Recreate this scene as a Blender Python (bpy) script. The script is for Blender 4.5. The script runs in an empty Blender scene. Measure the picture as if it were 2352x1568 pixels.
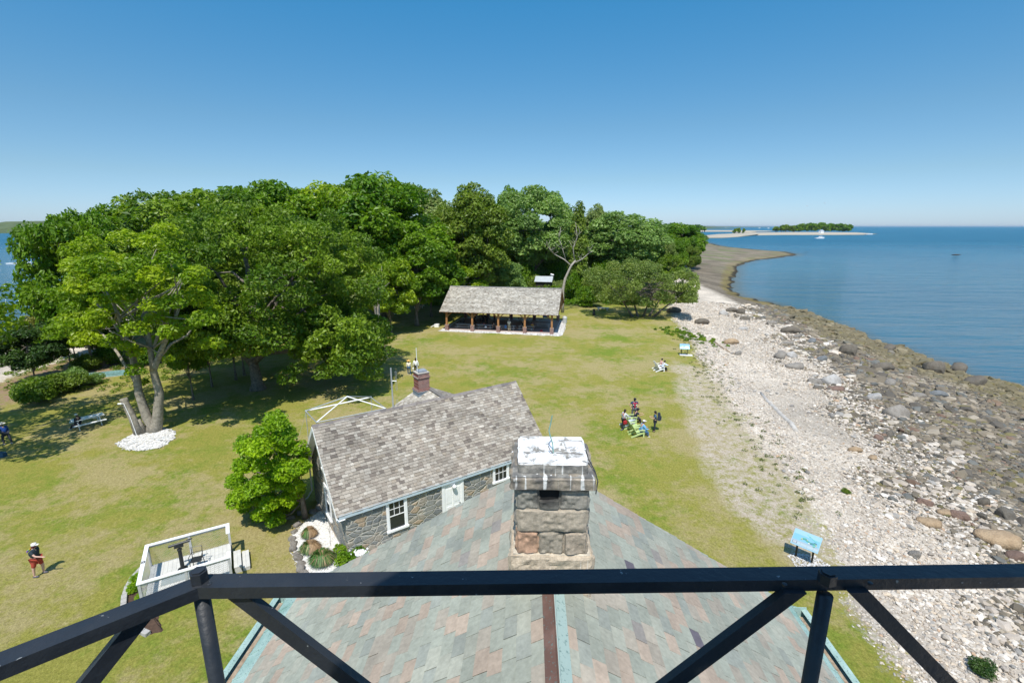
import bpy, math, random
import numpy as np
from mathutils import Vector, Matrix
S = bpy.context.scene
COL = S.collection
R = math.radians
# ------------------------------------------------------------ camera, sky, sun
F, CX, CY, TH, H = 1110.0, 1176.0, 784.0, R(13.4), 15.5      # focal length / centre in a 2352 px wide frame
CT, ST = math.cos(TH), math.sin(TH)
cam = bpy.data.cameras.new('camera'); camo = bpy.data.objects.new('camera', cam); COL.objects.link(camo)
camo.location = (0, 0, H); camo.rotation_euler = (R(90) - TH, 0, 0)
cam.sensor_width = 36; cam.lens = 36 * F / 2352; cam.clip_start = 0.05; cam.clip_end = 60000
S.camera = camo
SUN_EL, SUN_AZ = 61.0, 5.0          # shadows point away from the camera, AZ degrees to its right
world = bpy.data.worlds.new('World'); S.world = world; world.use_nodes = True
wn = world.node_tree; bg = wn.nodes['Background']
sky = wn.nodes.new('ShaderNodeTexSky'); sky.sky_type = 'NISHITA'; sky.sun_disc = False
sky.sun_elevation = R(SUN_EL); sky.sun_rotation = R(180 + SUN_AZ)
sky.air_density = 1.0; sky.dust_density = 0.25; sky.ozone_density = 2.6; sky.altitude = 0
tn_ = wn.nodes.new('ShaderNodeMix'); tn_.data_type = 'RGBA'; tn_.blend_type = 'MULTIPLY'; tn_.inputs[0].default_value = 1; 
tc_ = wn.nodes.new('ShaderNodeTexCoord'); sx_ = wn.nodes.new('ShaderNodeSeparateXYZ'); rp_ = wn.nodes.new('ShaderNodeValToRGB')
for e_ in range(3): rp_.color_ramp.elements.new(.5)
for e_, (p_, c_) in zip(rp_.color_ramp.elements, [(0, (.52, .69, 1.08, 1)), (.087, (.51, .66, .79, 1)), (.18, (.46, .70, .79, 1)), (.37, (.27, .83, 1.0, 1)), (.60, (.85, 1.2, 1.3, 1))]): e_.position = p_; e_.color = c_
wn.links.new(tc_.outputs['Generated'], sx_.inputs[0]); wn.links.new(sx_.outputs[2], rp_.inputs[0]); wn.links.new(rp_.outputs[0], tn_.inputs[7])
wn.links.new(sky.outputs[0], tn_.inputs[6]); wn.links.new(tn_.outputs[2], bg.inputs[0]); bg.inputs[1].default_value = 0.12
sd = bpy.data.lights.new('sun', 'SUN'); sd.energy = 4.4; sd.angle = R(0.55); sd.color = (1, .955, .88)
so = bpy.data.objects.new('sun', sd); COL.objects.link(so)
d = Vector((math.sin(R(SUN_AZ)) * math.cos(R(SUN_EL)), math.cos(R(SUN_AZ)) * math.cos(R(SUN_EL)), -math.sin(R(SUN_EL))))
so.rotation_euler = d.to_track_quat('-Z', 'Y').to_euler()
S.view_settings.view_transform = 'Standard'; S.view_settings.look = 'None'; S.view_settings.exposure = 0.30
S.view_settings.gamma = 1.0
S.render.resolution_x = 1024; S.render.resolution_y = 682
S.cycles.max_bounces = 6; S.cycles.transparent_max_bounces = 12
S.cycles.diffuse_bounces = 3; S.cycles.glossy_bounces = 3; S.cycles.transmission_bounces = 3

def ray(px, py):
    u = (px - CX) / F; v = (py - CY) / F
    return np.array([u, CT - ST * v, -(ST + CT * v)])
def G(px, py, z=0.0):
    r = ray(px, py); return np.array([0, 0, H]) + r * ((z - H) / r[2])
def atY(px, py, Y):
    r = ray(px, py); return np.array([0, 0, H]) + r * (Y / r[1])

# ------------------------------------------------------------ mesh helpers
class MB:
    def __init__(s): s.V = []; s.F = []; s.C = []; s.n = 0
    def add(s, v, faces, col=(1, 1, 1)):
        v = np.asarray(v, float).reshape(-1, 3)
        c = np.asarray(col, float)
        if c.ndim == 1: c = np.tile(c[:3], (len(v), 1))
        s.V.append(v); s.C.append(c)
        by = {}
        if isinstance(faces, np.ndarray): by[faces.shape[1]] = faces
        else:
            for f in faces: by.setdefault(len(f), []).append(f)
        for k, fs in by.items(): s.F.append(np.asarray(fs, int) + s.n)
        s.n += len(v); return s
    def box(s, c, d, rz=0, M=None, col=(1, 1, 1), taper=1.0):
        x, y, z = d[0] / 2, d[1] / 2, d[2] / 2
        v = np.array([(-x, -y, -z), (x, -y, -z), (x, y, -z), (-x, y, -z), (-x * taper, -y * taper, z), (x * taper, -y * taper, z), (x * taper, y * taper, z), (-x * taper, y * taper, z)])
        if M is not None: v = v @ np.array(M).T
        if rz: cc, ss = math.cos(rz), math.sin(rz); v = v @ np.array([[cc, -ss, 0], [ss, cc, 0], [0, 0, 1]]).T
        return s.add(v + np.array(c), [(0, 3, 2, 1), (4, 5, 6, 7), (0, 1, 5, 4), (1, 2, 6, 5), (2, 3, 7, 6), (3, 0, 4, 7)], col)
    def beam(s, a, b, w, h, up=(0, 0, 1), col=(1, 1, 1)):
        a = np.array(a, float); b = np.array(b, float); t = b - a; t /= np.linalg.norm(t)
        up = np.array(up, float); sd_ = np.cross(t, up)
        if np.linalg.norm(sd_) < 1e-4: sd_ = np.cross(t, (0, 1, 0))
        sd_ /= np.linalg.norm(sd_); u2 = np.cross(sd_, t)
        v = [p + sd_ * w / 2 * i + u2 * h / 2 * j for p in (a, b) for i, j in ((-1, -1), (1, -1), (1, 1), (-1, 1))]
        return s.add(v, [(0, 1, 2, 3), (7, 6, 5, 4), (0, 4, 5, 1), (1, 5, 6, 2), (2, 6, 7, 3), (3, 7, 4, 0)], col)
    def tube(s, pts, rad, n=8, col=(1, 1, 1), cap=True):
        pts = np.array(pts, float); m = len(pts)
        rad = [rad] * m if np.isscalar(rad) else rad
        t = np.gradient(pts, axis=0); t /= np.linalg.norm(t, axis=1)[:, None] + 1e-9
        ref = np.array([0, 0, 1.]) if abs(t[0][2]) < .9 else np.array([1., 0, 0])
        V = []; a = np.linspace(0, 2 * math.pi, n, endpoint=False)
        u = np.cross(t[0], ref); u /= np.linalg.norm(u)
        for i in range(m):
            u = u - t[i] * np.dot(u, t[i]); u /= np.linalg.norm(u) + 1e-9
            w = np.cross(t[i], u)
            V.append(pts[i] + rad[i] * (np.cos(a)[:, None] * u + np.sin(a)[:, None] * w))
        Fs = [(i * n + j, i * n + (j + 1) % n, (i + 1) * n + (j + 1) % n, (i + 1) * n + j) for i in range(m - 1) for j in range(n)]
        if cap: Fs += [tuple(range(n - 1, -1, -1)), tuple((m - 1) * n + j for j in range(n))]
        return s.add(np.concatenate(V), Fs, col)
    def lathe(s, prof, n=16, c=(0, 0, 0), col=(1, 1, 1), sc=(1, 1, 1)):
        a = np.linspace(0, 2 * math.pi, n, endpoint=False)
        V = np.concatenate([np.stack([r * np.cos(a) * sc[0], r * np.sin(a) * sc[1], np.full(n, z) * sc[2]], 1) for r, z in prof]) + np.array(c)
        m = len(prof)
        Fs = [(i * n + j, i * n + (j + 1) % n, (i + 1) * n + (j + 1) % n, (i + 1) * n + j) for i in range(m - 1) for j in range(n)]
        Fs += [tuple(range(n - 1, -1, -1)), tuple((m - 1) * n + j for j in range(n))]
        return s.add(V, Fs, col)
    def prism(s, poly, z0, z1, col=(1, 1, 1)):
        n = len(poly); V = [(x, y, z0) for x, y in poly] + [(x, y, z1) for x, y in poly]
        return s.add(V, [tuple(range(n - 1, -1, -1)), tuple(range(n, 2 * n))] + [(i, (i + 1) % n, n + (i + 1) % n, n + i) for i in range(n)], col)
    def sph(s, c, r, col=(1, 1, 1), n=10, m=7):
        prof = [(max(.001, math.sin(math.pi * i / m)), -math.cos(math.pi * i / m)) for i in range(m + 1)]
        r = (r, r, r) if np.isscalar(r) else r
        return s.lathe(prof, n, c, col, r)
    def xf(s, M):
        M = np.array(M)
        s.V = [v @ M[:3, :3].T + M[:3, 3] for v in s.V]; return s
    def mesh(s, name, mat, smooth=False):
        me = bpy.data.meshes.new(name)
        V = np.concatenate(s.V); C = np.concatenate(s.C)
        me.vertices.add(len(V)); me.vertices.foreach_set('co', V.astype(np.float32).ravel())
        loops = np.concatenate([f.ravel() for f in s.F]); tot = np.concatenate([np.full(len(f), f.shape[1]) for f in s.F])
        me.loops.add(len(loops)); me.loops.foreach_set('vertex_index', loops.astype(np.int32))
        st = np.concatenate([[0], np.cumsum(tot)[:-1]])
        me.polygons.add(len(tot)); me.polygons.foreach_set('loop_start', st.astype(np.int32)); me.polygons.foreach_set('loop_total', tot.astype(np.int32))
        me.polygons.foreach_set('use_smooth', np.full(len(tot), bool(smooth)))
        me.update(calc_edges=True); me.validate()
        at = me.color_attributes.new('tint', 'FLOAT_COLOR', 'POINT')
        at.data.foreach_set('color', np.concatenate([C, np.ones((len(C), 1))], 1).astype(np.float32).ravel())
        if mat: me.materials.append(mat)
        return me
    def build(s, name, mat, parent=None, smooth=False, loc=None, rz=None, label=None):
        o = bpy.data.objects.new(name, s.mesh(name, mat, smooth)); COL.objects.link(o)
        if parent: o.parent = parent
        if loc is not None: o.location = loc
        if rz is not None: o.rotation_euler = (0, 0, rz)
        if label: o['label'] = label
        return o
def tag(o, label=None, cat=None, group=None, kind=None):
    if label: o['label'] = label
    if cat: o['category'] = cat
    if group: o['group'] = group
    if kind: o['kind'] = kind
    return o
def thing(name, label, cat, loc=(0, 0, 0), rz=0, group=None, sc=1):
    o = bpy.data.objects.new(name, None); COL.objects.link(o); o.location = tuple(float(q) for q in loc); o.rotation_euler = (0, 0, rz)
    o.scale = (sc, sc, sc) if np.isscalar(sc) else sc
    return tag(o, label, cat, group)
def copy_tree(o, parent=None):
    c = o.copy(); COL.objects.link(c)
    if parent: c.parent = parent
    for ch in o.children: copy_tree(ch, c)
    return c
def dup(o, loc, rz, label=None, group=None, sc=None):
    c = copy_tree(o); c.location = tuple(float(q) for q in loc); c.rotation_euler = (0, 0, rz)
    if label: c['label'] = label
    if group: c['group'] = group
    if sc is not None: c.scale = (sc, sc, sc) if np.isscalar(sc) else sc
    return c

# ------------------------------------------------------------ material helpers
class NT:
    def __init__(s, name):
        s.m = bpy.data.materials.new(name); s.m.use_nodes = True; s.t = s.m.node_tree
        s.b = s.t.nodes['Principled BSDF']; s.out = s.t.nodes['Material Output']
    def N(s, typ, ins=None, **pr):
        n = s.t.nodes.new('ShaderNode' + typ)
        for k, v in pr.items(): setattr(n, k, v)
        for k, v in (ins or {}).items(): s.set(n.inputs[k], v)
        return n
    def set(s, inp, v):
        if isinstance(v, bpy.types.NodeSocket): s.t.links.new(v, inp)
        else:
            if isinstance(v, tuple) and len(v) == 3 and inp.type == 'RGBA': v = v + (1,)
            inp.default_value = v
    def P(s, **k):
        for kk, v in k.items(): s.set(s.b.inputs[kk.replace('_', ' ')], v)
        return s.m
    def co(s, which='Object', scale=None):
        c = s.N('TexCoord').outputs[which]
        if scale: c = s.N('Mapping', {'Vector': c, 'Scale': scale}).outputs[0]
        return c
    def pos(s): return s.N('NewGeometry').outputs['Position']
    def noise(s, scale, detail=3, co=None, rough=.55, out='Fac'):
        n = s.N('TexNoise', {'Scale': scale, 'Detail': detail, 'Roughness': rough})
        if co is not None: s.set(n.inputs['Vector'], co)
        return n.outputs[out]
    def vor(s, scale, co=None, feature='F1', out='Distance', rnd=1.0):
        n = s.N('TexVoronoi', {'Scale': scale, 'Randomness': rnd}, feature=feature)
        if co is not None: s.set(n.inputs['Vector'], co)
        return n.outputs[out]
    def ramp(s, fac, stops, interp='LINEAR'):
        n = s.N('ValToRGB', {'Fac': fac}); cr = n.color_ramp; cr.interpolation = interp
        while len(cr.elements) < len(stops): cr.elements.new(.5)
        for e, (p, c) in zip(cr.elements, stops):
            e.position = p; e.color = (c, c, c, 1) if np.isscalar(c) else tuple(c) + (1,)
        return n.outputs[0]
    def mix(s, fac, a, b, mode='MIX'):
        n = s.N('Mix', data_type='RGBA', blend_type=mode); s.set(n.inputs[0], fac); s.set(n.inputs[6], a); s.set(n.inputs[7], b)
        return n.outputs[2]
    def math(s, op, a, b=0.0, clamp=False):
        n = s.N('Math', operation=op, use_clamp=clamp); s.set(n.inputs[0], a); s.set(n.inputs[1], b); return n.outputs[0]
    def attr(s, name, out='Color'): return s.N('Attribute', attribute_name=name).outputs[out]
    def sep(s, c):
        n = s.N('SeparateColor', {'Color': c}); return n.outputs
    def bump(s, h, strength=.5, dist=.02, normal=None):
        n = s.N('Bump', {'Height': h, 'Strength': strength, 'Distance': dist})
        if normal is not None: s.set(n.inputs['Normal'], normal)
        return n.outputs[0]
def mk(name, col, rough=.6, var=.15, scale=6, bump=.2, metal=0, tint=True, dist=.01):
    t = NT(name); n = t.noise(scale, 4, t.co())
    a = tuple(c * (1 - var) for c in col); b = tuple(min(1, c * (1 + var)) for c in col)
    c = t.ramp(n, [(.3, a), (.7, b)])
    if tint: c = t.mix(1.0, c, t.attr('tint'), 'MULTIPLY')
    t.P(Base_Color=c, Roughness=rough, Metallic=metal)
    if bump: t.set(t.b.inputs['Normal'], t.bump(t.noise(scale * 4, 4, t.co()), bump, dist))
    return t.m
def leafmat(name, c1, c2, trans=.28, rough=.45):
    t = NT(name)
    tint = t.attr('tint'); sp = t.sep(tint)
    c = t.mix(sp[0], c1, c2); 
    c = t.mix(1.0, c, t.N('CombineColor', {0: sp[1], 1: sp[1], 2: sp[1]}).outputs[0], 'MULTIPLY')
    t.P(Base_Color=c, Roughness=rough, Specular_IOR_Level=.35)
    tr = t.N('BsdfTranslucent', {'Color': t.mix(.5, c, (.35, .5, .05), 'MULTIPLY')})
    tr2 = t.mix(1.0, c, (1.5, 1.7, .7), 'MULTIPLY'); t.set(tr.inputs[0], tr2)
    ms = t.N('MixShader', {0: trans}); t.t.links.new(t.b.outputs[0], ms.inputs[1]); t.t.links.new(tr.outputs[0], ms.inputs[2])
    t.t.links.new(ms.outputs[0], t.out.inputs[0]); return t.m
M = {}
M['white'] = mk('white_paint', (.86, .86, .85), .5, .05, 3, .1)
t_ = NT('black_iron'); n_ = t_.noise(55, 5, t_.co()); n2_ = t_.noise(7, 5, t_.co())
c_ = t_.mix(t_.ramp(n_, [(.70, 0), (.73, .8)]), t_.mix(n2_, (.012, .014, .018), (.030, .034, .040)), (.30, .31, .30))
t_.P(Base_Color=t_.mix(t_.ramp(n2_, [(.68, 0), (.74, .6)]), c_, (.10, .075, .06)), Roughness=t_.ramp(n2_, [(.3, .32), (.7, .6)])); t_.set(t_.b.inputs['Normal'], t_.bump(t_.math('ADD', n2_, n_), .5, .004)); M['black'] = t_.m
M['dark_metal'] = mk('dark_metal', (.02, .022, .024), .4, .2, 5, .1)
M['galv'] = mk('galvanised_steel', (.52, .55, .57), .4, .12, 5, .05, .6)
M['bark'] = mk('bark', (.17, .145, .115), .9, .45, 5, .8, dist=.04)
M['pale_bark'] = mk('pale_bark', (.27, .24, .19), .9, .4, 5, .8, dist=.04)
M['deadwood'] = mk('dead_wood', (.36, .32, .27), .85, .25, 4, .5, dist=.02)
M['cedar_post'] = mk('oiled_timber', (.36, .17, .065), .65, .3, 5, .3)
M['grey_wood'] = mk('weathered_wood', (.46, .46, .45), .8, .2, 6, .4)
M['deck'] = mk('pale_deck_boards', (.56, .55, .51), .7, .1, 4, .2)
M['brick'] = None
M['skin'] = mk('skin', (.52, .30, .21), .55, .05, 3, 0, tint=False)
M['cloth'] = mk('cloth', (1, 1, 1), .85, .08, 12, .3, dist=.004)
M['plastic'] = mk('plastic', (1, 1, 1), .45, .03, 3, 0)
M['metalroof'] = mk('metal_roof', (.55, .58, .60), .35, .1, 2, 0, .3)
M['shed'] = mk('dark_shed_boards', (.05, .035, .03), .8, .2, 4, .2)
M['rock'] = None
# textured materials
t = NT('granite_rock')
n1 = t.noise(2.2, 6, t.co()); n2 = t.noise(14, 5, t.co())
oi = t.N('ObjectInfo').outputs['Random']
c = t.mix(.45, t.attr('tint'), t.ramp(n2, [(.25, .25), (.5, .6), (.75, 1.0)]), 'MULTIPLY')
c = t.mix(t.ramp(n1, [(.42, 0), (.62, .55)]), c, t.mix(.5, c, (.32, .22, .13), 'MULTIPLY'))
t.P(Base_Color=c, Roughness=.85)
t.set(t.b.inputs['Normal'], t.bump(t.math('ADD', n2, t.noise(5, 6, t.co())), .9, .06)); M['rock'] = t.m

t = NT('pebble'); c = t.mix(1.0, t.attr('tint'), t.ramp(t.noise(30, 3, t.co()), [(.2, .75), (.8, 1.1)]), 'MULTIPLY')
t.P(Base_Color=c, Roughness=.85); M['pebble'] = t.m

t = NT('brick_masonry')                                   # box-mapped bricks
br = t.N('TexBrick', {'Vector': t.N('Mapping', {'Vector': t.co(), 'Rotation': (R(90), 0, 0)}).outputs[0], 'Scale': 1.0, 'Color1': (.26, .075, .05), 'Color2': (.16, .05, .04), 'Mortar': (.38, .33, .29), 'Mortar Size': .012, 'Brick Width': .21, 'Row Height': .075, 'Bias': 0.0})
br2 = t.N('TexBrick', {'Vector': t.N('Mapping', {'Vector': t.co(), 'Rotation': (R(90), 0, R(90))}).outputs[0], 'Scale': 1.0, 'Color1': (.26, .075, .05), 'Color2': (.16, .05, .04), 'Mortar': (.38, .33, .29), 'Mortar Size': .012, 'Brick Width': .21, 'Row Height': .075})
nx = t.N('SeparateXYZ', {0: t.co('Normal')}).outputs[0]
c = t.mix(t.math('GREATER_THAN', t.math('ABSOLUTE', nx), .5), br.outputs[0], br2.outputs[0])
t.P(Base_Color=t.mix(.5, c, t.ramp(t.noise(6, 3, t.co()), [(.2, .5), (.8, 1.3)]), 'MULTIPLY'), Roughness=.85); M['brick'] = t.m

def stonewall(name, scale, cols, mortar, bumpd=.05):
    t = NT(name); co = t.N('Mapping', {'Vector': t.co(), 'Scale': (1, 1, 1.75)}).outputs[0]
    wn_ = t.noise(1.6, 2, co, out='Color'); co2 = t.mix(.13, co, wn_)
    e = t.vor(scale, co2, 'DISTANCE_TO_EDGE'); cc = t.vor(scale, co2, 'F1', 'Color', 1)
    r = t.sep(cc)[0]
    c = t.ramp(r, [(i / (len(cols) - 1) if len(cols) > 1 else 0, q) for i, q in enumerate(cols)], 'CONSTANT')
    n = t.noise(9, 6, t.co()); c = t.mix(.75, c, t.ramp(n, [(.25, .45), (.75, 1.25)]), 'MULTIPLY')
    m = t.ramp(t.math('ADD', e, t.math('MULTIPLY', t.math('SUBTRACT', t.noise(12, 3, t.co()), .5), .05)), [(.018, 1.0), (.045, 0.0)])
    c = t.mix(m, c, mortar)
    t.P(Base_Color=c, Roughness=.9)
    h = t.math('ADD', t.ramp(e, [(0, 0), (.12, 1)]), t.math('MULTIPLY', n, .5))
    t.set(t.b.inputs['Normal'], t.bump(h, .9, bumpd)); return t.m
M['fieldstone'] = stonewall('fieldstone_wall', 2.5, [(.23, .235, .225), (.30, .30, .275), (.20, .21, .21), (.36, .32, .26), (.26, .26, .245), (.42, .32, .22), (.24, .245, .23), (.33, .31, .27)], (.50, .47, .40))
M['granite_wall'] = stonewall('granite_wall', 1.2, [(.22, .2, .17), (.28, .24, .2), (.2, .19, .18), (.26, .23, .19)], (.34, .31, .27))

def tilemat(name, streak=.25):
    t = NT(name); co = t.co()
    n = t.noise(14, 5, co); n2 = t.noise(1.1, 4, co)
    c = t.mix(.55, t.attr('tint'), t.ramp(n, [(.25, .62), (.75, 1.2)]), 'MULTIPLY')
    c = t.mix(.6, c, t.ramp(n2, [(.3, .72), (.7, 1.15)]), 'MULTIPLY')
    t.P(Base_Color=c, Roughness=.68)
    t.set(t.b.inputs['Normal'], t.bump(n, .35, .01)); return t.m
M['slate'] = tilemat('slate_tiles'); M['shingle'] = tilemat('wood_shingles')

t = NT('copper_verdigris'); co = t.co(); n = t.noise(3.0, 6, co); n2 = t.noise(22, 4, co)
n = t.math('ADD', t.math('MULTIPLY', t.math('SUBTRACT', n, .5), .55), t.math('MULTIPLY', t.math('GREATER_THAN', t.N('SeparateXYZ', {0: co}).outputs[0], .41), 1.0))
c = t.ramp(n, [(.0, (.14, .075, .055)), (.15, (.22, .13, .10)), (.5, (.22, .13, .10)), (.56, (.26, .35, .31)), (1, (.36, .46, .41))])
c = t.mix(t.ramp(n2, [(.58, 0), (.66, .7)]), c, (.12, .2, .18)); t.P(Base_Color=c, Roughness=.6, Metallic=.1); M['copper_brown'] = t.m
t = NT('copper_green'); co = t.co(); n = t.noise(2.0, 6, co); n2 = t.noise(26, 4, co)
c = t.ramp(n, [(.3, (.22, .36, .31)), (.55, (.34, .47, .42)), (.75, (.42, .54, .50))])
c = t.mix(t.ramp(n2, [(.57, 0), (.66, .8)]), c, (.09, .14, .15)); t.P(Base_Color=c, Roughness=.6, Metallic=.05)
t.set(t.b.inputs['Normal'], t.bump(n2, .3, .01)); M['copper_green'] = t.m
t = NT('gutter_silt'); t.P(Base_Color=t.ramp(t.noise(9, 5, t.co()), [(.3, (.2, .14, .09)), (.7, (.42, .34, .25))]), Roughness=.95); M['silt'] = t.m

t = NT('chimney_granite'); co = t.co(); n = t.noise(2.2, 5, co); n2 = t.noise(20, 5, co, .7)
c = t.mix(.8, t.attr('tint'), t.ramp(n2, [(.25, .45), (.55, .95), (.8, 1.5)]), 'MULTIPLY')
z = t.N('SeparateXYZ', {0: co}).outputs; g = t.N('NewGeometry'); nz = t.N('SeparateXYZ', {0: g.outputs['Normal']}).outputs[2]
# soot near the flue mouth on the camera side, and bird lime on the flat top with runs down the front
sx = t.math('SUBTRACT', z[0], -.05); sz = t.math('SUBTRACT', z[2], 1.53)
dd = t.math('ADD', t.math('MULTIPLY', t.math('MULTIPLY', sx, sx), 5.5), t.math('MULTIPLY', t.math('MULTIPLY', sz, sz), 9))
soot = t.math('MULTIPLY', t.ramp(t.math('ADD', dd, t.math('MULTIPLY', n, .35)), [(.16, 1), (.62, 0)]), t.math('GREATER_THAN', z[2], .9))
c = t.mix(soot, c, (.012, .012, .013))
lichen = t.ramp(t.noise(3.3, 5, co), [(.45, 0), (.62, .75)])
c = t.mix(t.math('MULTIPLY', lichen, t.math('GREATER_THAN', z[2], 1.62)), c, (.075, .075, .075))
runs = t.noise(1.0, 3, t.N('Mapping', {'Vector': co, 'Scale': (12, 3, .5)}).outputs[0])
rm = t.math('MULTIPLY', t.ramp(runs, [(.60, 0), (.66, .85)]), t.math('GREATER_THAN', z[2], 1.68))
c = t.mix(rm, c, (.72, .72, .69))
rm2 = t.math('MULTIPLY', t.ramp(t.noise(1.0, 3, t.N('Mapping', {'Vector': co, 'Scale': (17, 3, .8), 'Location': (3.1, 0, 0)}).outputs[0]), [(.6, 0), (.68, .8)]), t.math('LESS_THAN', z[2], .55))
c = t.mix(rm2, c, (.7, .68, .63))
lime = t.math('MULTIPLY', t.ramp(t.noise(3.4, 6, co, .65), [(.44, 0), (.50, .95)]), t.math('MULTIPLY', t.math('GREATER_THAN', nz, .6), t.math('GREATER_THAN', z[2], 1.97)))
spl = t.math('MULTIPLY', t.ramp(t.vor(7, co), [(.10, 1), (.16, 0)]), t.math('MULTIPLY', t.math('GREATER_THAN', nz, .6), t.math('GREATER_THAN', z[2], 1.8)))
c = t.mix(spl, c, (.78, .78, .76)); c = t.mix(lime, c, (.80, .80, .79))
t.P(Base_Color=c, Roughness=.9); t.set(t.b.inputs['Normal'], t.bump(t.noise(11, 7, co, .65), .7, .03)); M['chimney'] = t.m

t = NT('window_glass'); t.P(Base_Color=(.02, .025, .03), Roughness=.06, Specular_IOR_Level=.6); M['glass'] = t.m
t = NT('white_gravel'); co = t.pos(); v = t.vor(14, co, 'F1', 'Color'); e = t.vor(14, co)
c = t.ramp(t.sep(v)[0], [(0, (.42, .40, .37)), (.3, (.62, .61, .58)), (1, (.74, .73, .71))])
t.P(Base_Color=c, Roughness=.9); t.set(t.b.inputs['Normal'], t.bump(e, -1, .05)); M['gravel'] = t.m
t = NT('paving'); co = t.pos(); t.P(Base_Color=t.mix(.5, (.42, .33, .29), t.ramp(t.noise(3, 5, co), [(.3, .6), (.7, 1.2)]), 'MULTIPLY'), Roughness=.9); M['paving'] = t.m
M['conc'] = mk('pale_concrete', (.62, .61, .58), .85, .1, 2, .2)

M['lf_maple'] = leafmat('leaf_yellow_green', (.14, .24, .008), (.31, .395, .012), .36)
M['lf_oak'] = leafmat('leaf_oak', (.075, .15, .010), (.21, .30, .018), .32)
M['lf_green'] = leafmat('leaf_bright_green', (.072, .165, .006), (.175, .285, .010), .34)
M['lf_olive'] = leafmat('leaf_olive', (.10, .16, .015), (.20, .27, .03), .32)
M['lf_dark'] = leafmat('leaf_dark', (.025, .065, .010), (.07, .13, .018), .2)
M['lf_pale'] = leafmat('leaf_pale', (.16, .22, .06), (.28, .34, .11), .3)
M['lf_red'] = leafmat('leaf_bronze', (.19, .14, .03), (.20, .25, .04), .3)
M['lf_lime'] = leafmat('leaf_lime', (.15, .28, .006), (.30, .43, .008), .38)
M['lf_shore'] = leafmat('leaf_shore', (.13, .19, .04), (.24, .30, .06), .3)

# ------------------------------------------------------------ terrain shape
def P2(l, z): return [tuple(G(x, y, z)[:2]) for x, y in l]
SEA = -2.0
right_shore = [(50, -70), (52, -20), (54, 25)] + P2([(2352, 899), (2230, 868), (2150, 836), (2085, 811), (1995, 783), (1901, 744), (1845, 721), (1770, 697), (1702, 680), (1678, 663), (1684, 640), (1695, 609), (1733, 598), (1789, 592), (1836, 585), (1806, 578.5), (1733, 573), (1660, 566), (1631, 559), (1614, 552)], SEA)
left_shore = [(235, 660), (150, 560), (60, 420), (0, 330), (-40, 250), (-75, 190), (-100, 150), (-104, 118), (-92, 92), (-76, 72), (-74, 50), (-78, 20), (-84, -20), (-90, -70)]
SHORE = np.array(right_shore + left_shore)
lawn_r = [(12, -70), (12.2, 5)] + P2([(2050, 1568), (1960, 1400), (1892, 1292), (1860, 1200), (1800, 1100), (1730, 1000), (1640, 880), (1565, 765), (1530, 705), (1560, 650)], 0)
LAWN = np.array(lawn_r + [(37, 118), (50, 150), (64, 190), (84, 240), (108, 300), (132, 400), (160, 500), (170, 530), (140, 490), (60, 380), (0, 290), (-40, 215), (-66, 160), (-84, 125), (-76, 98), (-60, 74), (-53, 60), (-52, 40), (-60, 10), (-66, -70)])
WORN = np.array(P2([(1560, 835), (1640, 865), (1712, 975), (1775, 1060), (1815, 1115), (1880, 1240), (1840, 1270), (1760, 1215), (1690, 1150), (1640, 1060), (1590, 950)], 0))
def sdist(poly, X, Y):
    X = np.asarray(X, float); Y = np.asarray(Y, float); shp = X.shape; X = X.ravel(); Y = Y.ravel()
    d = np.full(X.shape, 1e9); ins = np.zeros(X.shape, bool); n = len(poly)
    for i in range(n):
        ax, ay = poly[i]; bx, by = poly[(i + 1) % n]; ex, ey = bx - ax, by - ay
        tt = np.clip(((X - ax) * ex + (Y - ay) * ey) / (ex * ex + ey * ey + 1e-12), 0, 1)
        d = np.minimum(d, np.hypot(X - ax - tt * ex, Y - ay - tt * ey))
        cond = ((ay > Y) != (by > Y)) & (X < ex * (Y - ay) / (ey if abs(ey) > 1e-12 else 1e-12) + ax)
        ins ^= cond
    return np.where(ins, d, -d).reshape(shp)       # positive inside
def vnoise(X, Y, sc, seed=0):
    rs = np.random.RandomState(seed); T = rs.rand(64, 64); x = np.asarray(X) / sc; y = np.asarray(Y) / sc
    xi = np.floor(x).astype(int); yi = np.floor(y).astype(int); fx = x - xi; fy = y - yi
    fx = fx * fx * (3 - 2 * fx); fy = fy * fy * (3 - 2 * fy); g = lambda a, b: T[a % 64, b % 64]
    return (g(xi, yi) * (1 - fx) + g(xi + 1, yi) * fx) * (1 - fy) + (g(xi, yi + 1) * (1 - fx) + g(xi + 1, yi + 1) * fx) * fy
def terrain(X, Y):
    X = np.asarray(X, float); Y = np.asarray(Y, float)
    wob = (vnoise(X, Y, 2.1, 3) - .5) * 1.1
    dl = sdist(LAWN, X, Y) + wob; ds = sdist(SHORE, X, Y) + (vnoise(X, Y, 3.3, 5) - .5) * 2.2
    t_ = np.where(dl >= 0, 0, -dl / (np.maximum(-dl, 0) + np.maximum(ds, 0) + 1e-6)); t_ = np.clip(t_, 0, 1)
    prof = t_ * .55 + .45 * t_ ** 1.6
    z = SEA * prof
    z = np.where(ds < 0, SEA - np.minimum(.06 * -ds, 4.5), z)
    z = z + np.where(dl < 0, .10 * (vnoise(X, Y, 1.3, 7) - .5) * np.clip(-dl, 0, 1), 0.0)
    z = z + np.where(dl >= 0, .05 * (vnoise(X, Y, 6, 8) - .5) * np.clip(dl / 4, 0, 1), 0)
    return z, t_, dl, ds
def GZ(x, y): return float(terrain(np.array([x]), np.array([y]))[0][0])
def GT(px, py):
    z = 0.0
    for _ in range(8): p = G(px, py, z); z = GZ(p[0], p[1])
    p[2] = z; return p

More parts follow.
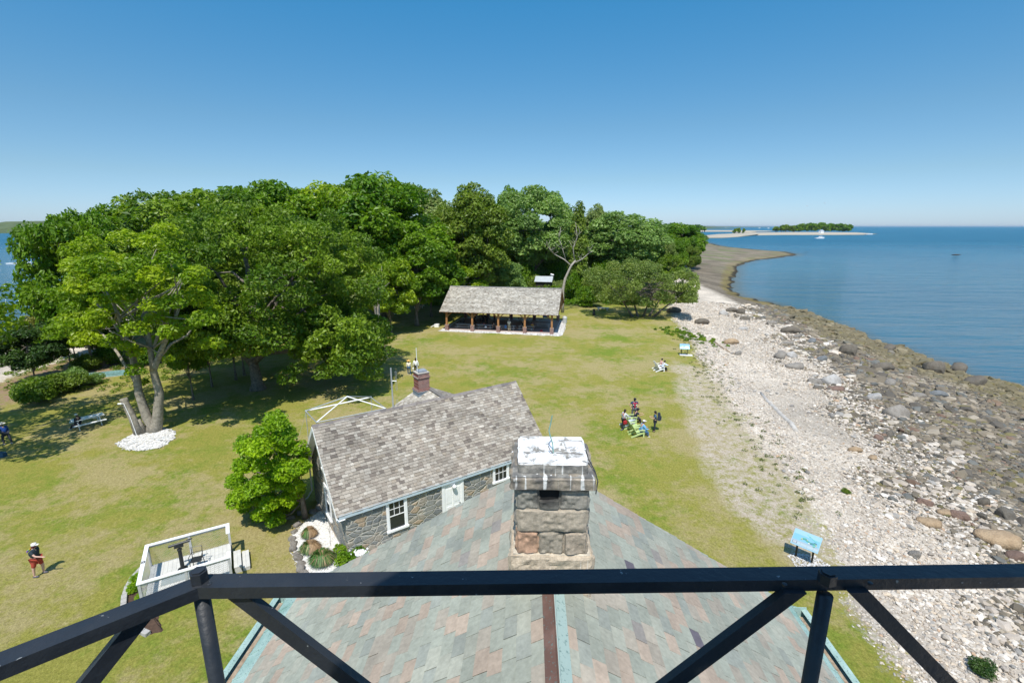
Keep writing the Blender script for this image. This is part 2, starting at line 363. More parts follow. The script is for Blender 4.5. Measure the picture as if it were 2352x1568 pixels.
def axis(lo, hi, step, out_lo, out_hi, g):
    a = list(np.arange(lo, hi + 1e-6, step)); s_ = step
    while a[-1] < out_hi: s_ *= g; a.append(a[-1] + s_)
    b = []; s_ = step; x = lo
    while x > out_lo: s_ *= g; x -= s_; b.append(x)
    return np.array(b[::-1] + a)
gx = axis(-62, 62, .42, -9000, 9000, 1.035); gy = axis(6, 100, .42, -200, 9000, 1.03)
XX, YY = np.meshgrid(gx, gy); ZZ, TT, DL, DS = terrain(XX, YY)
nx_, ny_ = len(gx), len(gy)
idx = np.arange(nx_ * ny_).reshape(ny_, nx_)
Fq = np.stack([idx[:-1, :-1], idx[:-1, 1:], idx[1:, 1:], idx[1:, :-1]], -1).reshape(-1, 4)
worn = np.clip(sdist(WORN, XX, YY) / 2.4 + .62 + .5 * (vnoise(XX, YY, 1.5, 66) - .5), 0, 1)
DARKP = np.array([tuple(GT(x, y)[:2]) for x, y in [(1575, 640), (1640, 668), (1700, 702), (1760, 742), (1850, 806), (1945, 900), (2030, 1000), (2110, 1110), (2190, 1210), (2352, 1345)]] + [(30, 8), (90, 0), (260, 300), (280, 700), (136, 420), (78, 235)])
darkz = np.clip(.5 + sdist(DARKP, XX, YY) / 7, 0, 1)
litter = np.zeros_like(XX)
lp = sdist(np.array(P2([(-200, 950), (0, 935), (130, 885), (230, 868), (330, 850), (300, 820), (200, 800), (0, 880), (-200, 900)], 0)), XX, YY)
litter = np.clip(lp / 2 + .5, 0, 1)
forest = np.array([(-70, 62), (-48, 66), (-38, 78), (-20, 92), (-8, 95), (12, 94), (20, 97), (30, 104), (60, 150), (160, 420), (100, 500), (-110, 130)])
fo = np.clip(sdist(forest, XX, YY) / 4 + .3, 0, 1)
m = MB(); m.add(np.stack([XX, YY, ZZ], -1).reshape(-1, 3), Fq, np.stack([TT.ravel(), worn.ravel(), litter.ravel()], 1))
gr = m.build('ground', None, smooth=True); tag(gr, kind='structure')
a2 = gr.data.color_attributes.new('mask', 'FLOAT_COLOR', 'POINT')
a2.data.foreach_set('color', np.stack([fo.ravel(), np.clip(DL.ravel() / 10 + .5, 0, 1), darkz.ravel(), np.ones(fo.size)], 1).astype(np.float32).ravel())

t = NT('ground_surface'); co = t.pos(); a = t.sep(t.attr('tint')); b_ = t.sep(t.attr('mask'))
n_big = t.noise(.11, 4, co); n_mid = t.noise(.55, 6, co, .65); n_fine = t.noise(5, 7, t.N('Mapping', {'Vector': co, 'Rotation': (0, 0, .35), 'Scale': (1.5, 1.0, 1)}).outputs[0], .8); n_str = t.noise(1.7, 7, co, .75)
lush = t.mix(t.ramp(n_fine, [(.3, 0), (.7, 1)]), (.085, .135, .010), (.24, .30, .04))
olive = t.mix(t.ramp(n_fine, [(.3, 0), (.7, 1)]), (.165, .165, .022), (.36, .33, .078))
dry = t.mix(t.ramp(n_fine, [(.3, 0), (.7, 1)]), (.24, .195, .075), (.46, .385, .185))
n_hi = t.noise(11, 6, co, .9)
va = t.math('ADD', t.math('MULTIPLY', n_big, .42), t.math('ADD', t.math('MULTIPLY', n_mid, .33), t.math('MULTIPLY', n_str, .25)))
vb = t.math('ADD', t.math('MULTIPLY', t.noise(.16, 3, t.N('Mapping', {'Vector': co, 'Location': (31, 7, 0)}).outputs[0]), .45), t.math('ADD', t.math('MULTIPLY', t.noise(.8, 6, t.N('Mapping', {'Vector': co, 'Location': (3, 47, 0)}).outputs[0], .7), .3), t.math('MULTIPLY', n_str, .25)))
g1 = t.mix(t.ramp(va, [(.415, 0), (.51, 1)]), lush, olive)
g2 = t.mix(t.ramp(vb, [(.475, 0), (.555, .9)]), g1, dry)
g2 = t.mix(.55, g2, t.ramp(n_hi, [(.32, .35), (.5, .97), (.68, 1.5)]), 'MULTIPLY')
peb = t.sep(t.vor(9, co, 'F1', 'Color')); pe = t.vor(9, co)
pebble = t.mix(t.ramp(n_str, [(.35, 0), (.65, .6)]), t.ramp(peb[0], [(0, (.35, .295, .235)), (.35, (.49, .425, .345)), (.7, (.60, .53, .44)), (1, (.66, .60, .52))]), (.56, .49, .40))
bare = t.mix(t.ramp(n_hi, [(.42, 0), (.56, 1)]), (.38, .30, .21), pebble)
wm = t.math('MULTIPLY', t.ramp(a[1], [(.1, 0), (.6, 1)]), t.ramp(t.math('ADD', t.math('MULTIPLY', n_str, .6), t.math('MULTIPLY', n_fine, .4)), [(.43, .08), (.54, 1)]))
g3 = t.mix(wm, g2, bare)
lit = t.mix(n_fine, (.16, .09, .055), (.42, .29, .2))
g4 = t.mix(t.math('MULTIPLY', a[2], t.ramp(n_str, [(.4, .1), (.52, 1)])), g3, lit)
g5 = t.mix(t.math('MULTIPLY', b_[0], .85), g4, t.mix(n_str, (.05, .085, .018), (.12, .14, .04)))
# beach by how far down the shore it lies
bn = t.math('ADD', a[0], t.math('MULTIPLY', t.math('SUBTRACT', n_mid, .5), .22))
peb_d = t.ramp(peb[1], [(0, (.075, .06, .045)), (.5, (.155, .13, .095)), (1, (.27, .23, .175))])
alg = t.ramp(peb[1], [(0, (.08, .06, .03)), (.5, (.16, .13, .05)), (1, (.25, .205, .09))])
dz = t.math('ADD', b_[2], t.math('MULTIPLY', t.math('SUBTRACT', n_mid, .5), .9))
bc = t.mix(t.ramp(dz, [(.3, 0), (.7, 1)]), pebble, peb_d)
bc = t.mix(t.ramp(bn, [(.78, 0), (.86, 1)]), bc, alg)
far_m = t.ramp(t.math('MULTIPLY', t.N('SeparateXYZ', {0: co}).outputs[1], .001), [(.15, 0), (.26, 1)])
bc = t.mix(t.math('MULTIPLY', far_m, .6), bc, t.mix(t.ramp(t.noise(.05, 5, co), [(.50, 0), (.56, .8)]), (.225, .185, .13), (.13, .165, .05)))
bc = t.mix(.7, bc, t.ramp(t.noise(.09, 7, co, .7), [(.35, .55), (.5, 1.0), (.65, 1.45)]), 'MULTIPLY')
bc = t.mix(t.ramp(bn, [(.93, 0), (.97, 1)]), bc, (.035, .028, .018))
edge = t.math('ADD', b_[1], t.math('MULTIPLY', t.math('SUBTRACT', n_str, .5), .45))
edge = t.math('ADD', edge, t.math('MULTIPLY', t.math('SUBTRACT', n_fine, .5), .25))
c = t.mix(t.ramp(edge, [(.43, 1), (.5, 0)]), g5, bc)
t.P(Base_Color=c, Roughness=.95, Specular_IOR_Level=.2)
hb = t.math('ADD', t.math('MULTIPLY', n_fine, 1.0), t.math('MULTIPLY', pe, t.ramp(edge, [(.4, -1.0), (.5, 0)])))
t.set(t.b.inputs['Normal'], t.bump(hb, .9, .10)); gr.data.materials.clear(); gr.data.materials.append(t.m)

# water
t = NT('sea_water'); co = t.pos()
mp = t.N('Mapping', {'Vector': co, 'Rotation': (0, 0, R(-24)), 'Scale': (.30, 1.25, 1)}).outputs[0]
w1 = t.noise(.75, 6, mp, .62); w2 = t.noise(.16, 3, mp, .5); w3 = t.noise(.011, 4, co, .5)
sh_ = t.sep(t.attr('tint'))[0]
t.P(Base_Color=t.mix(t.math('MULTIPLY', sh_, .85), t.mix(t.ramp(w3, [(.35, 0), (.65, 1)]), (.011, .115, .20), (.020, .165, .27)), (.10, .085, .045)), Roughness=t.N('MapRange', {0: t.N('SeparateXYZ', {0: co}).outputs[1], 1: 70.0, 2: 600.0, 3: .07, 4: .36}).outputs[0], IOR=1.33, Specular_IOR_Level=.5)
hh = t.math('ADD', w1, t.math('MULTIPLY', w2, 2.4))
t.set(t.b.inputs['Normal'], t.bump(hh, 1.0, t.N('MapRange', {0: w3, 1: .35, 2: .65, 3: 2.0, 4: 3.4}).outputs[0])); M['water'] = t.m
wx = np.r_[-45000, -20000, gx[::2], 20000, 45000]; wy = np.r_[-3000, gy[::2], 20000, 45000]; WX, WY = np.meshgrid(wx, wy)
WD = sdist(SHORE, WX, WY) + (vnoise(WX, WY, 3.3, 5) - .5) * 2.2; wi = np.arange(WX.size).reshape(WX.shape)
m = MB(); m.add(np.stack([WX, WY, np.full(WX.shape, SEA)], -1).reshape(-1, 3), np.stack([wi[:-1, :-1], wi[:-1, 1:], wi[1:, 1:], wi[1:, :-1]], -1).reshape(-1, 4), np.repeat(np.clip(1 + WD.ravel() / 5, 0, 1)[:, None] ** 1.6, 3, 1))
tag(m.build('sea', M['water']), kind='structure')
M['lf_grey_veil'] = leafmat('leaf_grey_green_veiled', (.14, .23, .055), (.26, .37, .10), .36)  # greyer leaf green, lightened further to paint in the window glass veil
rng = np.random.RandomState(11)
def pick(pal, r):
    w = np.array([p[0] for p in pal], float); i = r.choice(len(pal), p=w / w.sum()); return np.array(pal[i][1])
def tiles(m, O, u, v, L, SL, expo, wid, th, pal, r, var=.12, clip=None, ragged=0.0, patch=None):
    O = np.array(O, float); u = np.array(u, float); v = np.array(v, float); u /= np.linalg.norm(u); v /= np.linalg.norm(v)
    n = np.cross(u, v); n = n if n[2] > 0 else -n
    rows = int(SL / expo) + 1; Vs = []; Cs = []
    for i in range(rows):
        s0 = i * expo; s1 = min(s0 + expo * 1.25, SL)
        if s1 - s0 < .02: continue
        x = -r.rand() * wid if wid < .3 else -(i % 2) * wid * .5 - .1 * r.rand()
        while x < L:
            w_ = wid * (.62 + .76 * r.rand()) if wid < .3 else wid * (.93 + .14 * r.rand())
            a, b = max(x + .004, 0), min(x + w_ - .004, L + ragged * r.rand())
            x += w_
            if b - a < .02: continue
            if clip and not clip((a + b) / 2, s0): continue
            l = th * (1.5 + 1.0 * r.rand()); k1 = (r.rand() - .5) * .012
            sb = s0 + (r.rand() - .5) * .014
            p = [O + u * a + v * (sb + k1) + n * l, O + u * b + v * (sb - k1) + n * l * (1 + .3 * (r.rand() - .5)), O + u * b + v * s1 + n * th * .35, O + u * a + v * s1 + n * th * .35]
            q = [O + u * a + v * (sb + k1) + n * (l - th), O + u * b + v * (sb - k1) + n * (l - th)]
            Vs += p + q
            c = pick(pal, r) * (1 + var * (r.rand() * 2 - 1))
            if patch is not None: c = c * patch((a + b) / 2, s0)
            Cs += [c] * 6
    k = len(Vs) // 6; base = np.arange(k)[:, None] * 6
    fq = np.concatenate([base + np.array([[0, 1, 2, 3]]), base + np.array([[4, 5, 1, 0]])])
    ft = np.concatenate([base + np.array([[4, 0, 3]]), base + np.array([[1, 5, 2]])])
    V = np.array(Vs); C = np.array(Cs)
    m.V.append(V); m.C.append(C); m.F.append(fq + m.n); m.F.append(ft + m.n); m.n += len(V)
SLATE = [(44, (.315, .335, .285)), (22, (.345, .355, .30)), (12, (.29, .31, .275)), (13, (.40, .325, .26)), (11, (.36, .325, .27)), (.8, (.28, .26, .24)), (.25, (.13, .115, .14))]
SHIN = [(40, (.295, .272, .24)), (22, (.345, .325, .295)), (14, (.235, .21, .185)), (8, (.16, .14, .125)), (10, (.39, .375, .345)), (4, (.27, .24, .20))]
SHIN2 = [(40, (.40, .385, .35)), (25, (.47, .455, .42)), (14, (.31, .285, .25)), (18, (.54, .53, .50))]

SHIN = [(w, tuple(np.array(c) * (1.05, .99, .90))) for w, c in SHIN]; SHIN2 = [(w, tuple(np.array(c) * (.97, .92, .84))) for w, c in SHIN2]
SLATE = [(w * (1.35 if c[0] > c[1] * 1.1 else 1), tuple(np.array(c) * (1.03, 1.0, .95))) for w, c in SLATE]
# ---------------- lighthouse keeper's house under the camera
kh = thing('keepers_house', 'large granite house right below the railing, roofed in grey green and pink slates', 'house', (0, 0, 0), R(-2))
RX, RZ, EL, ER, EZ, YF, Y0 = .41, 10.10, -6.53, 7.03, 6.0, 10.5, -2.5
w_ = MB()
w_.box(((EL + ER) / 2, (YF + Y0) / 2 - .1, 2.95), (12.5, YF - Y0 - .4, 5.8)); 
w_.add([(EL + .55, YF - .25, 5.8), (ER - .55, YF - .25, 5.8), (RX, YF - .25, RZ - .12), (EL + .55, Y0 + .1, 5.8), (ER - .55, Y0 + .1, 5.8), (RX, Y0 + .1, RZ - .12)], [(0, 1, 2), (5, 4, 3)])
w_.build('wall', M['granite_wall'], kh)
rf = MB(); rr = np.random.RandomState(4)
def slope(side):
    e = EL if side < 0 else ER
    ex = EL + .82 if side < 0 else ER - .62
    O = np.array([ex, 2.2, EZ + (ex - e) / (RX - e) * (RZ - EZ)]); v = np.array([RX - e, 0, RZ - EZ]); SLn = np.linalg.norm([RX - ex, 0, RZ - O[2]])
    return O, v / np.linalg.norm(v), SLn
for sd_ in (-1, 1):
    O, v, SLn = slope(sd_)
    pn = lambda a, s_: .88 + .24 * float(vnoise(a + 50, s_ + 9 * sd_ + 20, 1.6, 21))
    tiles(rf, O, (0, 1, 0), v, YF - 2.2, SLn, .232, .39, .012, SLATE, rr, .09, ragged=.03, patch=pn)
    n = np.cross((0, 1, 0), v); n = n if n[2] > 0 else -n
    a = O - n * .01; 
    rf.add([a + (0, -4.7, 0), a + (0, YF - 2.2, 0), a + (0, YF - 2.2, 0) + v * SLn, a + (0, -4.7, 0) + v * SLn], [(0, 1, 2, 3)], (.1, .1, .1))
rf.build('slate_roof', M['slate'], kh)
for sd_, e, a0 in ((-1, EL, EL + .82), (1, ER, ER - .62)):
    g = MB(); gs = MB(); ap = MB()
    zf = lambda x: EZ + (x - e) / (RX - e) * (RZ - EZ)
    x1 = e - sd_ * .36
    ap.add([(a0, Y0, zf(a0) + .004), (a0, YF + .02, zf(a0) + .004), (x1, YF + .04, zf(x1) - .01), (x1, Y0, zf(x1) - .01)], [(0, 1, 2, 3)])
    for yy in np.arange(Y0, YF, .62): ap.beam((a0, yy, zf(a0) + .012), (x1, yy, zf(x1) + .004), .035, .014)
    pts = [(x1, zf(x1)), (x1, EZ - .10), (e + .02 * sd_, EZ - .10), (e + .05 * sd_, EZ + .10), (e - .02 * sd_, EZ + .115), (e - .09 * sd_, EZ + .08)]
    V = [(x, y, z) for y in (Y0, YF + .05) for x, z in pts]; k = len(pts)
    g.add(V, [(i, i + 1, k + i + 1, k + i) for i in range(k - 1)] + [(k, k + 1, k + 2, k + 3)])
    g.beam((x1, YF + .05, EZ + .03), (e + .03 * sd_, YF + .05, EZ + .03), .02, .26)
    g.tube([(e - sd_ * .16, YF - .1, EZ - .1), (e - sd_ * .45, YF - .05, EZ - .6), (e - sd_ * .5, YF - .1, .2)], .045)
    gs.add([(e - .10 * sd_, Y0, EZ - .03), (e - .10 * sd_, YF - .05, EZ - .03), (x1, YF - .05, EZ - .03), (x1, Y0, EZ - .03)], [(0, 1, 2, 3)])
    ap.build('copper_apron', M['copper_green'], kh); gg = g.build('gutter', M['copper_green'], kh); gs.build('gutter_silt', M['silt'], gg)
rc = MB()
for sd_, wd in ((-1, .17), (1, .17)):
    e = EL if sd_ < 0 else ER
    zf = lambda x: EZ + (x - e) / (RX - e) * (RZ - EZ)
    x = RX + sd_ * wd
    rc.add([(RX, Y0, RZ + .05), (RX, YF + .03, RZ + .05), (x, YF + .03, zf(x) + .045), (x, Y0, zf(x) + .045)], [(0, 1, 2, 3)], (1, 1, 1))
rc.tube([(RX, Y0, RZ + .055), (RX, YF + .03, RZ + .055)], .022, 6)
for sd_, w0 in ():                      # copper step flashings beside the chimney
    e = EL if sd_ < 0 else ER; zf = lambda x: EZ + (x - e) / (RX - e) * (RZ - EZ)
    x0 = RX - .05 + sd_ * .5; x1 = RX - .05 + sd_ * .74
    for yy in (5.55,): rc.add([(x0, yy, zf(x0) + .05), (x1, yy, zf(x1) + .05), (x1, yy + .5, zf(x1) + .05), (x0, yy + .5, zf(x0) + .05)], [(0, 1, 2, 3)])
rc.build('ridge_cap', M['copper_brown'], kh)
# chimney
def rockblock(m, c, d, seed, amp=.03, col=(1, 1, 1), n=9, round_=.04):
    r = np.random.RandomState(seed); d = np.array(d, float); c = np.array(c, float); amp = amp * .62; n = int(n * 1.6)
    for ax in range(3):
        for sg in (-1, 1):
            o1, o2 = [q for q in range(3) if q != ax]
            a = np.linspace(-.5, .5, n); A, B = np.meshgrid(a, a)
            V = np.zeros((n * n, 3)); V[:, ax] = sg * .5; V[:, o1] = A.ravel(); V[:, o2] = B.ravel(); V *= d
            ed = np.minimum(np.minimum(.5 - abs(A), (.5 - abs(B))).ravel() * 2, .06) / .06
            W = c + V + 30
            q = vnoise(W[:, o1] + seed * .37, W[:, o2] + ax * 3.1, .17, seed) + .6 * vnoise(W[:, o1] + 3, W[:, o2] + ax, .06, seed + 1) - .55
            V[:, ax] += sg * amp * (1.7 * q * ed + .35 * ed - .2)
            idx = np.arange(n * n).reshape(n, n); f = np.stack([idx[:-1, :-1], idx[:-1, 1:], idx[1:, 1:], idx[1:, :-1]], -1).reshape(-1, 4)
            flip = (sg > 0) == (ax == 1)
            m.add(V + c, f[:, ::-1] if flip else f, col)
ch = bpy.data.objects.new('chimney', None); COL.objects.link(ch); ch.parent = kh; ch.location = (.39, 7.20, 9.83); ch.scale = (1.08, 1.08, 1.08)
sh = MB(); GR = (.33, .29, .24)
sh.box((0, 0, .62), (1.0, .955, 2.1), col=(.27, .26, .20))
def course(z0, z1, splits, cols, seed):
    xs = [-.51] + [-.51 + 1.02 * q for q in splits] + [.51]; z = (z0 + z1) / 2; h_ = z1 - z0 - .022
    for i in range(len(xs) - 1):
        rockblock(sh, ((xs[i] + xs[i + 1]) / 2, -.42, z), (xs[i + 1] - xs[i] - .024, .16, h_), seed + i, .05, cols[i], 12)
        rockblock(sh, ((xs[i] + xs[i + 1]) / 2, .42, z), (xs[i + 1] - xs[i] - .024, .16, h_), seed + i + 5, .04, cols[i], 8)
    for sx in (-1, 1): rockblock(sh, (sx * .45, 0, z), (.15, .70, h_), seed + 20 + sx, .04, GR, 10)
rockblock(sh, (-.355, -.42, 1.50), (.30, .16, .32), 40, .05, (.27, .255, .215), 12); rockblock(sh, (.305, -.42, 1.50), (.40, .16, .32), 41, .05, (.28, .26, .22), 12)
rockblock(sh, (-.05, -.42, 1.40), (.29, .16, .13), 42, .04, (.21, .20, .17), 10)
for sx in (-1, 1): rockblock(sh, (sx * .45, 0, 1.5), (.15, .70, .32), 44 + sx, .04, GR, 10)
rockblock(sh, (0, .42, 1.5), (1.0, .16, .32), 47, .04, GR, 10)
course(.96, 1.33, (), [(.38, .325, .25)], 50)
course(.60, .96, (.31, .67), [(.42, .265, .175), (.31, .27, .21), (.35, .29, .22)], 60)
shaft = sh.build('shaft', M['chimney'], ch, smooth=False)
bs = MB(); rockblock(bs, (0, 0, .13), (1.19, 1.10, .92), 71, .05, (.50, .41, .30), 16); rockblock(bs, (0, 0, .575), (1.12, 1.04, .06), 72, .012, (.56, .49, .38), 10)
bs.build('base_stone', M['chimney'], ch, smooth=False)
cp = MB(); rockblock(cp, (0, 0, 1.755), (1.18, 1.14, .17), 81, .04, (.33, .28, .215), 18)
cp.box((0, 0, 1.845), (1.14, 1.10, .03), col=(.3, .29, .26))
rockblock(cp, (0, .01, 1.925), (.985, .92, .15), 83, .028, (.31, .29, .25), 18)
cp.box((0, .01, 1.998), (.965, .90, .02), col=(.5, .49, .46))
cap = cp.build('cap', M['chimney'], ch, smooth=False)
hb = MB(); hb.add([(-.195, -.482, 1.46), (.10, -.482, 1.46), (.10, -.482, 1.668), (-.195, -.482, 1.668)], [(0, 1, 2, 3)]); 
hb.build('flue_mouth', mk('soot', (.006, .006, .006), 1, 0, 3, 0), ch)
wr = MB()
wr.tube([(.02, -.12, 2.0), (.01, -.05, 2.12), (-.03, .0, 2.24), (-.045, .03, 2.30), (-.02, .06, 2.40), (.0, .07, 2.52)], .009, 6, (.16, .3, .26))
wr.tube([(.02, -.12, 2.0), (-.03, -.14, 2.06), (-.06, -.1, 2.12)], .008, 5, (.1, .1, .1))
wr.tube([(.15, .30, 2.012), (.47, .31, 2.012), (.515, .1, 1.97), (.53, -.2, 1.95), (.6, -.35, 1.86), (.625, -.5, 1.78), (.60, -.53, 1.6)], .009, 5, (.04, .04, .04))
wr.tube([(.06, -.13, 2.012), (.45, -.13, 2.012), (.54, -.2, 1.955)], .008, 5, (.04, .04, .04))
wr.build('lightning_wire', mk('wire', (1, 1, 1), .5, 0, 3, 0), ch)

# ---------------- iron gallery railing in front of the camera
rl = thing('gallery_railing', 'black painted iron gallery railing crossing the view, with hexagonal post caps and diagonal braces', 'railing')
hr = 14.70
A_, B_, C_, D_ = (-2.6, -.72), (-.725, .963), (.727, .958), (2.4, 1.02)
A_ = (-.725 - 1.75 * .769, .963 - 1.75 * .639)
tr = MB(); ww = .046
def bar(m, a, b, w, z0, z1, ea=0, eb=0):
    a = np.array(a, float); b = np.array(b, float); t_ = (b - a) / np.linalg.norm(b - a); n_ = np.array([-t_[1], t_[0]])
    a = a - t_ * ea; b = b + t_ * eb
    m.prism([tuple(a - n_ * w / 2), tuple(b - n_ * w / 2), tuple(b + n_ * w / 2), tuple(a + n_ * w / 2)], z0, z1)
bar(tr, B_, D_, ww, hr - .030, hr, -.0, 0); bar(tr, A_, B_, ww, hr - .031, hr - .001, 0, .012)
tr.build('top_rail', M['black'], rl)
cps = MB()
for (x, y) in (B_, C_):
    c6 = MB()
    a6 = np.linspace(0, 2 * math.pi, 6, endpoint=False) + .2
    c6.prism([(x + .0195 * math.cos(q), y + .0195 * math.sin(q)) for q in a6], hr + .0005, hr + .026)
    c6.prism([(x + .0145 * math.cos(q), y + .0145 * math.sin(q)) for q in a6], hr + .0265, hr + .0295)
    c6.build('post_cap', M['black'], rl)
for (x, y) in (A_, B_, C_, D_):
    p_ = MB(); p_.tube([(x, y - .002, hr - .031), (x, y - .002, hr - 1.05)], .0172, 12)
    p_.build('post', M['black'], rl, smooth=True)
def brace(a, b, drop):
    m_ = MB(); a = np.array([a[0], a[1], hr - .016]); b = np.array([b[0], b[1], hr - drop])
    h_ = np.array([b[0] - a[0], b[1] - a[1], 0]); L_ = np.linalg.norm(h_); h_ /= L_; n_ = np.array([-h_[1], h_[0], 0]) * .010; hx = .018 * np.linalg.norm(b - a) / abs(b[2] - a[2]); a[2] = hr - .022
    v_ = [p + h_ * hx * i + n_ * j for p in (a, b) for i, j in ((-1, -1), (1, -1), (1, 1), (-1, 1))]
    m_.add(v_, [(0, 1, 2, 3), (7, 6, 5, 4), (0, 4, 5, 1), (1, 5, 6, 2), (2, 6, 7, 3), (3, 7, 4, 0)]); m_.build('brace', M['black'], rl)
lerp = lambda a, b, q: (a[0] + (b[0] - a[0]) * q, a[1] + (b[1] - a[1]) * q)
brace(lerp(B_, C_, .05), lerp(B_, C_, .5), .68); brace(lerp(C_, B_, .05), lerp(B_, C_, .5), .68)
brace(lerp(C_, D_, .045), lerp(C_, D_, .45), .70); brace(lerp(B_, A_, .06), lerp(B_, A_, .45), .70)
lr = MB(); bar(lr, A_, B_, .04, hr - 1.02, hr - .99); bar(lr, B_, D_, .04, hr - 1.021, hr - .991); lr.build('bottom_rail', M['black'], rl)
for (x, y, sx) in [(B_[0] + .028, B_[1] - .004, 1), (C_[0] - .1, C_[1] + .0, 1), (C_[0] + .1, C_[1] + .004, 1)]:
    b_m = MB(); b_m.lathe([(.006, -.004), (.006, .001), (.003, .002)], 6, (x + .03 * sx * 0, y - .006, hr)); b_m.build('bolt', M['black'], rl)

# ---------------- stone cottage
HA = R(34.8); HO = (-7.75, 19.95, 0)
ct = thing('stone_cottage', 'low fieldstone cottage with grey wood shingle roof, white windows and a white door', 'house', HO, HA)
LN, DP, EV, RG = 11.7, 6.5, 2.55, 5.75
wl = MB()
Vw = [(0, 0, -.4), (LN, 0, -.4), (LN, DP, -.4), (0, DP, -.4), (0, 0, EV), (LN, 0, EV), (LN, DP, EV), (0, DP, EV), (0, DP / 2, RG - .1), (LN, DP / 2, RG - .1)]
wl.add(Vw, [(0, 1, 5, 4), (2, 3, 7, 6), (3, 0, 4, 8, 7), (1, 2, 6, 9, 5)]); wl.build('wall', M['fieldstone'], ct)
gv = MB(); gv.add([(5.5, DP, -.4), (11.2, DP, -.4), (11.2, 9.2, -.4), (5.5, 9.2, -.4), (5.5, DP, 3.0), (11.2, DP, 3.0), (11.2, 9.2, 3.0), (5.5, 9.2, 3.0), (8.35, DP - .5, 4.5), (8.35, 9.2, 4.5)], [(1, 2, 6, 5), (3, 0, 4, 7), (2, 3, 7, 9, 6)])
gv.build('rear_wing_wall', M['fieldstone'], ct)
OV = .42; OE = .14; tn = (RG - EV) / (DP / 2)
rf = MB(); rr = np.random.RandomState(8)
sl = math.hypot(DP / 2 + OE, (DP / 2 + OE) * tn)
patch = lambda a, s_: .80 + .40 * float(vnoise(a + 20, s_ * 1.6 + 30, 1.3, 33)) * (1 - .12 * (s_ < 1.2))
tiles(rf, (-OV, -OE, EV - OE * tn + .12), (1, 0, 0), (0, 1, tn), LN + OV + .3, sl, .158, .25, .020, SHIN, rr, .16, patch=patch)
tiles(rf, (-OV, DP + OE, EV - OE * tn + .12), (1, 0, 0), (0, -1, tn), LN + OV + .3, sl, .158, .26, .014, SHIN, rr, .16)
x0, x1 = -OV, LN + .3
rf.add([(x0, -OE, EV - OE * tn + .1), (x1, -OE, EV - OE * tn + .1), (x1, DP / 2, RG + .1), (x0, DP / 2, RG + .1), (x0, DP + OE, EV - OE * tn + .1), (x1, DP + OE, EV - OE * tn + .1)], [(0, 1, 2, 3), (3, 2, 5, 4)], (.06, .05, .05))
x = x0
while x < x1:                                                # ridge shingles
    w2 = .30 + .1 * rr.rand(); cc = pick([(1, (.16, .14, .13)), (1, (.24, .21, .19)), (1, (.20, .17, .15))], rr); zz_ = RG + .155 + rr.rand() * .012
    b2 = min(x + w2 - .006, x1)
    rf.add([(x, DP / 2 - .13, zz_ - .13 * tn), (b2, DP / 2 - .13, zz_ - .13 * tn), (b2, DP / 2, zz_), (x, DP / 2, zz_), (b2, DP / 2 + .13, zz_ - .13 * tn), (x, DP / 2 + .13, zz_ - .13 * tn)], [(0, 1, 2, 3), (3, 2, 4, 5)], cc); x += w2
tw = (4.6 - 3.2) / 2.9
tiles(rf, (5.25, 9.45, 3.1), (0, -1, 0), (1, 0, tw), 5.2, 3.43, .19, .22, .014, SHIN2, rr, .16)
tiles(rf, (11.45, 9.45, 3.1), (0, -1, 0), (-1, 0, tw), 5.2, 3.43, .19, .22, .014, SHIN, rr, .16)
rf.beam((8.35, 4.3, 4.66), (8.35, 9.47, 4.66), .26, .03, col=(.2, .18, .16))
rf.build('roof', M['shingle'], ct)
tm = MB()
tm.beam((x0 + .1, -.075, EV - .06), (x1, -.075, EV - .06), .14, .20)
tm.build('eave_board', mk('pale_blue_trim', (.50, .60, .66), .5, .05, 3, .1), ct)
for sy in (-1, 1):
    vb = MB(); yb = -OE - .02 if sy < 0 else DP + OE + .02; zb = EV - OE * tn
    vb.beam((x0 + .01, yb, zb - .02), (x0 + .01, DP / 2, RG - .02), .035, .20); vb.beam((x0 + .20, yb, zb - .08), (x0 + .20, DP / 2, RG - .08), .36, .02)
    vb.build('verge_board', M['white'], ct)
ds = MB(); ds.tube([(-.1, DP + .2, EV - .4), (-.12, DP + .1, .6), (-.4, DP + .05, .25), (-.9, DP - .1, .12)], .045, 6); ds.build('downspout', M['white'], ct)
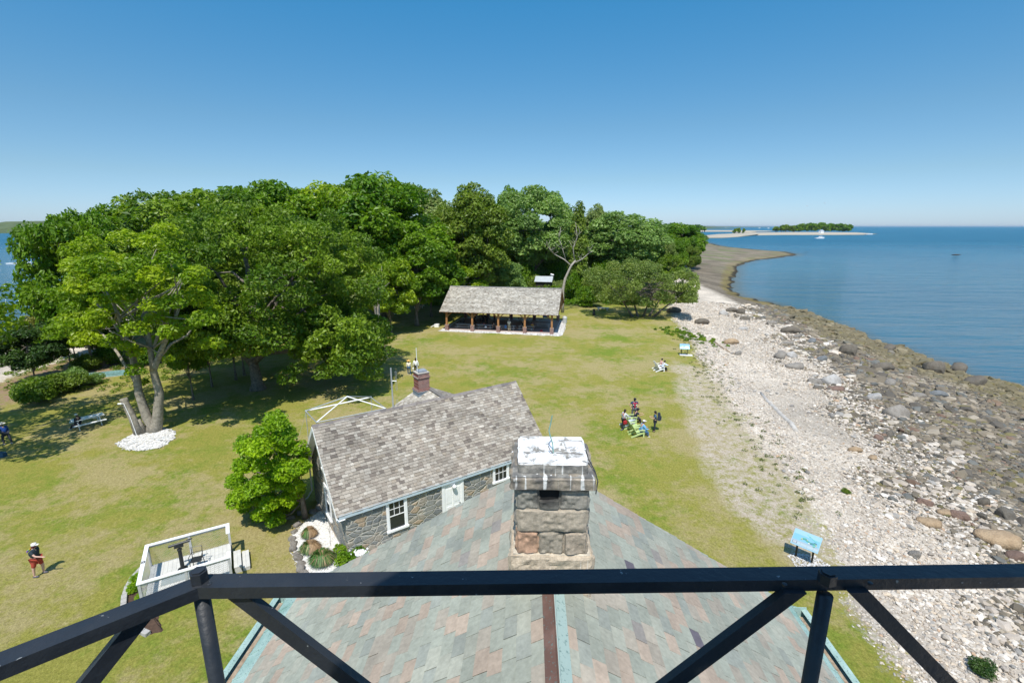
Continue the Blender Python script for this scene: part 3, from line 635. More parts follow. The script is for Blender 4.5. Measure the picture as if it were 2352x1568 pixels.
def window(parent, cx_, cz_, w, h, rows, cols, plane='front', yy=0.0, sash=True):
    fr = MB(); gl = MB(); c = .10
    T = (lambda x, z, o: (x, yy - o, z)) if plane == 'front' else (lambda x, z, o: (yy - o, x, z))
    def bx(m_, xa, xb, za, zb, oa, ob):
        p = [T(x, z, o) for o in (oa, ob) for x, z in ((xa, za), (xb, za), (xb, zb), (xa, zb))]
        m_.add(p, [(0, 1, 2, 3), (7, 6, 5, 4), (0, 4, 5, 1), (1, 5, 6, 2), (2, 6, 7, 3), (3, 7, 4, 0)])
    X0, X1, Z0, Z1 = cx_ - w / 2, cx_ + w / 2, cz_ - h / 2, cz_ + h / 2
    bx(fr, X0, X0 + c * 1.3, Z0, Z1, .0, .05); bx(fr, X1 - c * 1.3, X1, Z0, Z1, 0, .05)
    bx(fr, X0 + c * 1.3, X1 - c * 1.3, Z1 - c, Z1, 0, .052); bx(fr, X0 - .03, X1 + .03, Z0 - .06, Z0 + .05, 0, .10)
    zi0, zi1, xi0, xi1 = Z0 + .05, Z1 - c, X0 + c * 1.3, X1 - c * 1.3
    bx(gl, xi0, xi1, zi0, zi1, .004, .012)
    if sash: bx(fr, xi0, xi1, (zi0 + zi1) / 2 - .02, (zi0 + zi1) / 2 + .02, .012, .035)
    up0 = (zi0 + zi1) / 2 if sash else zi0
    for k in range(1, cols): q = xi0 + (xi1 - xi0) * k / cols; bx(fr, q - .012, q + .012, up0, zi1, .012, .03)
    for k in range(1, rows): q = up0 + (zi1 - up0) * k / rows; bx(fr, xi0, xi1, q - .012, q + .012, .012, .029)
    for q in (xi0 + .015, xi1 - .015): bx(fr, q - .018, q + .018, zi0, zi1, .012, .028)
    f = fr.build('window', M['white'], parent); gl.build('pane', M['glass'], f); return f
window(ct, 2.48, 1.62, 1.08, 1.62, 2, 3); window(ct, 8.66, 2.0, 1.08, 1.06, 2, 3, sash=False)
window(ct, 3.2, 1.55, 1.05, 1.75, 2, 3, 'side'); window(ct, 3.2, 4.05, 1.0, 1.55, 2, 3, 'side')
dr = MB(); dr.box((5.02, -.03, 1.15), (.13, .06, 2.3)); dr.box((6.17, -.03, 1.15), (.13, .06, 2.3)); dr.box((5.6, -.031, 2.3), (1.3, .062, .13))
dr.box((5.6, -.012, 1.12), (1.02, .024, 2.22))
for dz, hh_ in ((1.62, .85), (.6, .8)):
    for dx in (-.24, .24): dr.box((5.6 + dx, -.03, dz), (.34, .012, hh_)); 
for dx in (-.49, 0, .49): dr.box((5.6 + dx, -.034, 1.12), (.06, .02, 2.18))
dd_ = dr.build('door', M['white'], ct); hn = MB(); hn.sph((5.98, -.07, 1.05), .035); hn.build('door_knob', M['dark_metal'], dd_)
lm = MB(); lm.lathe([(.02, 0), (.02, .05), (.09, -.02), (.13, -.10), (.125, -.10), (.0, .0)], 12, (5.62, -.17, 2.22)); lm.tube([(5.62, -.02, 2.3), (5.62, -.17, 2.3), (5.62, -.17, 2.24)], .015, 6)
lm.build('porch_lamp', M['white'], ct, smooth=True)
bc = MB(); cx_, cy_ = 7.95, 8.75
for z0, z1, w in ((4.55, 4.62, .98), (4.62, 4.70, .92), (4.70, 5.42, .80), (5.42, 5.48, .86), (5.48, 5.54, .92), (5.54, 5.60, .86), (5.60, 5.80, .80)): bc.box((cx_, cy_, (z0 + z1) / 2), (w, w, z1 - z0 - .001))
bch = bc.build('brick_chimney', M['brick'], ct)
q = MB(); q.box((cx_, cy_, 5.83), (.86, .86, .05)); q.build('mortar_cap', mk('mortar', (.42, .38, .33), .9), bch)
q = MB(); q.prism([(cx_ - .3, cy_ - .28), (cx_ + .3, cy_ - .3), (cx_ + .32, cy_ + .24), (cx_ - .25, cy_ + .3)], 5.86, 5.97); q.build('capstone', mk('bluestone', (.25, .28, .31), .7), bch)
q = MB(); q.box((cx_, cy_, 4.2), (.94, .94, .68)); q.box((cx_, cy_, 4.53), (1.02, 1.02, .05)); q.build('lead_flashing', mk('lead', (.20, .25, .29), .55, .1, 4, .1), bch)
q = MB(); q.tube([(cx_ - .36, cy_ - .2, 5.8), (cx_ - .37, cy_ - .2, 7.6)], .018, 6); q.build('whip_antenna', M['white'], bch)

# gravel bed and planting at the cottage gable
def patch_mesh(name, pts, mat, h=.03, label=None, seed=0, kind='structure', edge=.25):
    pts = np.array(pts); c = pts.mean(0); k = 90; ang = np.linspace(0, 2 * math.pi, k, endpoint=False)
    # resample outline
    seg = np.vstack([pts, pts[:1]]); dl_ = np.r_[0, np.cumsum(np.hypot(*np.diff(seg, axis=0).T))]; s_ = np.linspace(0, dl_[-1], k, endpoint=False)
    X = np.interp(s_, dl_, seg[:, 0]); Y = np.interp(s_, dl_, seg[:, 1])
    r = np.random.RandomState(seed); X += (r.rand(k) - .5) * edge; Y += (r.rand(k) - .5) * edge
    V = []; Fs = []; rings = [1, .93, .6, .25]
    for j, q in enumerate(rings):
        for i in range(k): V.append((c[0] + (X[i] - c[0]) * q, c[1] + (Y[i] - c[1]) * q, (.004 if j == 0 else h) + GZ(c[0] + (X[i] - c[0]) * q, c[1] + (Y[i] - c[1]) * q)))
    V.append((c[0], c[1], h + GZ(c[0], c[1]))); n = len(rings)
    for j in range(n - 1): Fs += [(j * k + i, j * k + (i + 1) % k, (j + 1) * k + (i + 1) % k, (j + 1) * k + i) for i in range(k)]
    m_ = MB(); m_.add(V, Fs + [((n - 1) * k + i, (n - 1) * k + (i + 1) % k, n * k) for i in range(k)])
    o = m_.build(name, mat, smooth=True); tag(o, label, kind=kind); return o
# ---------------- picnic pavilion
PA = math.atan2(69.65 - 72.53, 5.86 + 9.96); PO = (-9.96, 72.53, 0)
pv = thing('picnic_pavilion', 'open timber picnic pavilion with grey shingle roof, posts on brick bases and white stone edge', 'pavilion', PO, PA)
pu = np.array([math.cos(PA), math.sin(PA)]); pw = np.array([-math.sin(PA), math.cos(PA)])
def PV(x, y, z=0): return (PO[0] + pu[0] * x + pw[0] * y, PO[1] + pu[1] * x + pw[1] * y, z)
PL, PD, PE, PR = 16.08, 10.6, 3.12, 5.95
for i in range(5):
    for y in (0, PD):
        x = i * PL / 4; p = MB()
        p.box((x, y, 1.9), (.27, .27, 2.4)); p.box((x, y, 3.0), (.30, .30, .1))
        po = p.build('post', M['cedar_post'], pv)
        b = MB(); b.box((x, y, .42), (.52, .52, .84)); b.box((x, y, .86), (.58, .58, .07)); b.build('brick_base', M['brick'], po)
        b = MB()
        for s_ in (-1, 1):
            if 0 <= x + s_ * .9 <= PL: b.beam((x + s_ * .08, y, 2.15), (x + s_ * 1.0, y, 3.0), .13, .14)
        s_ = 1 if y == 0 else -1; b.beam((x, y + s_ * .08, 2.15), (x, y + s_ * .95, 3.0), .13, .14)
        b.build('brace', M['cedar_post'], po)
b = MB()
for y in (0, PD): b.beam((-.9, y, 3.08), (PL + .9, y, 3.08), .2, .26)
for i in range(5): b.beam((i * PL / 4, -.1, 3.10), (i * PL / 4, PD + .1, 3.10), .18, .24); b.beam((i * PL / 4, PD / 2, 3.1), (i * PL / 4, PD / 2, 5.8), .18, .18)
b.beam((-.8, PD / 2, 5.78), (PL + .8, PD / 2, 5.78), .16, .2)
b.build('roof_beam', M['cedar_post'], pv)
rf = MB(); rr = np.random.RandomState(5); OVy = .62; tn = (PR - PE) / (PD / 2); zl = PE - OVy * tn + .1; sl = math.hypot(PD / 2 + OVy, (PD / 2 + OVy) * tn)
patch = lambda a, s_: .82 + .36 * float(vnoise(a * .5 + 20, s_ * 1.8 + 30, 1.1, 44))
tiles(rf, (-.95, -OVy, zl + .05), (1, 0, 0), (0, 1, tn), PL + 1.9, sl, .2, .26, .02, SHIN2, rr, .14, patch=patch)
tiles(rf, (-.95, PD + OVy, zl + .05), (1, 0, 0), (0, -1, tn), PL + 1.9, sl, .4, .6, .02, SHIN2, rr, .14)
rf.beam((-.97, PD / 2, PR + .19), (PL + .97, PD / 2, PR + .19), .3, .03, col=(.42, .41, .40))
rf.build('roof', M['shingle'], pv)
q = MB()
x0, x1 = -.93, PL + .93
q.add([(x0, -OVy, zl), (x1, -OVy, zl), (x1, PD / 2, PR + .1), (x0, PD / 2, PR + .1), (x0, PD + OVy, zl), (x1, PD + OVy, zl)], [(0, 1, 2, 3), (3, 2, 5, 4)], (.5, .4, .3))
for xx in np.arange(x0 + .1, x1, .6):
    for sy, ya in ((1, -OVy), (-1, PD + OVy)): q.beam((xx, ya + .02 * sy, zl - .05), (xx, PD / 2, PR + .02), .06, .13)
q.build('rafters', M['cedar_post'], pv)
for xe in (x0 + .15, x1 - .15):
    q = MB(); q.add([(xe, .6, PE - .1), (xe, PD - .6, PE - .1), (xe, PD / 2, PR)], [(0, 1, 2)], (.7, .7, .7)); q.beam((xe, 0, 3.02), (xe, PD, 3.02), .08, .25)
    q.build('gable_boards', M['cedar_post'], pv)
q = MB(); q.box((PL / 2 - .0, PD / 2 - .1, .03), (PL + .6, PD - .9, .08)); q.build('floor_slab', M['paving'], pv)
patch_mesh('gravel', [PV(-1.2, -.95)[:2], PV(PL + 1.4, -1.15)[:2], PV(PL + 1.7, 4)[:2], PV(PL + 1.3, PD + .4)[:2], PV(-.7, PD + .4)[:2], PV(-.9, 4)[:2]], M['gravel'], .018, seed=3, edge=.3)

def make_table(mat, L=1.9, name='picnic_table', label='', group=None):
    t_ = thing(name, label, 'picnic table', (0, 0, -50), 0, group)
    m = MB()
    for i in range(5): m.box((0, -.30 + i * .15, .75), (L, .14, .04))
    m.build('tabletop', mat, t_)
    for s_ in (-1, 1):
        m = MB(); 
        for k in range(2): m.box((0, s_ * (.62 + k * .13), .44), (L, .12, .04))
        m.build('seat', mat, t_)
    for s_ in (-1, 1):
        for q in (-1, 1):
            m = MB(); m.beam((s_ * (L / 2 - .32), q * .22, .73), (s_ * (L / 2 - .32), q * .62, .0), .09, .04, up=(1, 0, 0)); m.build('leg', mat, t_)
        m = MB(); m.box((s_ * (L / 2 - .36), 0, .40), (.04, 1.5, .09)); m.box((s_ * (L / 2 - .36), 0, .70), (.04, .72, .09)); m.beam((s_ * (L / 2 - .38), 0, .42), (s_ * .12, 0, .70), .06, .04); m.build('cross_brace', mat, t_)
    return t_
grp = 'grey picnic tables under the pavilion roof'
tb = make_table(M['grey_wood'], 2.5, label='grey picnic table under the left front corner of the pavilion', group=grp)
tb.location = PV(2.2, 1.6); tb.rotation_euler = (0, 0, PA)
for (x, y, lab) in [(5.6, 1.6, 'grey picnic table behind the second brick based post from the left'), (9.2, 1.6, 'grey picnic table beside the standing person in the cream shirt, under the pavilion'), (12.0, 1.8, 'short grey picnic table under the pavilion where the yellow jacket sits'), (15.0 - .7, 4.2, 'grey picnic table under the pavilion nearest the front right corner'),
                    (3.6, 8.2, 'grey picnic table in the back row of the pavilion, farthest left'), (7.2, 8.2, 'grey picnic table in the back row of the pavilion, second from the left'), (10.8, 8.2, 'grey picnic table in the back row of the pavilion, third from the left'), (14.2, 8.2, 'grey picnic table in the back row of the pavilion, farthest right')]:
    dup(tb, PV(x, y), PA, lab)
wt = make_table(M['white'], 2.0, label='white picnic table standing in tree shade on the left lawn'); p = G(205, 978); wt.location = (p[0], p[1], 0); wt.rotation_euler = (0, 0, R(52))

# ---------------- trees
LV = {}
def leaves(name, mat, blobs, n, size, seed, flat=.5, spread=.5, zmin=None):
    r = np.random.RandomState(seed); B = np.array(blobs, float)          # x y z rx ry rz tint
    w = (B[:, 3] * B[:, 4]) ** 1.0; idx = r.choice(len(B), n, p=w / w.sum()); b = B[idx]
    d = r.normal(size=(n, 3)); d[:, 2] += .28; d /= np.linalg.norm(d, axis=1)[:, None]
    lowm = d[:, 2] < -.25; d[lowm, 2] *= .5
    rad = .60 + .46 * r.rand(n) ** .6
    wob = .82 + .36 * vnoise(d[:, 0] * 9 + b[:, 0] * 7 + 99, d[:, 2] * 9 + b[:, 1] * 5 + d[:, 1] * 6 + 99, 2.2, seed % 50)
    p = b[:, :3] + d * b[:, 3:6] * (rad * wob)[:, None]
    nr = d * .55 + r.normal(size=(n, 3)) * spread; nr[:, 2] += flat; nr /= np.linalg.norm(nr, axis=1)[:, None]
    a = r.normal(size=(n, 3)); u = np.cross(nr, a); u /= np.linalg.norm(u, axis=1)[:, None]; v = np.cross(nr, u)
    s_ = size * (.45 + 1.15 * r.rand(n) ** 1.5); l = s_ * (.5 + .28 * r.rand(n)); wd = s_ * .38
    V = np.stack([p - u * l[:, None], p + v * wd[:, None] + nr * (s_ * .08)[:, None], p + u * l[:, None] - nr * (s_ * .15)[:, None], p - v * wd[:, None] + nr * (s_ * .08)[:, None]], 1)
    t1 = np.clip(b[:, 6] + .35 * (r.rand(n) - .5), 0, 1); t2 = .75 + .5 * r.rand(n)
    C = np.repeat(np.stack([t1, t2, np.zeros(n)], 1), 4, axis=0)
    m = MB(); m.V.append(V.reshape(-1, 3)); m.C.append(C); m.F.append(np.arange(4 * n).reshape(-1, 4)); m.n = 4 * n
    return m.mesh(name, mat)
def crown_blobs(seed, rx, ry, z0, z1, nb, br, shape='dome', open_=0.0):
    r = np.random.RandomState(seed); out = []; zc = (z0 + z1) / 2; rz = (z1 - z0) / 2; k = 0
    while len(out) < nb and k < nb * 40:
        k += 1; d = r.normal(size=3); d /= np.linalg.norm(d); q = .55 + .45 * r.rand() ** .5
        if shape == 'dome' and d[2] < 0: d[2] *= .8
        x, y, z = d[0] * rx * q, d[1] * ry * q, zc + d[2] * rz * q
        if shape == 'cone': f = 1 - (z - z0) / (z1 - z0) * .8; x *= f; y *= f
        b = br * (.65 + .7 * r.rand())
        if any((x - o[0]) ** 2 + (y - o[1]) ** 2 + (z - o[2]) ** 2 < (b * .55) ** 2 for o in out): continue
        out.append((x, y, z, b, b, b * .85, r.rand()))
    return out
def limbs(m, blobs, trunk_pts, r0, seed, nl=12, col=(1, 1, 1)):
    r = np.random.RandomState(seed); tp = np.array(trunk_pts, float); k = len(tp)
    m.tube(tp, [r0 * (1.45 if i == 0 else 1 - .62 * i / (k - 1)) for i in range(k)], 9, col)
    sel = r.permutation(len(blobs))[:nl]
    for i in sel:
        b = np.array(blobs[i][:3]); j = r.randint(max(1, k // 2), k); a = tp[j]
        mid = a * .5 + b * .5 + np.array([0, 0, .35 * r.rand() * abs(b[2] - a[2])]) + r.normal(size=3) * .3
        q1 = a * .8 + mid * .2 + r.normal(size=3) * .1
        rr_ = r0 * (.22 + .2 * r.rand())
        m.tube([a, q1, mid, mid * .4 + b * .6 + r.normal(size=3) * .25, b], [rr_, rr_ * .85, rr_ * .6, rr_ * .4, rr_ * .15], 6, col)
PROTO = {}
def proto(key, mat, rx, ry, z0, z1, nb, br, n, size, seed, r0=.35, shape='dome', nl=12, flat=.5, lean=(0, 0), bark='bark'):
    bl = crown_blobs(seed, rx, ry, z0, z1, nb, br, shape)
    me = leaves('crown', mat, bl, n, size, seed, flat)
    m = MB(); zt = z0 + (z1 - z0) * .55
    limbs(m, bl, [(0, 0, -.2), (lean[0] * .2, lean[1] * .2, z0 * .5), (lean[0] * .6, lean[1] * .6, z0), (lean[0], lean[1], zt)], r0, seed + 1, nl)
    vv = np.empty(len(me.vertices) * 3, np.float32); me.vertices.foreach_get('co', vv); vv = vv.reshape(-1, 3)
    PROTO[key] = (me, m.mesh('trunk', M[bark], True), float(np.percentile(vv[:, 2], 99.7)), float(np.percentile(np.hypot(vv[:, 0], vv[:, 1]), 95)))
def tree(key, x, y, z, sc, rz, label, cat='tree', group=None, name='tree', mat=None):
    me, tr_, zt, rx = PROTO[key]
    t_ = thing(name, label, cat, (x, y, z), rz, group, sc)
    for nm, me_ in (('crown', me), ('trunk', tr_)):
        o = bpy.data.objects.new(nm, me_); COL.objects.link(o); o.parent = t_
        if nm == 'crown' and mat: o.material_slots[0].link = 'OBJECT'; o.material_slots[0].material = M[mat]
    return t_
def ptree(key, px, Y, top, width, label, group=None, name='tree', mat=None, zb=None, rz=None, sy=None, cat='tree'):
    me, tr_, zt, rx = PROTO[key]
    zc_ = Y * CT + 4 * ST; X = (px - CX) / F * zc_; zg = GZ(X, Y) if zb is None else zb
    ztop = atY(px, top, Y)[2]; sz = (ztop - zg) / zt; sx = (width / F * zc_) / (2 * rx)
    return tree(key, X, Y, zg, (sx, sx if sy is None else sy, sz), (px * 7.3 % 360) * math.pi / 180 if rz is None else rz, label, cat, group, name, mat)

proto('big', M['lf_green'], 8, 8, 4, 18, 110, 1.9, 46000, .40, 101, .5, nl=16)
proto('big2', M['lf_olive'], 7, 7, 3.5, 18, 100, 1.75, 42000, .40, 102, .5, nl=16)
proto('tall', M['lf_green'], 5, 5, 2.5, 18, 95, 1.45, 34000, .36, 103, .4, nl=16)
proto('mid', M['lf_lime'], 4.5, 4.5, 1.8, 10, 65, 1.2, 26000, .29, 104, .2, nl=14)
proto('small', M['lf_olive'], 2.6, 2.6, .9, 5, 34, .95, 11000, .24, 105, .11, nl=12)
proto('cedar', M['lf_dark'], 1.9, 1.9, .6, 10, 60, .85, 12000, .28, 106, .15, 'cone', nl=8)
proto('bush', M['lf_green'], 1.7, 1.7, .1, 2.0, 22, .75, 5000, .20, 107, .05, nl=6)
proto('sparse', M['lf_maple'], 7.5, 7.5, 5.5, 15, 105, 1.15, 15000, .28, 108, .3, nl=30)

# the two specimen trees close by
p = G(345, 990); r = np.random.RandomState(7)
mt = thing('maple_tree', 'pale barked multi stemmed maple with yellow green leaves rising from a white stone ring', 'tree', (p[0], p[1], 0))
def loc(px, py, dy=0.0): q = atY(px, py, p[1] + dy); return (q[0] - p[0], dy, q[2])
bl = []
env = [(150, 700), (175, 630), (230, 590), (290, 560), (350, 552), (400, 575), (440, 620), (465, 680), (455, 740), (400, 790), (335, 800), (260, 770), (215, 750), (172, 735), (240, 660), (300, 620), (360, 640), (410, 690), (350, 720), (290, 700), (462, 790), (330, 872), (200, 680), (270, 610), (390, 610), (425, 740), (310, 760), (230, 710), (190, 600), (470, 640), (380, 820), (470, 720), (195, 785), (290, 810), (430, 810), (320, 670), (380, 760)]
for i, (a, b) in enumerate(env):
    for dy in (-3.4 + 1.4 * r.rand(), -1.2 + 1.0 * r.rand(), 1.2 + 1.6 * r.rand(), 3.2 + r.rand()):
        if r.rand() < .36: continue
        k = .8 if b < 800 else .5
        if b > 780 and abs(dy) > 2: continue
        q = loc(a + r.normal() * 15, b + r.normal() * 14, dy); s_ = (.62 + .62 * r.rand()) * k; bl.append((q[0], q[1], q[2], s_ * 1.15, s_ * 1.15, s_ * .8, r.rand()))
bpy_c = bpy.data.objects.new('crown', leaves('crown', M['lf_maple'], bl, 34000, .19, 31, .7, .6)); COL.objects.link(bpy_c); bpy_c.parent = mt
tk = MB()
L2 = lambda pts, dys=None: [loc(a, b, 0 if dys is None else dys[i]) for i, (a, b) in enumerate(pts)]
tk.tube([(.12, 0, -.2), (.2, .1, .5)] + L2([(338, 960), (318, 900), (312, 850), (300, 800), (262, 740), (215, 690)], [0, 0, 0, .2, .6, 1]), [.55, .40, .34, .27, .24, .19, .13, .06], 12)
tk.tube([(.3, 0, -.2), (.5, .1, .5)] + L2([(362, 960), (366, 900), (352, 850), (372, 800), (400, 740), (420, 680)], [0, .1, .1, 0, -.4, -.8]), [.55, .42, .36, .30, .25, .17, .12, .06], 12)
tk.tube(L2([(314, 870), (296, 790), (262, 700), (240, 660)], [0, -.4, -.9, -1.2]), [.2, .15, .1, .05], 8)
tk.tube(L2([(352, 850), (342, 780), (332, 700), (330, 630)], [0, .3, .6, .5]), [.22, .17, .11, .05], 8)
tk.tube(L2([(318, 890), (270, 810), (238, 770), (205, 735)], [0, 1.2, 2.4, 3]), [.12, .10, .08, .04], 8)
tk.tube(L2([(358, 830), (392, 790), (430, 770), (455, 735)], [0, 1, 2, 3]), [.15, .11, .08, .04], 8)
for i in range(26):
    b = np.array(bl[r.randint(len(bl))][:3]); a = np.array(L2([[(300, 780), (352, 800), (335, 720), (262, 740), (400, 740)][i % 5]])[0])
    tk.tube([a, a * .5 + b * .5 + r.normal(size=3) * .3, b], [.08, .05, .02], 5)
tk.tube([(-.30, -.3, -.15), (-.45, -.35, .7), (-.55, -.35, 1.1)], [.36, .26, .2], 10)
tk.build('trunk', M['pale_bark'], mt, smooth=True)
sn = MB(); s0 = np.array(loc(322, 995, -.5)); s1 = np.array(loc(283, 915, -.5))
sn.tube([s0 + (0, 0, -.2), s0 * .55 + s1 * .45, s1 * .93 + s0 * .07, s1], [.40, .27, .25, .27], 12); sn.build('cut_limb', M['pale_bark'], mt, smooth=True)
sc_ = MB(); sc_.tube([s1, s1 + (s1 - s0) * .006], .245, 12); sc_.build('sawn_face', M['deadwood'], mt)
pp = thing('drain_pipe', 'thin white pipe running up the sawn off limb of the maple', 'pipe', (p[0], p[1], 0))
cbl = MB(); cbl.tube([s1 * .9 + s0 * .1 + (-.05, -.32, 0), s1 * .88 + s0 * .12 + (.12, -.29, .05), s0 * .5 + s1 * .5 + (.12, -.30, 0), s0 * .95 + s1 * .05 + (.06, -.38, -.15)], .022, 6); cbl.box(s1 * .9 + s0 * .1 + (-.12, -.34, 0), (.28, .1, .09)); cbl.build('pipe', M['white'], pp)
patch_mesh('gravel', [G(a, b)[:2] for a, b in [(268, 1018), (300, 1000), (330, 985), (370, 982), (402, 992), (398, 1010), (370, 1028), (320, 1036), (285, 1032)]], M['gravel'], .05, seed=5, edge=.22)

p = G(593, 893); ox, oy = p[0], p[1]
ok = thing('oak_tree', 'broad spreading oak with glossy olive green leaves and a thick pale trunk', 'tree', (ox, oy, 0))
bl = []; r = np.random.RandomState(9); k = 0
while len(bl) < 260 and k < 9000:
    k += 1; d = r.normal(size=3); d /= np.linalg.norm(d); q = .6 + .4 * r.rand()
    x, y, z = d[0] * 11.6 * q + .3, d[1] * 10.5 * q + 3, 9.3 + d[2] * 8.9 * q * (1 if d[2] > 0 else .86)
    if z < 1.7: continue
    if z < 4.6 and not (x > 4.5 or (x < -4 and y > 2) or y > 6): continue
    b = .75 + .95 * r.rand()
    if any((x - o[0]) ** 2 + (y - o[1]) ** 2 + (z - o[2]) ** 2 < (b * .6) ** 2 for o in bl): continue
    bl.append((x, y, z, b, b, b * .85, r.rand()))
for _ in range(75):                                          # low skirt of foliage on the open side
    b = .7 + .75 * r.rand(); bl.append((4.5 + 8.0 * r.rand(), -5.5 + 11 * r.rand(), 2.0 + 5.2 * r.rand(), b, b, b * .8, r.rand()))
for _ in range(30):
    b = .7 + .6 * r.rand(); bl.append((-3 + 7 * r.rand(), -6.5 + 3 * r.rand(), 5.0 + 3 * r.rand(), b, b, b * .8, r.rand()))
o = bpy.data.objects.new('crown', leaves('crown', M['lf_oak'], bl, 150000, .235, 41, .4, .8)); COL.objects.link(o); o.parent = ok
tk = MB(); limbs(tk, bl, [(0, 0, -.2), (.0, 0, .6), (-.15, .1, 2.0), (-.45, .3, 3.6), (-.2, .8, 6), (.3, 1.6, 9)], .62, 12, 46)
tk.tube([(-.25, .1, 2.4), (-1.6, .2, 4.2), (-3.6, .6, 5.8)], [.36, .25, .15], 8); tk.tube([(0, 0, 2.8), (2.2, -.3, 4.6), (4.8, -.6, 6.2)], [.34, .24, .14], 8)
tk.build('trunk', M['bark'], ok, smooth=True)

# grove of thin trunked trees between the maple and the oak
gv_ = 'slim trees in the shade between the maple and the oak'
for (px, py, top, w, mat, lab) in [(398, 918, 680, 110, 'lf_green', 'slim shaded tree just right of the maple trunk'), (447, 888, 650, 120, 'lf_green', 'slim shaded tree midway between the maple and the oak trunk'), (507, 872, 640, 130, 'lf_olive', 'slim shaded tree left of the oak trunk'), (528, 862, 650, 130, 'lf_lime', 'slim shaded tree just behind and left of the oak trunk')]:
    g0 = G(px, py); ptree('mid', px, g0[1], top, w, lab, gv_, mat=mat)
# larger trees left and behind
ptree('mid', 165, 52, 492, 190, 'green maple at the left edge of the wood, standing against the water', mat='lf_green', name='maple_tree')
ptree('tall', 245, 62, 480, 190, 'green leaved tree rising directly behind the yellow green maple', mat='lf_green')
ptree('mid', 112, 52, 690, 110, 'low dark green tree at the left beside the water', mat='lf_green')
tree('sparse', -40.0, 29.0, 0, 1, .6, 'sparse pale leaved tree cut by the left edge of the picture', mat='lf_maple')
ptree('mid', 20, 47, 748, 130, 'dark leaved tree low at the left edge above the shore', mat='lf_dark', name='shore_tree')
ptree('small', 125, 57, 700, 90, 'small bronze leaved tree on the left shore', mat='lf_red', name='shore_tree')
ptree('small', 70, 62, 690, 80, 'small bronze and green tree at the left nearest the water', mat='lf_red', name='shore_tree')
ptree('small', 183, 57, 715, 110, 'small dark trunked tree on the left shore behind the scrub', mat='lf_olive', name='shore_tree')
wd = 'tall trees of the wood behind the lawn'
W_ = [('big2', 480, 66, 440, 300, 'lf_oak', 'rounded olive green treetop directly behind the oak'), ('big2', 365, 68, 448, 220, 'lf_oak', 'olive green tree with feathery top between the maple and the oak'),
      ('big', 640, 78, 424, 290, 'lf_green', 'green treetop showing above the right half of the oak'), ('big', 760, 82, 428, 260, 'lf_maple', 'yellow green treetop right of the oak'),
      ('big', 868, 84, 407, 310, 'lf_green', 'largest bright green dome shaped tree of the wood'), ('tall', 950, 76, 520, 140, 'lf_green', 'bright green tree in front of the great green dome, at its right'),
      ('mid', 888, 70, 600, 130, 'lf_maple', 'young light green maple at the edge of the lawn beside the oak crown'), ('tall', 1092, 92, 428, 150, 'lf_olive', 'tall brown green tree standing behind the left half of the pavilion'),
      ('tall', 1018, 97, 478, 110, 'lf_olive', 'dull green tree in the gap between the green dome and the tall brown green tree'), ('big', 1228, 116, 433, 200, 'lf_grey_veil', 'rounded blue green tree behind the pavilion ridge, wider than its neighbours'),
      ('tall', 1165, 122, 434, 70, 'lf_green', 'narrow treetop peeping up left of the rounded blue green tree'), ('big2', 1432, 124, 490, 180, 'lf_grey_veil', 'broad olive tree right of the dead tree'),
      ('tall', 1365, 126, 474, 70, 'lf_pale', 'pale grey green treetop behind the dead tree'), ('big', 1552, 190, 514, 130, 'lf_green', 'dark green trees of the far point, left part'),
      ('mid', 1588, 215, 534, 60, 'lf_green', 'last small tree at the end of the far point'), ('big2', 1490, 150, 516, 100, 'lf_grey_veil', 'green tree behind the leaning shore tree'),
      ('big', 600, 112, 436, 260, 'lf_pale', 'pale treetop far behind the oak'), ('big', 930, 118, 428, 260, 'lf_pale', 'pale treetop behind the right flank of the green dome'), ('big2', 1120, 130, 470, 230, 'lf_oak', 'far tree filling the gap behind the pavilion'), ('big2', 1310, 140, 500, 190, 'lf_oak', 'far tree behind the narrow cedar')]
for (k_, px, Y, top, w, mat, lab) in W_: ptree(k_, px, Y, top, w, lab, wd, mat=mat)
for (px, Y, top, w, mat, lab) in [(1530, 128, 560, 60, 'lf_shore', 'pale bushy tree at the beach edge behind the shore tree'), (1556, 150, 548, 60, 'lf_green', 'dark bushy tree on the far point, front left'), (1580, 175, 544, 56, 'lf_green', 'dark bushy tree on the far point, front right'), (1592, 160, 566, 40, 'lf_olive', 'low olive bush at the end of the far point'), (1545, 118, 585, 60, 'lf_oak', 'low bushy tree between the shore tree and the far point')]: ptree('mid', px, Y, top, w, lab, wd, mat=mat)
ptree('mid', 705, 62, 600, 160, 'mid green tree whose lower crown shows behind the oak at its right', wd, mat='lf_green')
ptree('cedar', 1329, 104, 468, 42, 'narrow dark cedar beside the dead tree', mat='lf_olive', name='cedar_tree')
ptree('mid', 1060, 87, 610, 110, 'small light green tree with a dark forked limb at the back left of the pavilion', mat='lf_maple')
ptree('mid', 985, 84, 580, 150, 'bright green tree left of the pavilion roof', mat='lf_green')
ptree('mid', 1165, 98, 600, 90, 'olive tree low behind the pavilion ridge, left of the shed', mat='lf_grey_veil')
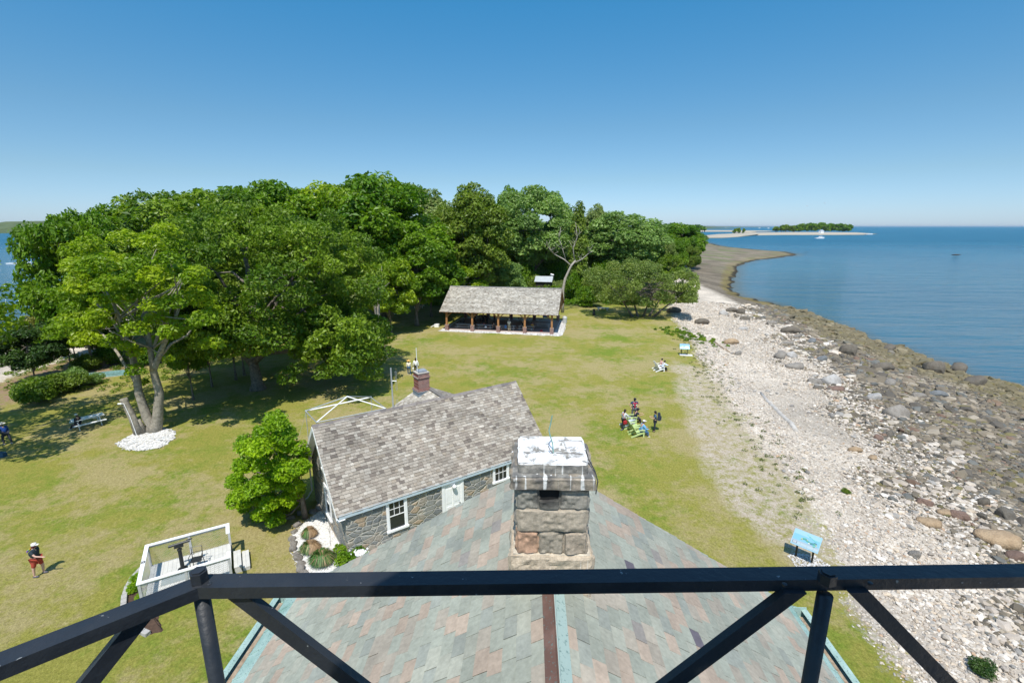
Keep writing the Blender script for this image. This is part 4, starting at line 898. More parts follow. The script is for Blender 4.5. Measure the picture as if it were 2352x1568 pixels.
# spreading shore tree on the right
g0 = G(1475, 712); 
bl = crown_blobs(77, 10.5, 6.5, 1.2, 9.5, 95, 1.25); r = np.random.RandomState(3)
bl = [b for b in bl if r.rand() < .93]
stt = thing('shore_tree', 'wide spreading grey green shore tree leaning over the edge of the beach', 'tree', (22.8, 84, 0))
bl = [(b[0] + .3, b[1], b[2] - (.9 if b[0] > 4 else 0), *b[3:]) for b in bl]
o = bpy.data.objects.new('crown', leaves('crown', M['lf_shore'], bl, 40000, .22, 55, .3, .8)); COL.objects.link(o); o.parent = stt
tk = MB()
for a in ((-4, -1), (-1.5, 1), (1, -1), (3.5, .5), (5.5, -1)): limbs(tk, bl, [(a[0] * .35, 0, -.3), (a[0] * .6, a[1] * .4, 1.2), (a[0] * .9, a[1], 2.8), (a[0] * 1.2, a[1] * 1.5, 4.6)], .2, int(a[0] * 7 + 90), 16)
tk.build('trunk', M['bark'], stt, smooth=True)
# dead tree
q = atY(1293, 668, 88); dt = thing('dead_tree', 'bare bleached dead tree forking above the right end of the pavilion', 'tree', (q[0], 88, 0))
def lo(px, py, dy=0): w_ = atY(px, py, 88 + dy); return (w_[0] - q[0], dy, w_[2])
tk = MB(); tk.tube([(0, 0, -.2), (.0, 0, 2)] + [lo(1293, 665), lo(1298, 640), lo(1312, 610), lo(1322, 598)], [.34, .28, .25, .22, .19, .16], 10)
tk.tube([lo(1314, 612), lo(1296, 596), lo(1272, 583), lo(1258, 566)], [.13, .10, .07, .03], 7)
tk.tube([lo(1320, 600), lo(1316, 570), lo(1326, 545), lo(1322, 510)], [.12, .09, .06, .02], 7)
tk.tube([lo(1318, 604), lo(1336, 596), lo(1352, 582), lo(1362, 576)], [.13, .09, .06, .03], 7)
tk.tube([lo(1300, 598), lo(1292, 572), lo(1284, 545), lo(1288, 520)], [.08, .06, .04, .015], 6)
r = np.random.RandomState(2)
for a in [(1272, 583), (1258, 566), (1316, 570), (1326, 545), (1352, 582), (1292, 572), (1284, 545), (1336, 596), (1265, 575), (1322, 558)]:
    for _ in range(3):
        b = (a[0] + r.normal() * 10, a[1] - 6 - 20 * r.rand()); tk.tube([lo(*a), lo((a[0] + b[0]) / 2 + r.normal() * 3, (a[1] + b[1]) / 2, r.normal() * .6), lo(*b, r.normal())], [.045, .03, .012], 5)
tk.build('trunk', M['deadwood'], dt, smooth=True)
q2 = atY(872, 640, 66); d2 = thing('dead_tree', 'thin grey dead tree standing at the edge of the wood left of the pavilion', 'tree', (q2[0] + .3, 62.5, 0)); tk = MB()
for i in range(7):
    a_ = r.normal(size=2) * .9; tk.tube([(0, 0, 0 if i == 0 else 2 + i * .4), (a_[0] * .5, a_[1] * .5, 6 + i * .3), (a_[0] * 1.3, a_[1] * 1.3, 10.5 - i * .4)], [.16 - .01 * i, .09, .02], 6)
tk.build('trunk', M['deadwood'], d2)

# trees near the cottage
p = G(701, 1189)
hb_ = crown_blobs(201, 2.3, 1.9, .5, 6.0, 60, .62)
cm = thing('maple_tree', 'small bright yellow green tree beside the left gable of the stone cottage', 'tree', (p[0], p[1], 0))
def lc(px, py, dy=0): w_ = atY(px, py, p[1] + dy); return np.array([w_[0] - p[0], dy, w_[2]])
bl = []; r = np.random.RandomState(14)
for (a, b) in [(632, 975), (650, 1000), (600, 1000), (570, 1030), (620, 1030), (660, 1030), (690, 1040), (560, 1070), (600, 1070), (650, 1065), (690, 1080), (545, 1110), (590, 1115), (640, 1110), (680, 1120), (540, 1150), (580, 1150), (560, 1135), (610, 1150), (600, 1185), (625, 1165), (560, 1165), (600, 1040), (640, 1080), (660, 1150), (630, 1195)]:
    for dy in ((-1.5, 0, 1.3) if b < 1140 else (-1.2, .1)):
        c_ = lc(a + r.normal() * 5, b + r.normal() * 5, dy + r.normal() * .3); s_ = .36 + .26 * r.rand(); bl.append((*c_, s_, s_, s_ * .95, r.rand()))
o = bpy.data.objects.new('crown', leaves('crown', M['lf_lime'], bl, 40000, .115, 63, .6)); COL.objects.link(o); o.parent = cm
tk = MB(); t0 = [np.array([0, 0, -.1]), lc(695, 1150), lc(690, 1110, .1), lc(672, 1070, .1), lc(650, 1030)]
tk.tube(t0, [.17, .13, .11, .08, .04], 8)
for i in range(24):
    b = np.array(bl[r.randint(len(bl))][:3]); a = t0[1 + i % 3]; tk.tube([a, a * .5 + b * .5 + r.normal(size=3) * .12, b], [.045, .03, .01], 5)
tk.tube([lc(650, 1030), lc(630, 975), lc(612, 948)], [.03, .02, .008], 5)
tk.build('trunk', M['bark'], cm, smooth=True)

# shrubs
sg = 'shrubs of the undergrowth behind the pavilion'
r = np.random.RandomState(23)
SH = [(1205, 665, 628), (1226, 668, 632), (1262, 676, 652), (1286, 668, 645), (1322, 676, 622), (1346, 668, 626), (1376, 672, 620), (1402, 676, 628), (1360, 690, 655), (1425, 684, 640), (1190, 650, 615), (1330, 655, 605), (1390, 655, 600), (1180, 690, 665)]
SHL = ['bush left of the dark shed, nearest the pavilion ridge', 'bush just left of the dark shed', 'bush right of the dark shed', 'bush at the foot of the bleached dead tree', 'tall bush right of the bleached dead tree', 'bush behind the tall bush right of the dead tree', 'bush midway between dead tree and shore tree', 'bush left of the spreading shore tree', 'low bush at the lawn edge near the stone stump', 'bush under the left side of the spreading shore tree', 'high bush behind the shed, left', 'high bush behind the dead tree', 'high bush behind the shore tree', 'low bush hidden beside the pavilion roof']
for i, (px, b, tp) in enumerate(SH):
    g0 = G(px, b + 14); ptree('bush', px, g0[1], tp, 58, 'green ' + SHL[i], sg, name='shrub', mat=['lf_green', 'lf_olive', 'lf_oak', 'lf_pale'][i % 4], cat='shrub')
for i, (px, Y, tp) in enumerate([(1205, 112, 603), (1232, 117, 608), (1262, 118, 600), (1290, 114, 606), (1310, 120, 598), (1245, 124, 590), (1280, 126, 588)]):
    ptree('bush', px, Y, tp, 62, ['leafy bush left of and behind the shed', 'leafy bush just behind the shed roof, left', 'leafy bush just behind the shed roof, right', 'leafy bush between the shed and the dead tree', 'leafy bush behind the dead tree trunk', 'taller bush rising deep behind the shed', 'taller bush deep behind the shed, toward the dead tree'][i], sg, name='shrub', mat=['lf_green', 'lf_grey_veil', 'lf_oak'][i % 3], cat='shrub')
sg = 'scrub bushes along the left shore'
for i, (px, b, tp, w, lab) in enumerate([(60, 905, 862, 120, 'large scrub bush at the left beside the leaf litter'), (120, 888, 845, 70, 'pale green bush right of the large scrub bush'), (20, 925, 870, 90, 'scrub bush at the very left edge'), (200, 838, 795, 60, 'small green bush behind the overturned boat'), (150, 850, 815, 60, 'low green bush on the left shore bank'), (165, 880, 858, 46, 'small leafy bush in front of the scrub'), (10, 800, 755, 110, 'bush at the left edge above the beach'), (300, 838, 800, 60, 'bush behind the maple stem')]):
    g0 = G(px, b); ptree('bush', px, g0[1], tp, w, lab, sg, name='shrub', mat=['lf_olive', 'lf_grey_veil', 'lf_oak', 'lf_green'][i % 4], cat='shrub')
# ---------------- people
CL = {}
def clothmat(c):
    k = tuple(round(q, 3) for q in c)
    if k not in CL: CL[k] = mk('cloth_' + str(len(CL)), c, .85, .1, 10, .3, tint=False, dist=.004)
    return CL[k]
def skin_obj(name, verts, edges, radii, mat, parent, sub=1):
    me = bpy.data.meshes.new(name); me.from_pydata([tuple(v) for v in verts], edges, []); o = bpy.data.objects.new(name, me); COL.objects.link(o)
    me.materials.append(mat); o.parent = parent
    md = o.modifiers.new('skin', 'SKIN'); md.use_smooth_shade = True; me.skin_vertices.new(name='') if not len(me.skin_vertices) else None
    sv = me.skin_vertices[0].data
    for i, rr_ in enumerate(radii): sv[i].radius = (rr_, rr_) if np.isscalar(rr_) else rr_
    sv[0].use_root = True
    ms = o.modifiers.new('sub', 'SUBSURF'); ms.levels = sub; ms.render_levels = sub
    return o
def rotx(v, a): c, s_ = math.cos(a), math.sin(a); return np.array([v[0], v[1] * c - v[2] * s_, v[1] * s_ + v[2] * c])
def nrm(v): v = np.array(v, float); return v / np.linalg.norm(v)
def person(label, x, y, rz, h=1.72, z=0, pose='stand', arms=None, legs=None, lean=0, g=1.0, shirt=(.5, .5, .5), sleeve='short', pants=(.1, .1, .15), shorts=False, shoes=(.5, .5, .5), hair=(.04, .025, .02), hat=None, hatc=(.6, .6, .6), skinm=None, long_hair=False, extra=None, head=0.0, group=None):
    k = h / 1.75; t_ = thing('person', label, 'person', (x, y, z), rz, group)
    arms = arms or [((-.12, .05, -1), (-.05, .18, -1)), ((.12, .05, -1), (.05, .18, -1))]
    if pose == 'sit':
        legs = legs or [((-.12, 1, -.02), (0, .12, -1)), ((.12, 1, -.02), (0, .12, -1))]; pz = .50
    else:
        legs = legs or [((-.06, .05, -1), (0, -.03, -1)), ((.06, -.02, -1), (0, -.03, -1))]; pz = .93
    pel = np.array([0, 0, pz]); T = lambda dx, dy, dz: pel + rotx(np.array([dx, dy, dz]), -lean)
    pts = {'pel': pel, 'wai': T(0, 0, .16), 'che': T(0, 0, .38), 'nek': T(0, .0, .55), 'hb': T(0, .015, .63)}
    hd = rotx(np.array([0, .03, .09]), -head); pts['he'] = pts['hb'] + rotx(hd, -lean * .5); pts['cr'] = pts['he'] + rotx(np.array([0, 0, .075]), -head)
    for i, s_ in enumerate((-1, 1)):
        sh_ = T(s_ * .185 * (g * .5 + .5), 0, .49); u, f = nrm(arms[i][0]), nrm(arms[i][1]); el = sh_ + u * .29; wr_ = el + f * .25
        pts['s%d' % i], pts['e%d' % i], pts['w%d' % i], pts['h%d' % i] = sh_, el, wr_, wr_ + f * .09
        hp = pel + np.array([s_ * .095 * g, 0, -.03]); a, b = nrm(legs[i][0]), nrm(legs[i][1]); kn = hp + a * .43; an = kn + b * .41
        pts['p%d' % i], pts['k%d' % i], pts['a%d' % i] = hp, kn, an; pts['t%d' % i] = an + np.array([0, .15, -.045])
    order = list(pts); V = [pts[o_] * k for o_ in order]; I = {o_: i for i, o_ in enumerate(order)}
    E_ = [('pel', 'wai'), ('wai', 'che'), ('che', 'nek'), ('nek', 'hb'), ('hb', 'he'), ('he', 'cr')]
    for i in (0, 1): E_ += [('che', 's%d' % i), ('s%d' % i, 'e%d' % i), ('e%d' % i, 'w%d' % i), ('w%d' % i, 'h%d' % i), ('pel', 'p%d' % i), ('p%d' % i, 'k%d' % i), ('k%d' % i, 'a%d' % i), ('a%d' % i, 't%d' % i)]
    rad = dict(pel=.12 * g, wai=.115 * g, che=.125 * g, nek=.055, hb=.062, he=.092, cr=.07)
    for i in (0, 1): rad.update({'s%d' % i: .06 * (g * .5 + .5), 'e%d' % i: .042, 'w%d' % i: .028, 'h%d' % i: .036, 'p%d' % i: .085 * g, 'k%d' % i: .055 * g, 'a%d' % i: .038, 't%d' % i: .03})
    R_ = [rad[o_] * k for o_ in order]; E2 = [(I[a], I[b]) for a, b in E_]
    for i, s_ in enumerate((-1, 1)):                           # five fingers per hand
        f = nrm(arms[i][1]); hnd = pts['h%d' % i]; side = nrm(np.cross(f, (0, 0, 1)) if abs(f[2]) < .9 else np.cross(f, (0, 1, 0))); dn = nrm(np.cross(f, side))
        for j, (off, ln) in enumerate(((-.024, .062), (-.008, .075), (.009, .07), (.025, .055))):
            b0 = hnd + side * off; V += [(b0 + f * ln * .5) * k, (b0 + f * ln * .85 + dn * .02) * k]; n_ = len(V); E2 += [(I['h%d' % i], n_ - 2), (n_ - 2, n_ - 1)]; R_ += [.009 * k, .008 * k]
        V += [(pts['w%d' % i] * .4 + hnd * .6 + side * .04) * k, (pts['w%d' % i] * .2 + hnd * .8 + side * .055 + f * .03) * k]; n_ = len(V); E2 += [(I['w%d' % i], n_ - 2), (n_ - 2, n_ - 1)]; R_ += [.011 * k, .009 * k]
    hdv = pts['he']; V.append((hdv + rotx(np.array([0, .105, -.015]), -head)) * k); E2.append((I['he'], len(V) - 1)); R_.append(.014 * k)
    skin_obj('body', V, E2, R_, skinm or M['skin'], t_)
    def sub(name, keys, extra_r, mat, ends=None):
        ks = [q for q in order if q in keys]; ii = {q: n_ for n_, q in enumerate(ks)}; vv = [pts[q] * k for q in ks]
        if ends:
            for q in ends: vv[ii[q]] = (pts[q] * ends[q][1] + pts[ends[q][0]] * (1 - ends[q][1])) * k
        ee = [(ii[a], ii[b]) for a, b in E_ if a in ii and b in ii]
        skin_obj(name, vv, ee, [(rad[q] + extra_r) * k for q in ks], mat, t_)
    sk = ['pel', 'wai', 'che', 's0', 's1', 'e0', 'e1'] + (['w0', 'w1'] if sleeve == 'long' else [])
    sub('shirt', sk, .024, clothmat(shirt), None if sleeve == 'long' else {'e0': ('s0', .62), 'e1': ('s1', .62)})
    pk = ['pel', 'p0', 'p1', 'k0', 'k1'] + ([] if shorts else ['a0', 'a1'])
    sub('trousers', pk, .02, clothmat(pants), {'k0': ('p0', .98), 'k1': ('p1', .98)} if shorts else {'a0': ('k0', .93), 'a1': ('k1', .93)})
    m_ = MB()
    for i in (0, 1): m_.sph((pts['a%d' % i] + np.array([0, .06, -.04])) * k, np.array([.05, .14, .05]) * k)
    m_.build('shoes', clothmat(shoes), t_, smooth=True)
    c = (hdv + np.array([0, -.015, .025])) * k
    m_ = MB(); m_.sph(c, np.array([.098, .108, .11]) * k, n=12); m_.sph(c + np.array([0, -.03, -.05]) * k, np.array([.092, .085, .10]) * k, n=10)
    if long_hair: m_.sph(c + np.array([0, -.06, -.17]) * k, np.array([.10, .06, .17]) * k)
    m_.build('hair', clothmat(hair), t_, smooth=True)
    if hat:
        m_ = MB(); c = (hdv + np.array([0, -.01, .055])) * k
        m_.lathe([(.112 * k, 0), (.112 * k, .03 * k), (.10 * k, .075 * k), (.05 * k, .10 * k), (.001, .105 * k)], 14, c)
        if hat == 'sun': m_.lathe([(.11 * k, .0), (.235 * k, -.02 * k), (.235 * k, -.012 * k), (.11 * k, .014 * k)], 18, c)
        else: m_.prism([(c[0] - .07 * k, c[1] + .09 * k), (c[0] + .07 * k, c[1] + .09 * k), (c[0] + .055 * k, c[1] + .19 * k), (c[0] - .055 * k, c[1] + .19 * k)], c[2] + .002, c[2] + .014 * k)
        m_.build('hat', clothmat(hatc), t_, smooth=False)
    if extra: extra(t_, pts, k)
    return t_
def stripe(t_, pts, k):
    m_ = MB(); cols = [(.8, .08, .05), (.9, .4, .03), (.85, .8, .1), (.1, .6, .2), (.1, .2, .8), (.35, .1, .6)]
    for i, c in enumerate(cols): m_.box(tuple((pts['che'] + np.array([-.13 + i * .05, -.19, .12])) * k), (.05 * k, .02, .07 * k), col=c)
    m_.build('rainbow_stripe', M['cloth'], t_)
def backpack(t_, pts, k):
    m_ = MB(); c = pts['che'] * k + np.array([0, -.27, -.02]); m_.box(tuple(c), (.34, .24, .52), taper=.75); m_.box(tuple(c + (0, -.14, -.08)), (.24, .08, .26)); m_.box(tuple(c + (0, .02, .29)), (.2, .16, .07))
    for s_ in (-1, 1): m_.tube([c + (s_ * .12, .1, .22), c + (s_ * .13, .24, .26), c + (s_ * .14, .40, .05), c + (s_ * .13, .14, -.18)], .02, 5)
    m_.build('backpack', clothmat((.018, .028, .045)), t_)
def redbag(t_, pts, k):
    m_ = MB(); m_.box((.24, -.03, .70), (.12, .30, .24)); m_.tube([(.22, -.03, .82), (.12, -.12, 1.2), (-.08, -.1, 1.42)], .012, 5); m_.build('shoulder_bag', clothmat((.42, .02, .03)), t_)
def scarf(t_, pts, k):
    m_ = MB(); m_.tube([(.0, .15, 1.02), (.02, .19, 1.2), (0, .18, 1.36)], [.045, .055, .05], 8); m_.tube([(-.17, .10, 1.44), (-.06, .17, 1.42), (.06, .17, 1.42), (.17, .10, 1.44)], .045, 8)
    m_.build('neckerchief', clothmat((.50, .03, .06)), t_); m_ = MB(); m_.box((-.12, .165, 1.30), (.09, .02, .07)); m_.box((.13, .165, 1.30), (.09, .02, .07)); m_.build('shirt_badge', clothmat((.75, .75, .75)), t_)
def bag_white(t_, pts, k):
    q = pts['h1'] * k; m_ = MB(); m_.sph(q + np.array([0, 0, -.20]), (.10, .06, .17)); m_.tube([q, q + (0, 0, -.08)], .015, 5); m_.build('carrier_bag', clothmat((.7, .7, .7)), t_, smooth=True)
skd = mk('skin_dark', (.16, .09, .06), .55, .05, 3, 0, tint=False)
g0 = G(92, 1320)
person('person in white cap, dark T-shirt and red shorts walking alone on the left lawn', g0[0], g0[1], R(-78), 1.62, pose='stand', g=1.28, shirt=(.022, .035, .045), pants=(.42, .06, .035), shorts=True, shoes=(.10, .10, .12), hat='cap', hatc=(.8, .76, .72), hair=(.12, .02, .04),
       arms=[((-.1, -.1, -1), (-.05, .1, -1)), ((.25, .75, -.8), (-.1, 1, -.25))], legs=[((-.05, .28, -1), (0, -.1, -1)), ((.05, -.22, -1), (0, -.1, -1))], head=.35, extra=stripe, skinm=mk('skin_light', (.62, .38, .29), .5, .05, 3, 0, tint=False))
g0 = G(18, 1020)
person('person in blue jacket and pale sun hat walking in the shade at the left edge', g0[0], g0[1], R(80), 1.68, shirt=(.015, .07, .30), sleeve='long', pants=(.03, .035, .05), shoes=(.3, .3, .3), hat='sun', hatc=(.6, .58, .52), lean=.15, g=1.2, legs=[((-.05, .4, -1), (0, -.15, -1)), ((.05, -.4, -1), (0, -.2, -1))], arms=[((-.1, .2, -1), (0, .5, -.8)), ((.15, -.2, -1), (0, .2, -1))])
g0 = G(186, 985)
person('person in dark clothes and pale cap sitting at the white picnic table', g0[0] - .1, g0[1] - .05, R(80), 1.7, pose='sit', z=-.02, shirt=(.018, .02, .03), sleeve='long', pants=(.02, .02, .025), shoes=(.4, .42, .5), hat='cap', hatc=(.7, .68, .6), legs=[((-.1, 1, -.15), (0, .6, -.9)), ((.1, 1, -.1), (0, .75, -.8))], lean=-.1)
g0 = G(940, 860)
person('person in straw hat, cream top and jeans walking beside a companion in white', g0[0], g0[1], R(8), 1.6, g=1.15, shirt=(.80, .74, .60), sleeve='long', pants=(.03, .09, .17), shoes=(.7, .7, .7), hat='sun', hatc=(.72, .42, .12), legs=[((-.05, .25, -1), (0, -.1, -1)), ((.05, -.2, -1), (0, -.15, -1))])
g0 = G(956, 859)
person('person in white shirt and black trousers carrying a white bag, walking away on the lawn', g0[0], g0[1], R(5), 1.78, shirt=(.82, .82, .80), sleeve='long', pants=(.012, .012, .014), shoes=(.02, .02, .02), skinm=skd, legs=[((-.05, .2, -1), (0, -.1, -1)), ((.05, -.2, -1), (0, -.15, -1))],
       arms=[((-.25, .0, -1), (-.1, .1, -1)), ((.25, 0, -1), (.1, .1, -1))], extra=lambda t_, pts, k: bag_white(t_, {'h1': pts['h0']}, k))
g0 = G(1455, 962)
person('person in navy shirt and red neckerchief standing hands on hips behind the chairs', g0[0], g0[1], R(186), 1.82, g=1.12, shirt=(.012, .055, .12), pants=(.12, .13, .14), shoes=(.03, .03, .03), hat='cap', hatc=(.012, .014, .02), arms=[((-.62, -.15, -.8), (.45, .35, -.8)), ((.62, -.15, -.8), (-.45, .35, -.8))], extra=scarf, head=.25)
g0 = G(1431, 986)
person('person with long dark hair, grey sweater and red bag leaning on a chair back', g0[0], g0[1], R(-62), 1.66, shirt=(.62, .63, .66), sleeve='long', pants=(.015, .015, .02), shoes=(.12, .14, .2), hair=(.035, .018, .014), long_hair=True, lean=.12, arms=[((-.15, .8, -.75), (.05, .9, -.5)), ((.15, .7, -.8), (-.05, .9, -.5))], legs=[((-.05, .15, -1), (0, -.1, -1)), ((.05, -.3, -1), (0, -.45, -1))], extra=redbag)
g0 = G(1503, 990)
person('person in blue shirt and dark trousers with a big dark backpack standing beside the chairs', g0[0], g0[1], R(75), 1.66, shirt=(.05, .13, .22), pants=(.022, .028, .045), shoes=(.03, .03, .03), hair=(.012, .012, .014), extra=backpack, arms=[((-.12, .35, -.9), (.2, .9, .25)), ((.12, .3, -.95), (-.1, .95, .15))])

# adirondack chairs
def make_chair(mat, label, group):
    t_ = thing('garden_chair', label, 'chair', (0, 0, -50), 0, group)
    m = MB()
    for i in range(5): m.box((0, -.20 + i * .11, .30 + i * .028), (.54, .10, .02), M=Matrix.Rotation(.25, 3, 'X'))
    m.build('seat', mat, t_)
    m = MB()
    for i in range(6): a = -.25 + i * .10; m.beam((a, -.26, .28), (a * 1.1, -.62, 1.0 - abs(a) * .35), .085, .02, up=(0, 1, .4))
    m.beam((-.28, -.40, .56), (.28, -.40, .56), .02, .07); m.build('backrest', mat, t_)
    for s_ in (-1, 1):
        m = MB(); m.prism([(s_ * .30 - .06, -.45), (s_ * .30 + .06, -.45), (s_ * .32 + .07, .34), (s_ * .32 - .07, .34)], .56, .58); m.build('armrest', mat, t_)
        m = MB(); m.box((s_ * .30, .26, .28), (.03, .10, .56)); m.build('leg', mat, t_)
        m = MB(); m.beam((s_ * .27, .30, .36), (s_ * .27, -.72, .05), .025, .12); m.build('leg', mat, t_)
    return t_
lime = mk('lime_paint', (.50, .62, .26), .5, .05, 3, .1); pale = mk('pale_grey_paint', (.55, .62, .62), .5, .05, 3, .1); dgr = mk('dark_grey_paint', (.07, .09, .10), .6, .05, 3, .1)
cg = 'garden chairs standing in a row on the lawn'
c1 = make_chair(lime, 'lime green garden chair nearest the camera, with the person in pale blue', cg); g0 = G(1462, 1000); c1.location = (g0[0] + .15, g0[1] - .05, 0); c1.rotation_euler = (0, 0, R(-80))
p2 = (g0[0] + .05, g0[1] + .95); p3 = (g0[0] - .12, g0[1] + 1.95)
c2 = dup(c1, (p2[0], p2[1], 0), R(-76), 'lime green garden chair in the middle of the row, empty')
c3 = make_chair(pale, 'pale grey garden chair at the far end of the row', cg); c3.location = (p3[0], p3[1], 0); c3.rotation_euler = (0, 0, R(-70))
c3b = dup(c1, (p3[0] + .35, p3[1] + .55, 0), R(-85), 'lime green garden chair of the seated person in navy, at the back')
person('person in pale blue sweatshirt, jeans and white cap sitting in the nearest green chair', g0[0] + .35, g0[1] - .08, R(-84), 1.72, pose='sit', z=-.04, g=1.25, shirt=(.16, .40, .68), sleeve='long', pants=(.05, .14, .28), shoes=(.6, .65, .7), hat='cap', hatc=(.7, .68, .64), lean=.15, arms=[((-.15, .45, -.9), (.1, .95, -.2)), ((.15, .45, -.9), (-.1, .95, -.2))])
person('person in navy T-shirt and black cap sitting in the back green chair', p3[0] + .55, p3[1] + .45, R(-82), 1.74, pose='sit', z=-.04, shirt=(.012, .02, .04), pants=(.03, .03, .04), shoes=(.1, .1, .1), hat='cap', hatc=(.012, .014, .02), lean=.28, arms=[((-.1, .7, -.6), (.2, .9, .1)), ((.1, .7, -.6), (-.2, .9, .1))])
g0 = G(1517, 852)
bn = make_chair(M['white'], 'white garden chair near the beach, turned to the water, with two people', None); bn.location = (g0[0], g0[1], 0); bn.rotation_euler = (0, 0, R(-78))
b2_ = dup(bn, (g0[0] + .05, g0[1] + .75, 0), R(-78), 'white garden chair just behind the other white one near the beach')
person('person in white shirt and black trousers sitting in the white chair near the beach', g0[0] + .2, g0[1], R(-80), 1.7, pose='sit', z=-.04, shirt=(.66, .74, .82), sleeve='long', pants=(.012, .012, .016), shoes=(.02, .02, .02), lean=.3, arms=[((-.1, .7, -.7), (.1, .9, .1)), ((.1, .7, -.7), (-.1, .9, .1))])
person('person in pink top sitting behind the person in white near the beach', g0[0] + .2, g0[1] + .78, R(-80), 1.7, pose='sit', z=-.04, shirt=(.62, .36, .30), sleeve='long', pants=(.05, .05, .06), lean=.2)

# people under the pavilion
def pp_(label, x, y, rot, **kw): q = PV(x, y, .07); return person(label, q[0], q[1], PA + rot, z=kw.pop('z', .07), **kw)
pp_('person in cream shirt and khaki trousers standing at the front of the pavilion', 9.55, .75, R(0), h=1.8, shirt=(.62, .60, .52), sleeve='long', pants=(.42, .36, .24), shoes=(.05, .04, .03), hat='cap', hatc=(.7, .7, .66), arms=[((-.12, .1, -1), (.2, .9, .5)), ((.12, .3, -1), (-.2, .9, .6))])
pp_('person in black standing under the pavilion beside the second post', 4.6, 4.6, R(0), h=1.85, shirt=(.012, .012, .014), sleeve='long', pants=(.012, .012, .014), shoes=(.02, .02, .02), arms=[((-.3, .5, -.6), (.3, .8, .6)), ((.4, .5, -.5), (-.2, .7, .8))])
pp_('another person in black standing under the pavilion, close beside the first', 5.1, 5.0, R(20), h=1.75, shirt=(.015, .014, .018), sleeve='long', pants=(.012, .012, .014), shoes=(.02, .02, .02))
pp_('person in dull red standing behind the tables under the pavilion', 6.1, 6.3, R(170), h=1.6, shirt=(.22, .05, .05), pants=(.05, .05, .06))
pp_('small person in red sitting at the second pavilion table', 5.3, 2.3, R(180), h=1.25, pose='sit', z=.05, shirt=(.5, .04, .05), pants=(.05, .06, .1))
pp_('person in dark top and jeans sitting on the bench left of the middle post', 7.7, .95, R(0), h=1.7, pose='sit', z=.05, shirt=(.03, .035, .05), pants=(.04, .07, .13), lean=.2)
pp_('person in grey sitting beside the one in jeans, left of the middle post', 7.1, 1.1, R(0), h=1.7, pose='sit', z=.05, shirt=(.07, .06, .05), pants=(.03, .04, .06), lean=.1)
pp_('person in black with white cap sitting behind a front table of the pavilion', 11.3, 2.75, R(180), h=1.7, pose='sit', z=.05, shirt=(.02, .02, .025), hat='cap', hatc=(.75, .74, .72), pants=(.03, .03, .03))
pp_('person in dark green sitting left of the fourth pavilion post', 11.75, 1.1, R(15), h=1.75, pose='sit', z=.05, shirt=(.02, .055, .035), hat='cap', hatc=(.4, .42, .36), pants=(.03, .03, .03))
pp_('person in yellow jacket sitting right of the fourth pavilion post', 12.9, 1.9, R(180), h=1.6, pose='sit', z=.05, shirt=(.55, .30, .02), pants=(.03, .03, .03))
pp_('person in black bending over at the left rear of the pavilion', 2.7, 5.2, R(-70), h=1.7, pose='sit', z=.05, shirt=(.012, .012, .015), sleeve='long', pants=(.012, .012, .015), lean=.6)
ac = make_chair(dgr, 'dark grey garden chair under the left end of the pavilion', None); q = PV(.9, 4.6, .07); ac.location = q; ac.rotation_euler = (0, 0, PA + R(60))

# ---------------- small objects
def simple(name, label, cat, loc, rz=0, group=None): return thing(name, label, cat, loc, rz, group)
q = PV(-2.3, 2.0); t_ = simple('cool_box', 'white cool box with its lid leaning open, left of the pavilion', 'cool box', (q[0], q[1], 0), PA)
m = MB(); m.box((0, 0, .24), (.7, .55, .48)); m.build('body', M['white'], t_); m = MB(); m.beam((-.4, 0, .30), (-.95, -.1, .02), .5, .06); m.build('lid', M['white'], t_)
q = PV(PL + 1.25, PD - 1.8); t_ = simple('rubbish_bin', 'light grey round rubbish bin at the right end of the pavilion', 'bin', (q[0], q[1], 0))
gp = mk('grey_plastic', (.46, .47, .46), .5, .06, 3, .1)
m = MB(); m.lathe([(.33, 0), (.38, .85), (.40, .87), (.40, .92), (.30, 1.08), (.12, 1.16), (.001, 1.17)], 18); m.build('body', gp, t_, smooth=False)
q = PV(2.6, PD - 1.2); t_ = simple('barbecue_grill', 'stone block barbecue at the left back corner of the pavilion', 'barbecue', (q[0], q[1], .06), PA)
m = MB(); m.box((-.5, 0, .5), (.45, 1.0, 1.0)); m.box((.9, 0, .3), (2.2, .9, .6)); m.build('block_base', M['granite_wall'], t_); m = MB(); m.box((.7, 0, .68), (1.2, .7, .12)); m.tube([(.2, -.3, .8), (1.2, -.3, .8)], .03, 6); m.build('grate', M['dark_metal'], t_)
q = PV(13.9, PD + 1.2); t_ = simple('portable_toilet', 'small blue and white banner stand just behind the right side of the pavilion', 'banner', (q[0], q[1], 0), PA); t_.name = 'banner_stand'
m = MB(); m.box((0, 0, 1.1), (1.1, .04, 1.7), col=(.05, .22, .42)); m.box((.05, -.024, 1.0), (.6, .01, .7), col=(.6, .68, .72)); m.build('panel', M['plastic'], t_); m = MB(); m.box((-.5, 0, .5), (.05, .05, 1.0)); m.box((.5, 0, .5), (.05, .05, 1.0)); m.box((-.5, 0, .02), (.05, .6, .04)); m.box((.5, 0, .02), (.05, .6, .04)); m.build('frame', M['dark_metal'], t_)
def smallbox(name, label, cat, p, d, col, rz=0):
    m = MB(); m.box((0, 0, d[2] / 2), d, col=col, taper=.9); m.tube([(-d[0] * .35, 0, d[2]), (-d[0] * .2, 0, d[2] * 1.2), (d[0] * .2, 0, d[2] * 1.2), (d[0] * .35, 0, d[2])], .02, 5, col)
    o = m.build(name, M['cloth']); o.location = p; o.rotation_euler = (0, 0, rz); return tag(o, label, cat)
smallbox('bag', 'bright blue bag hanging beside the middle pavilion table', 'bag', PV(8.9, 1.35, .42), (.34, .25, .4), (.06, .25, .6))
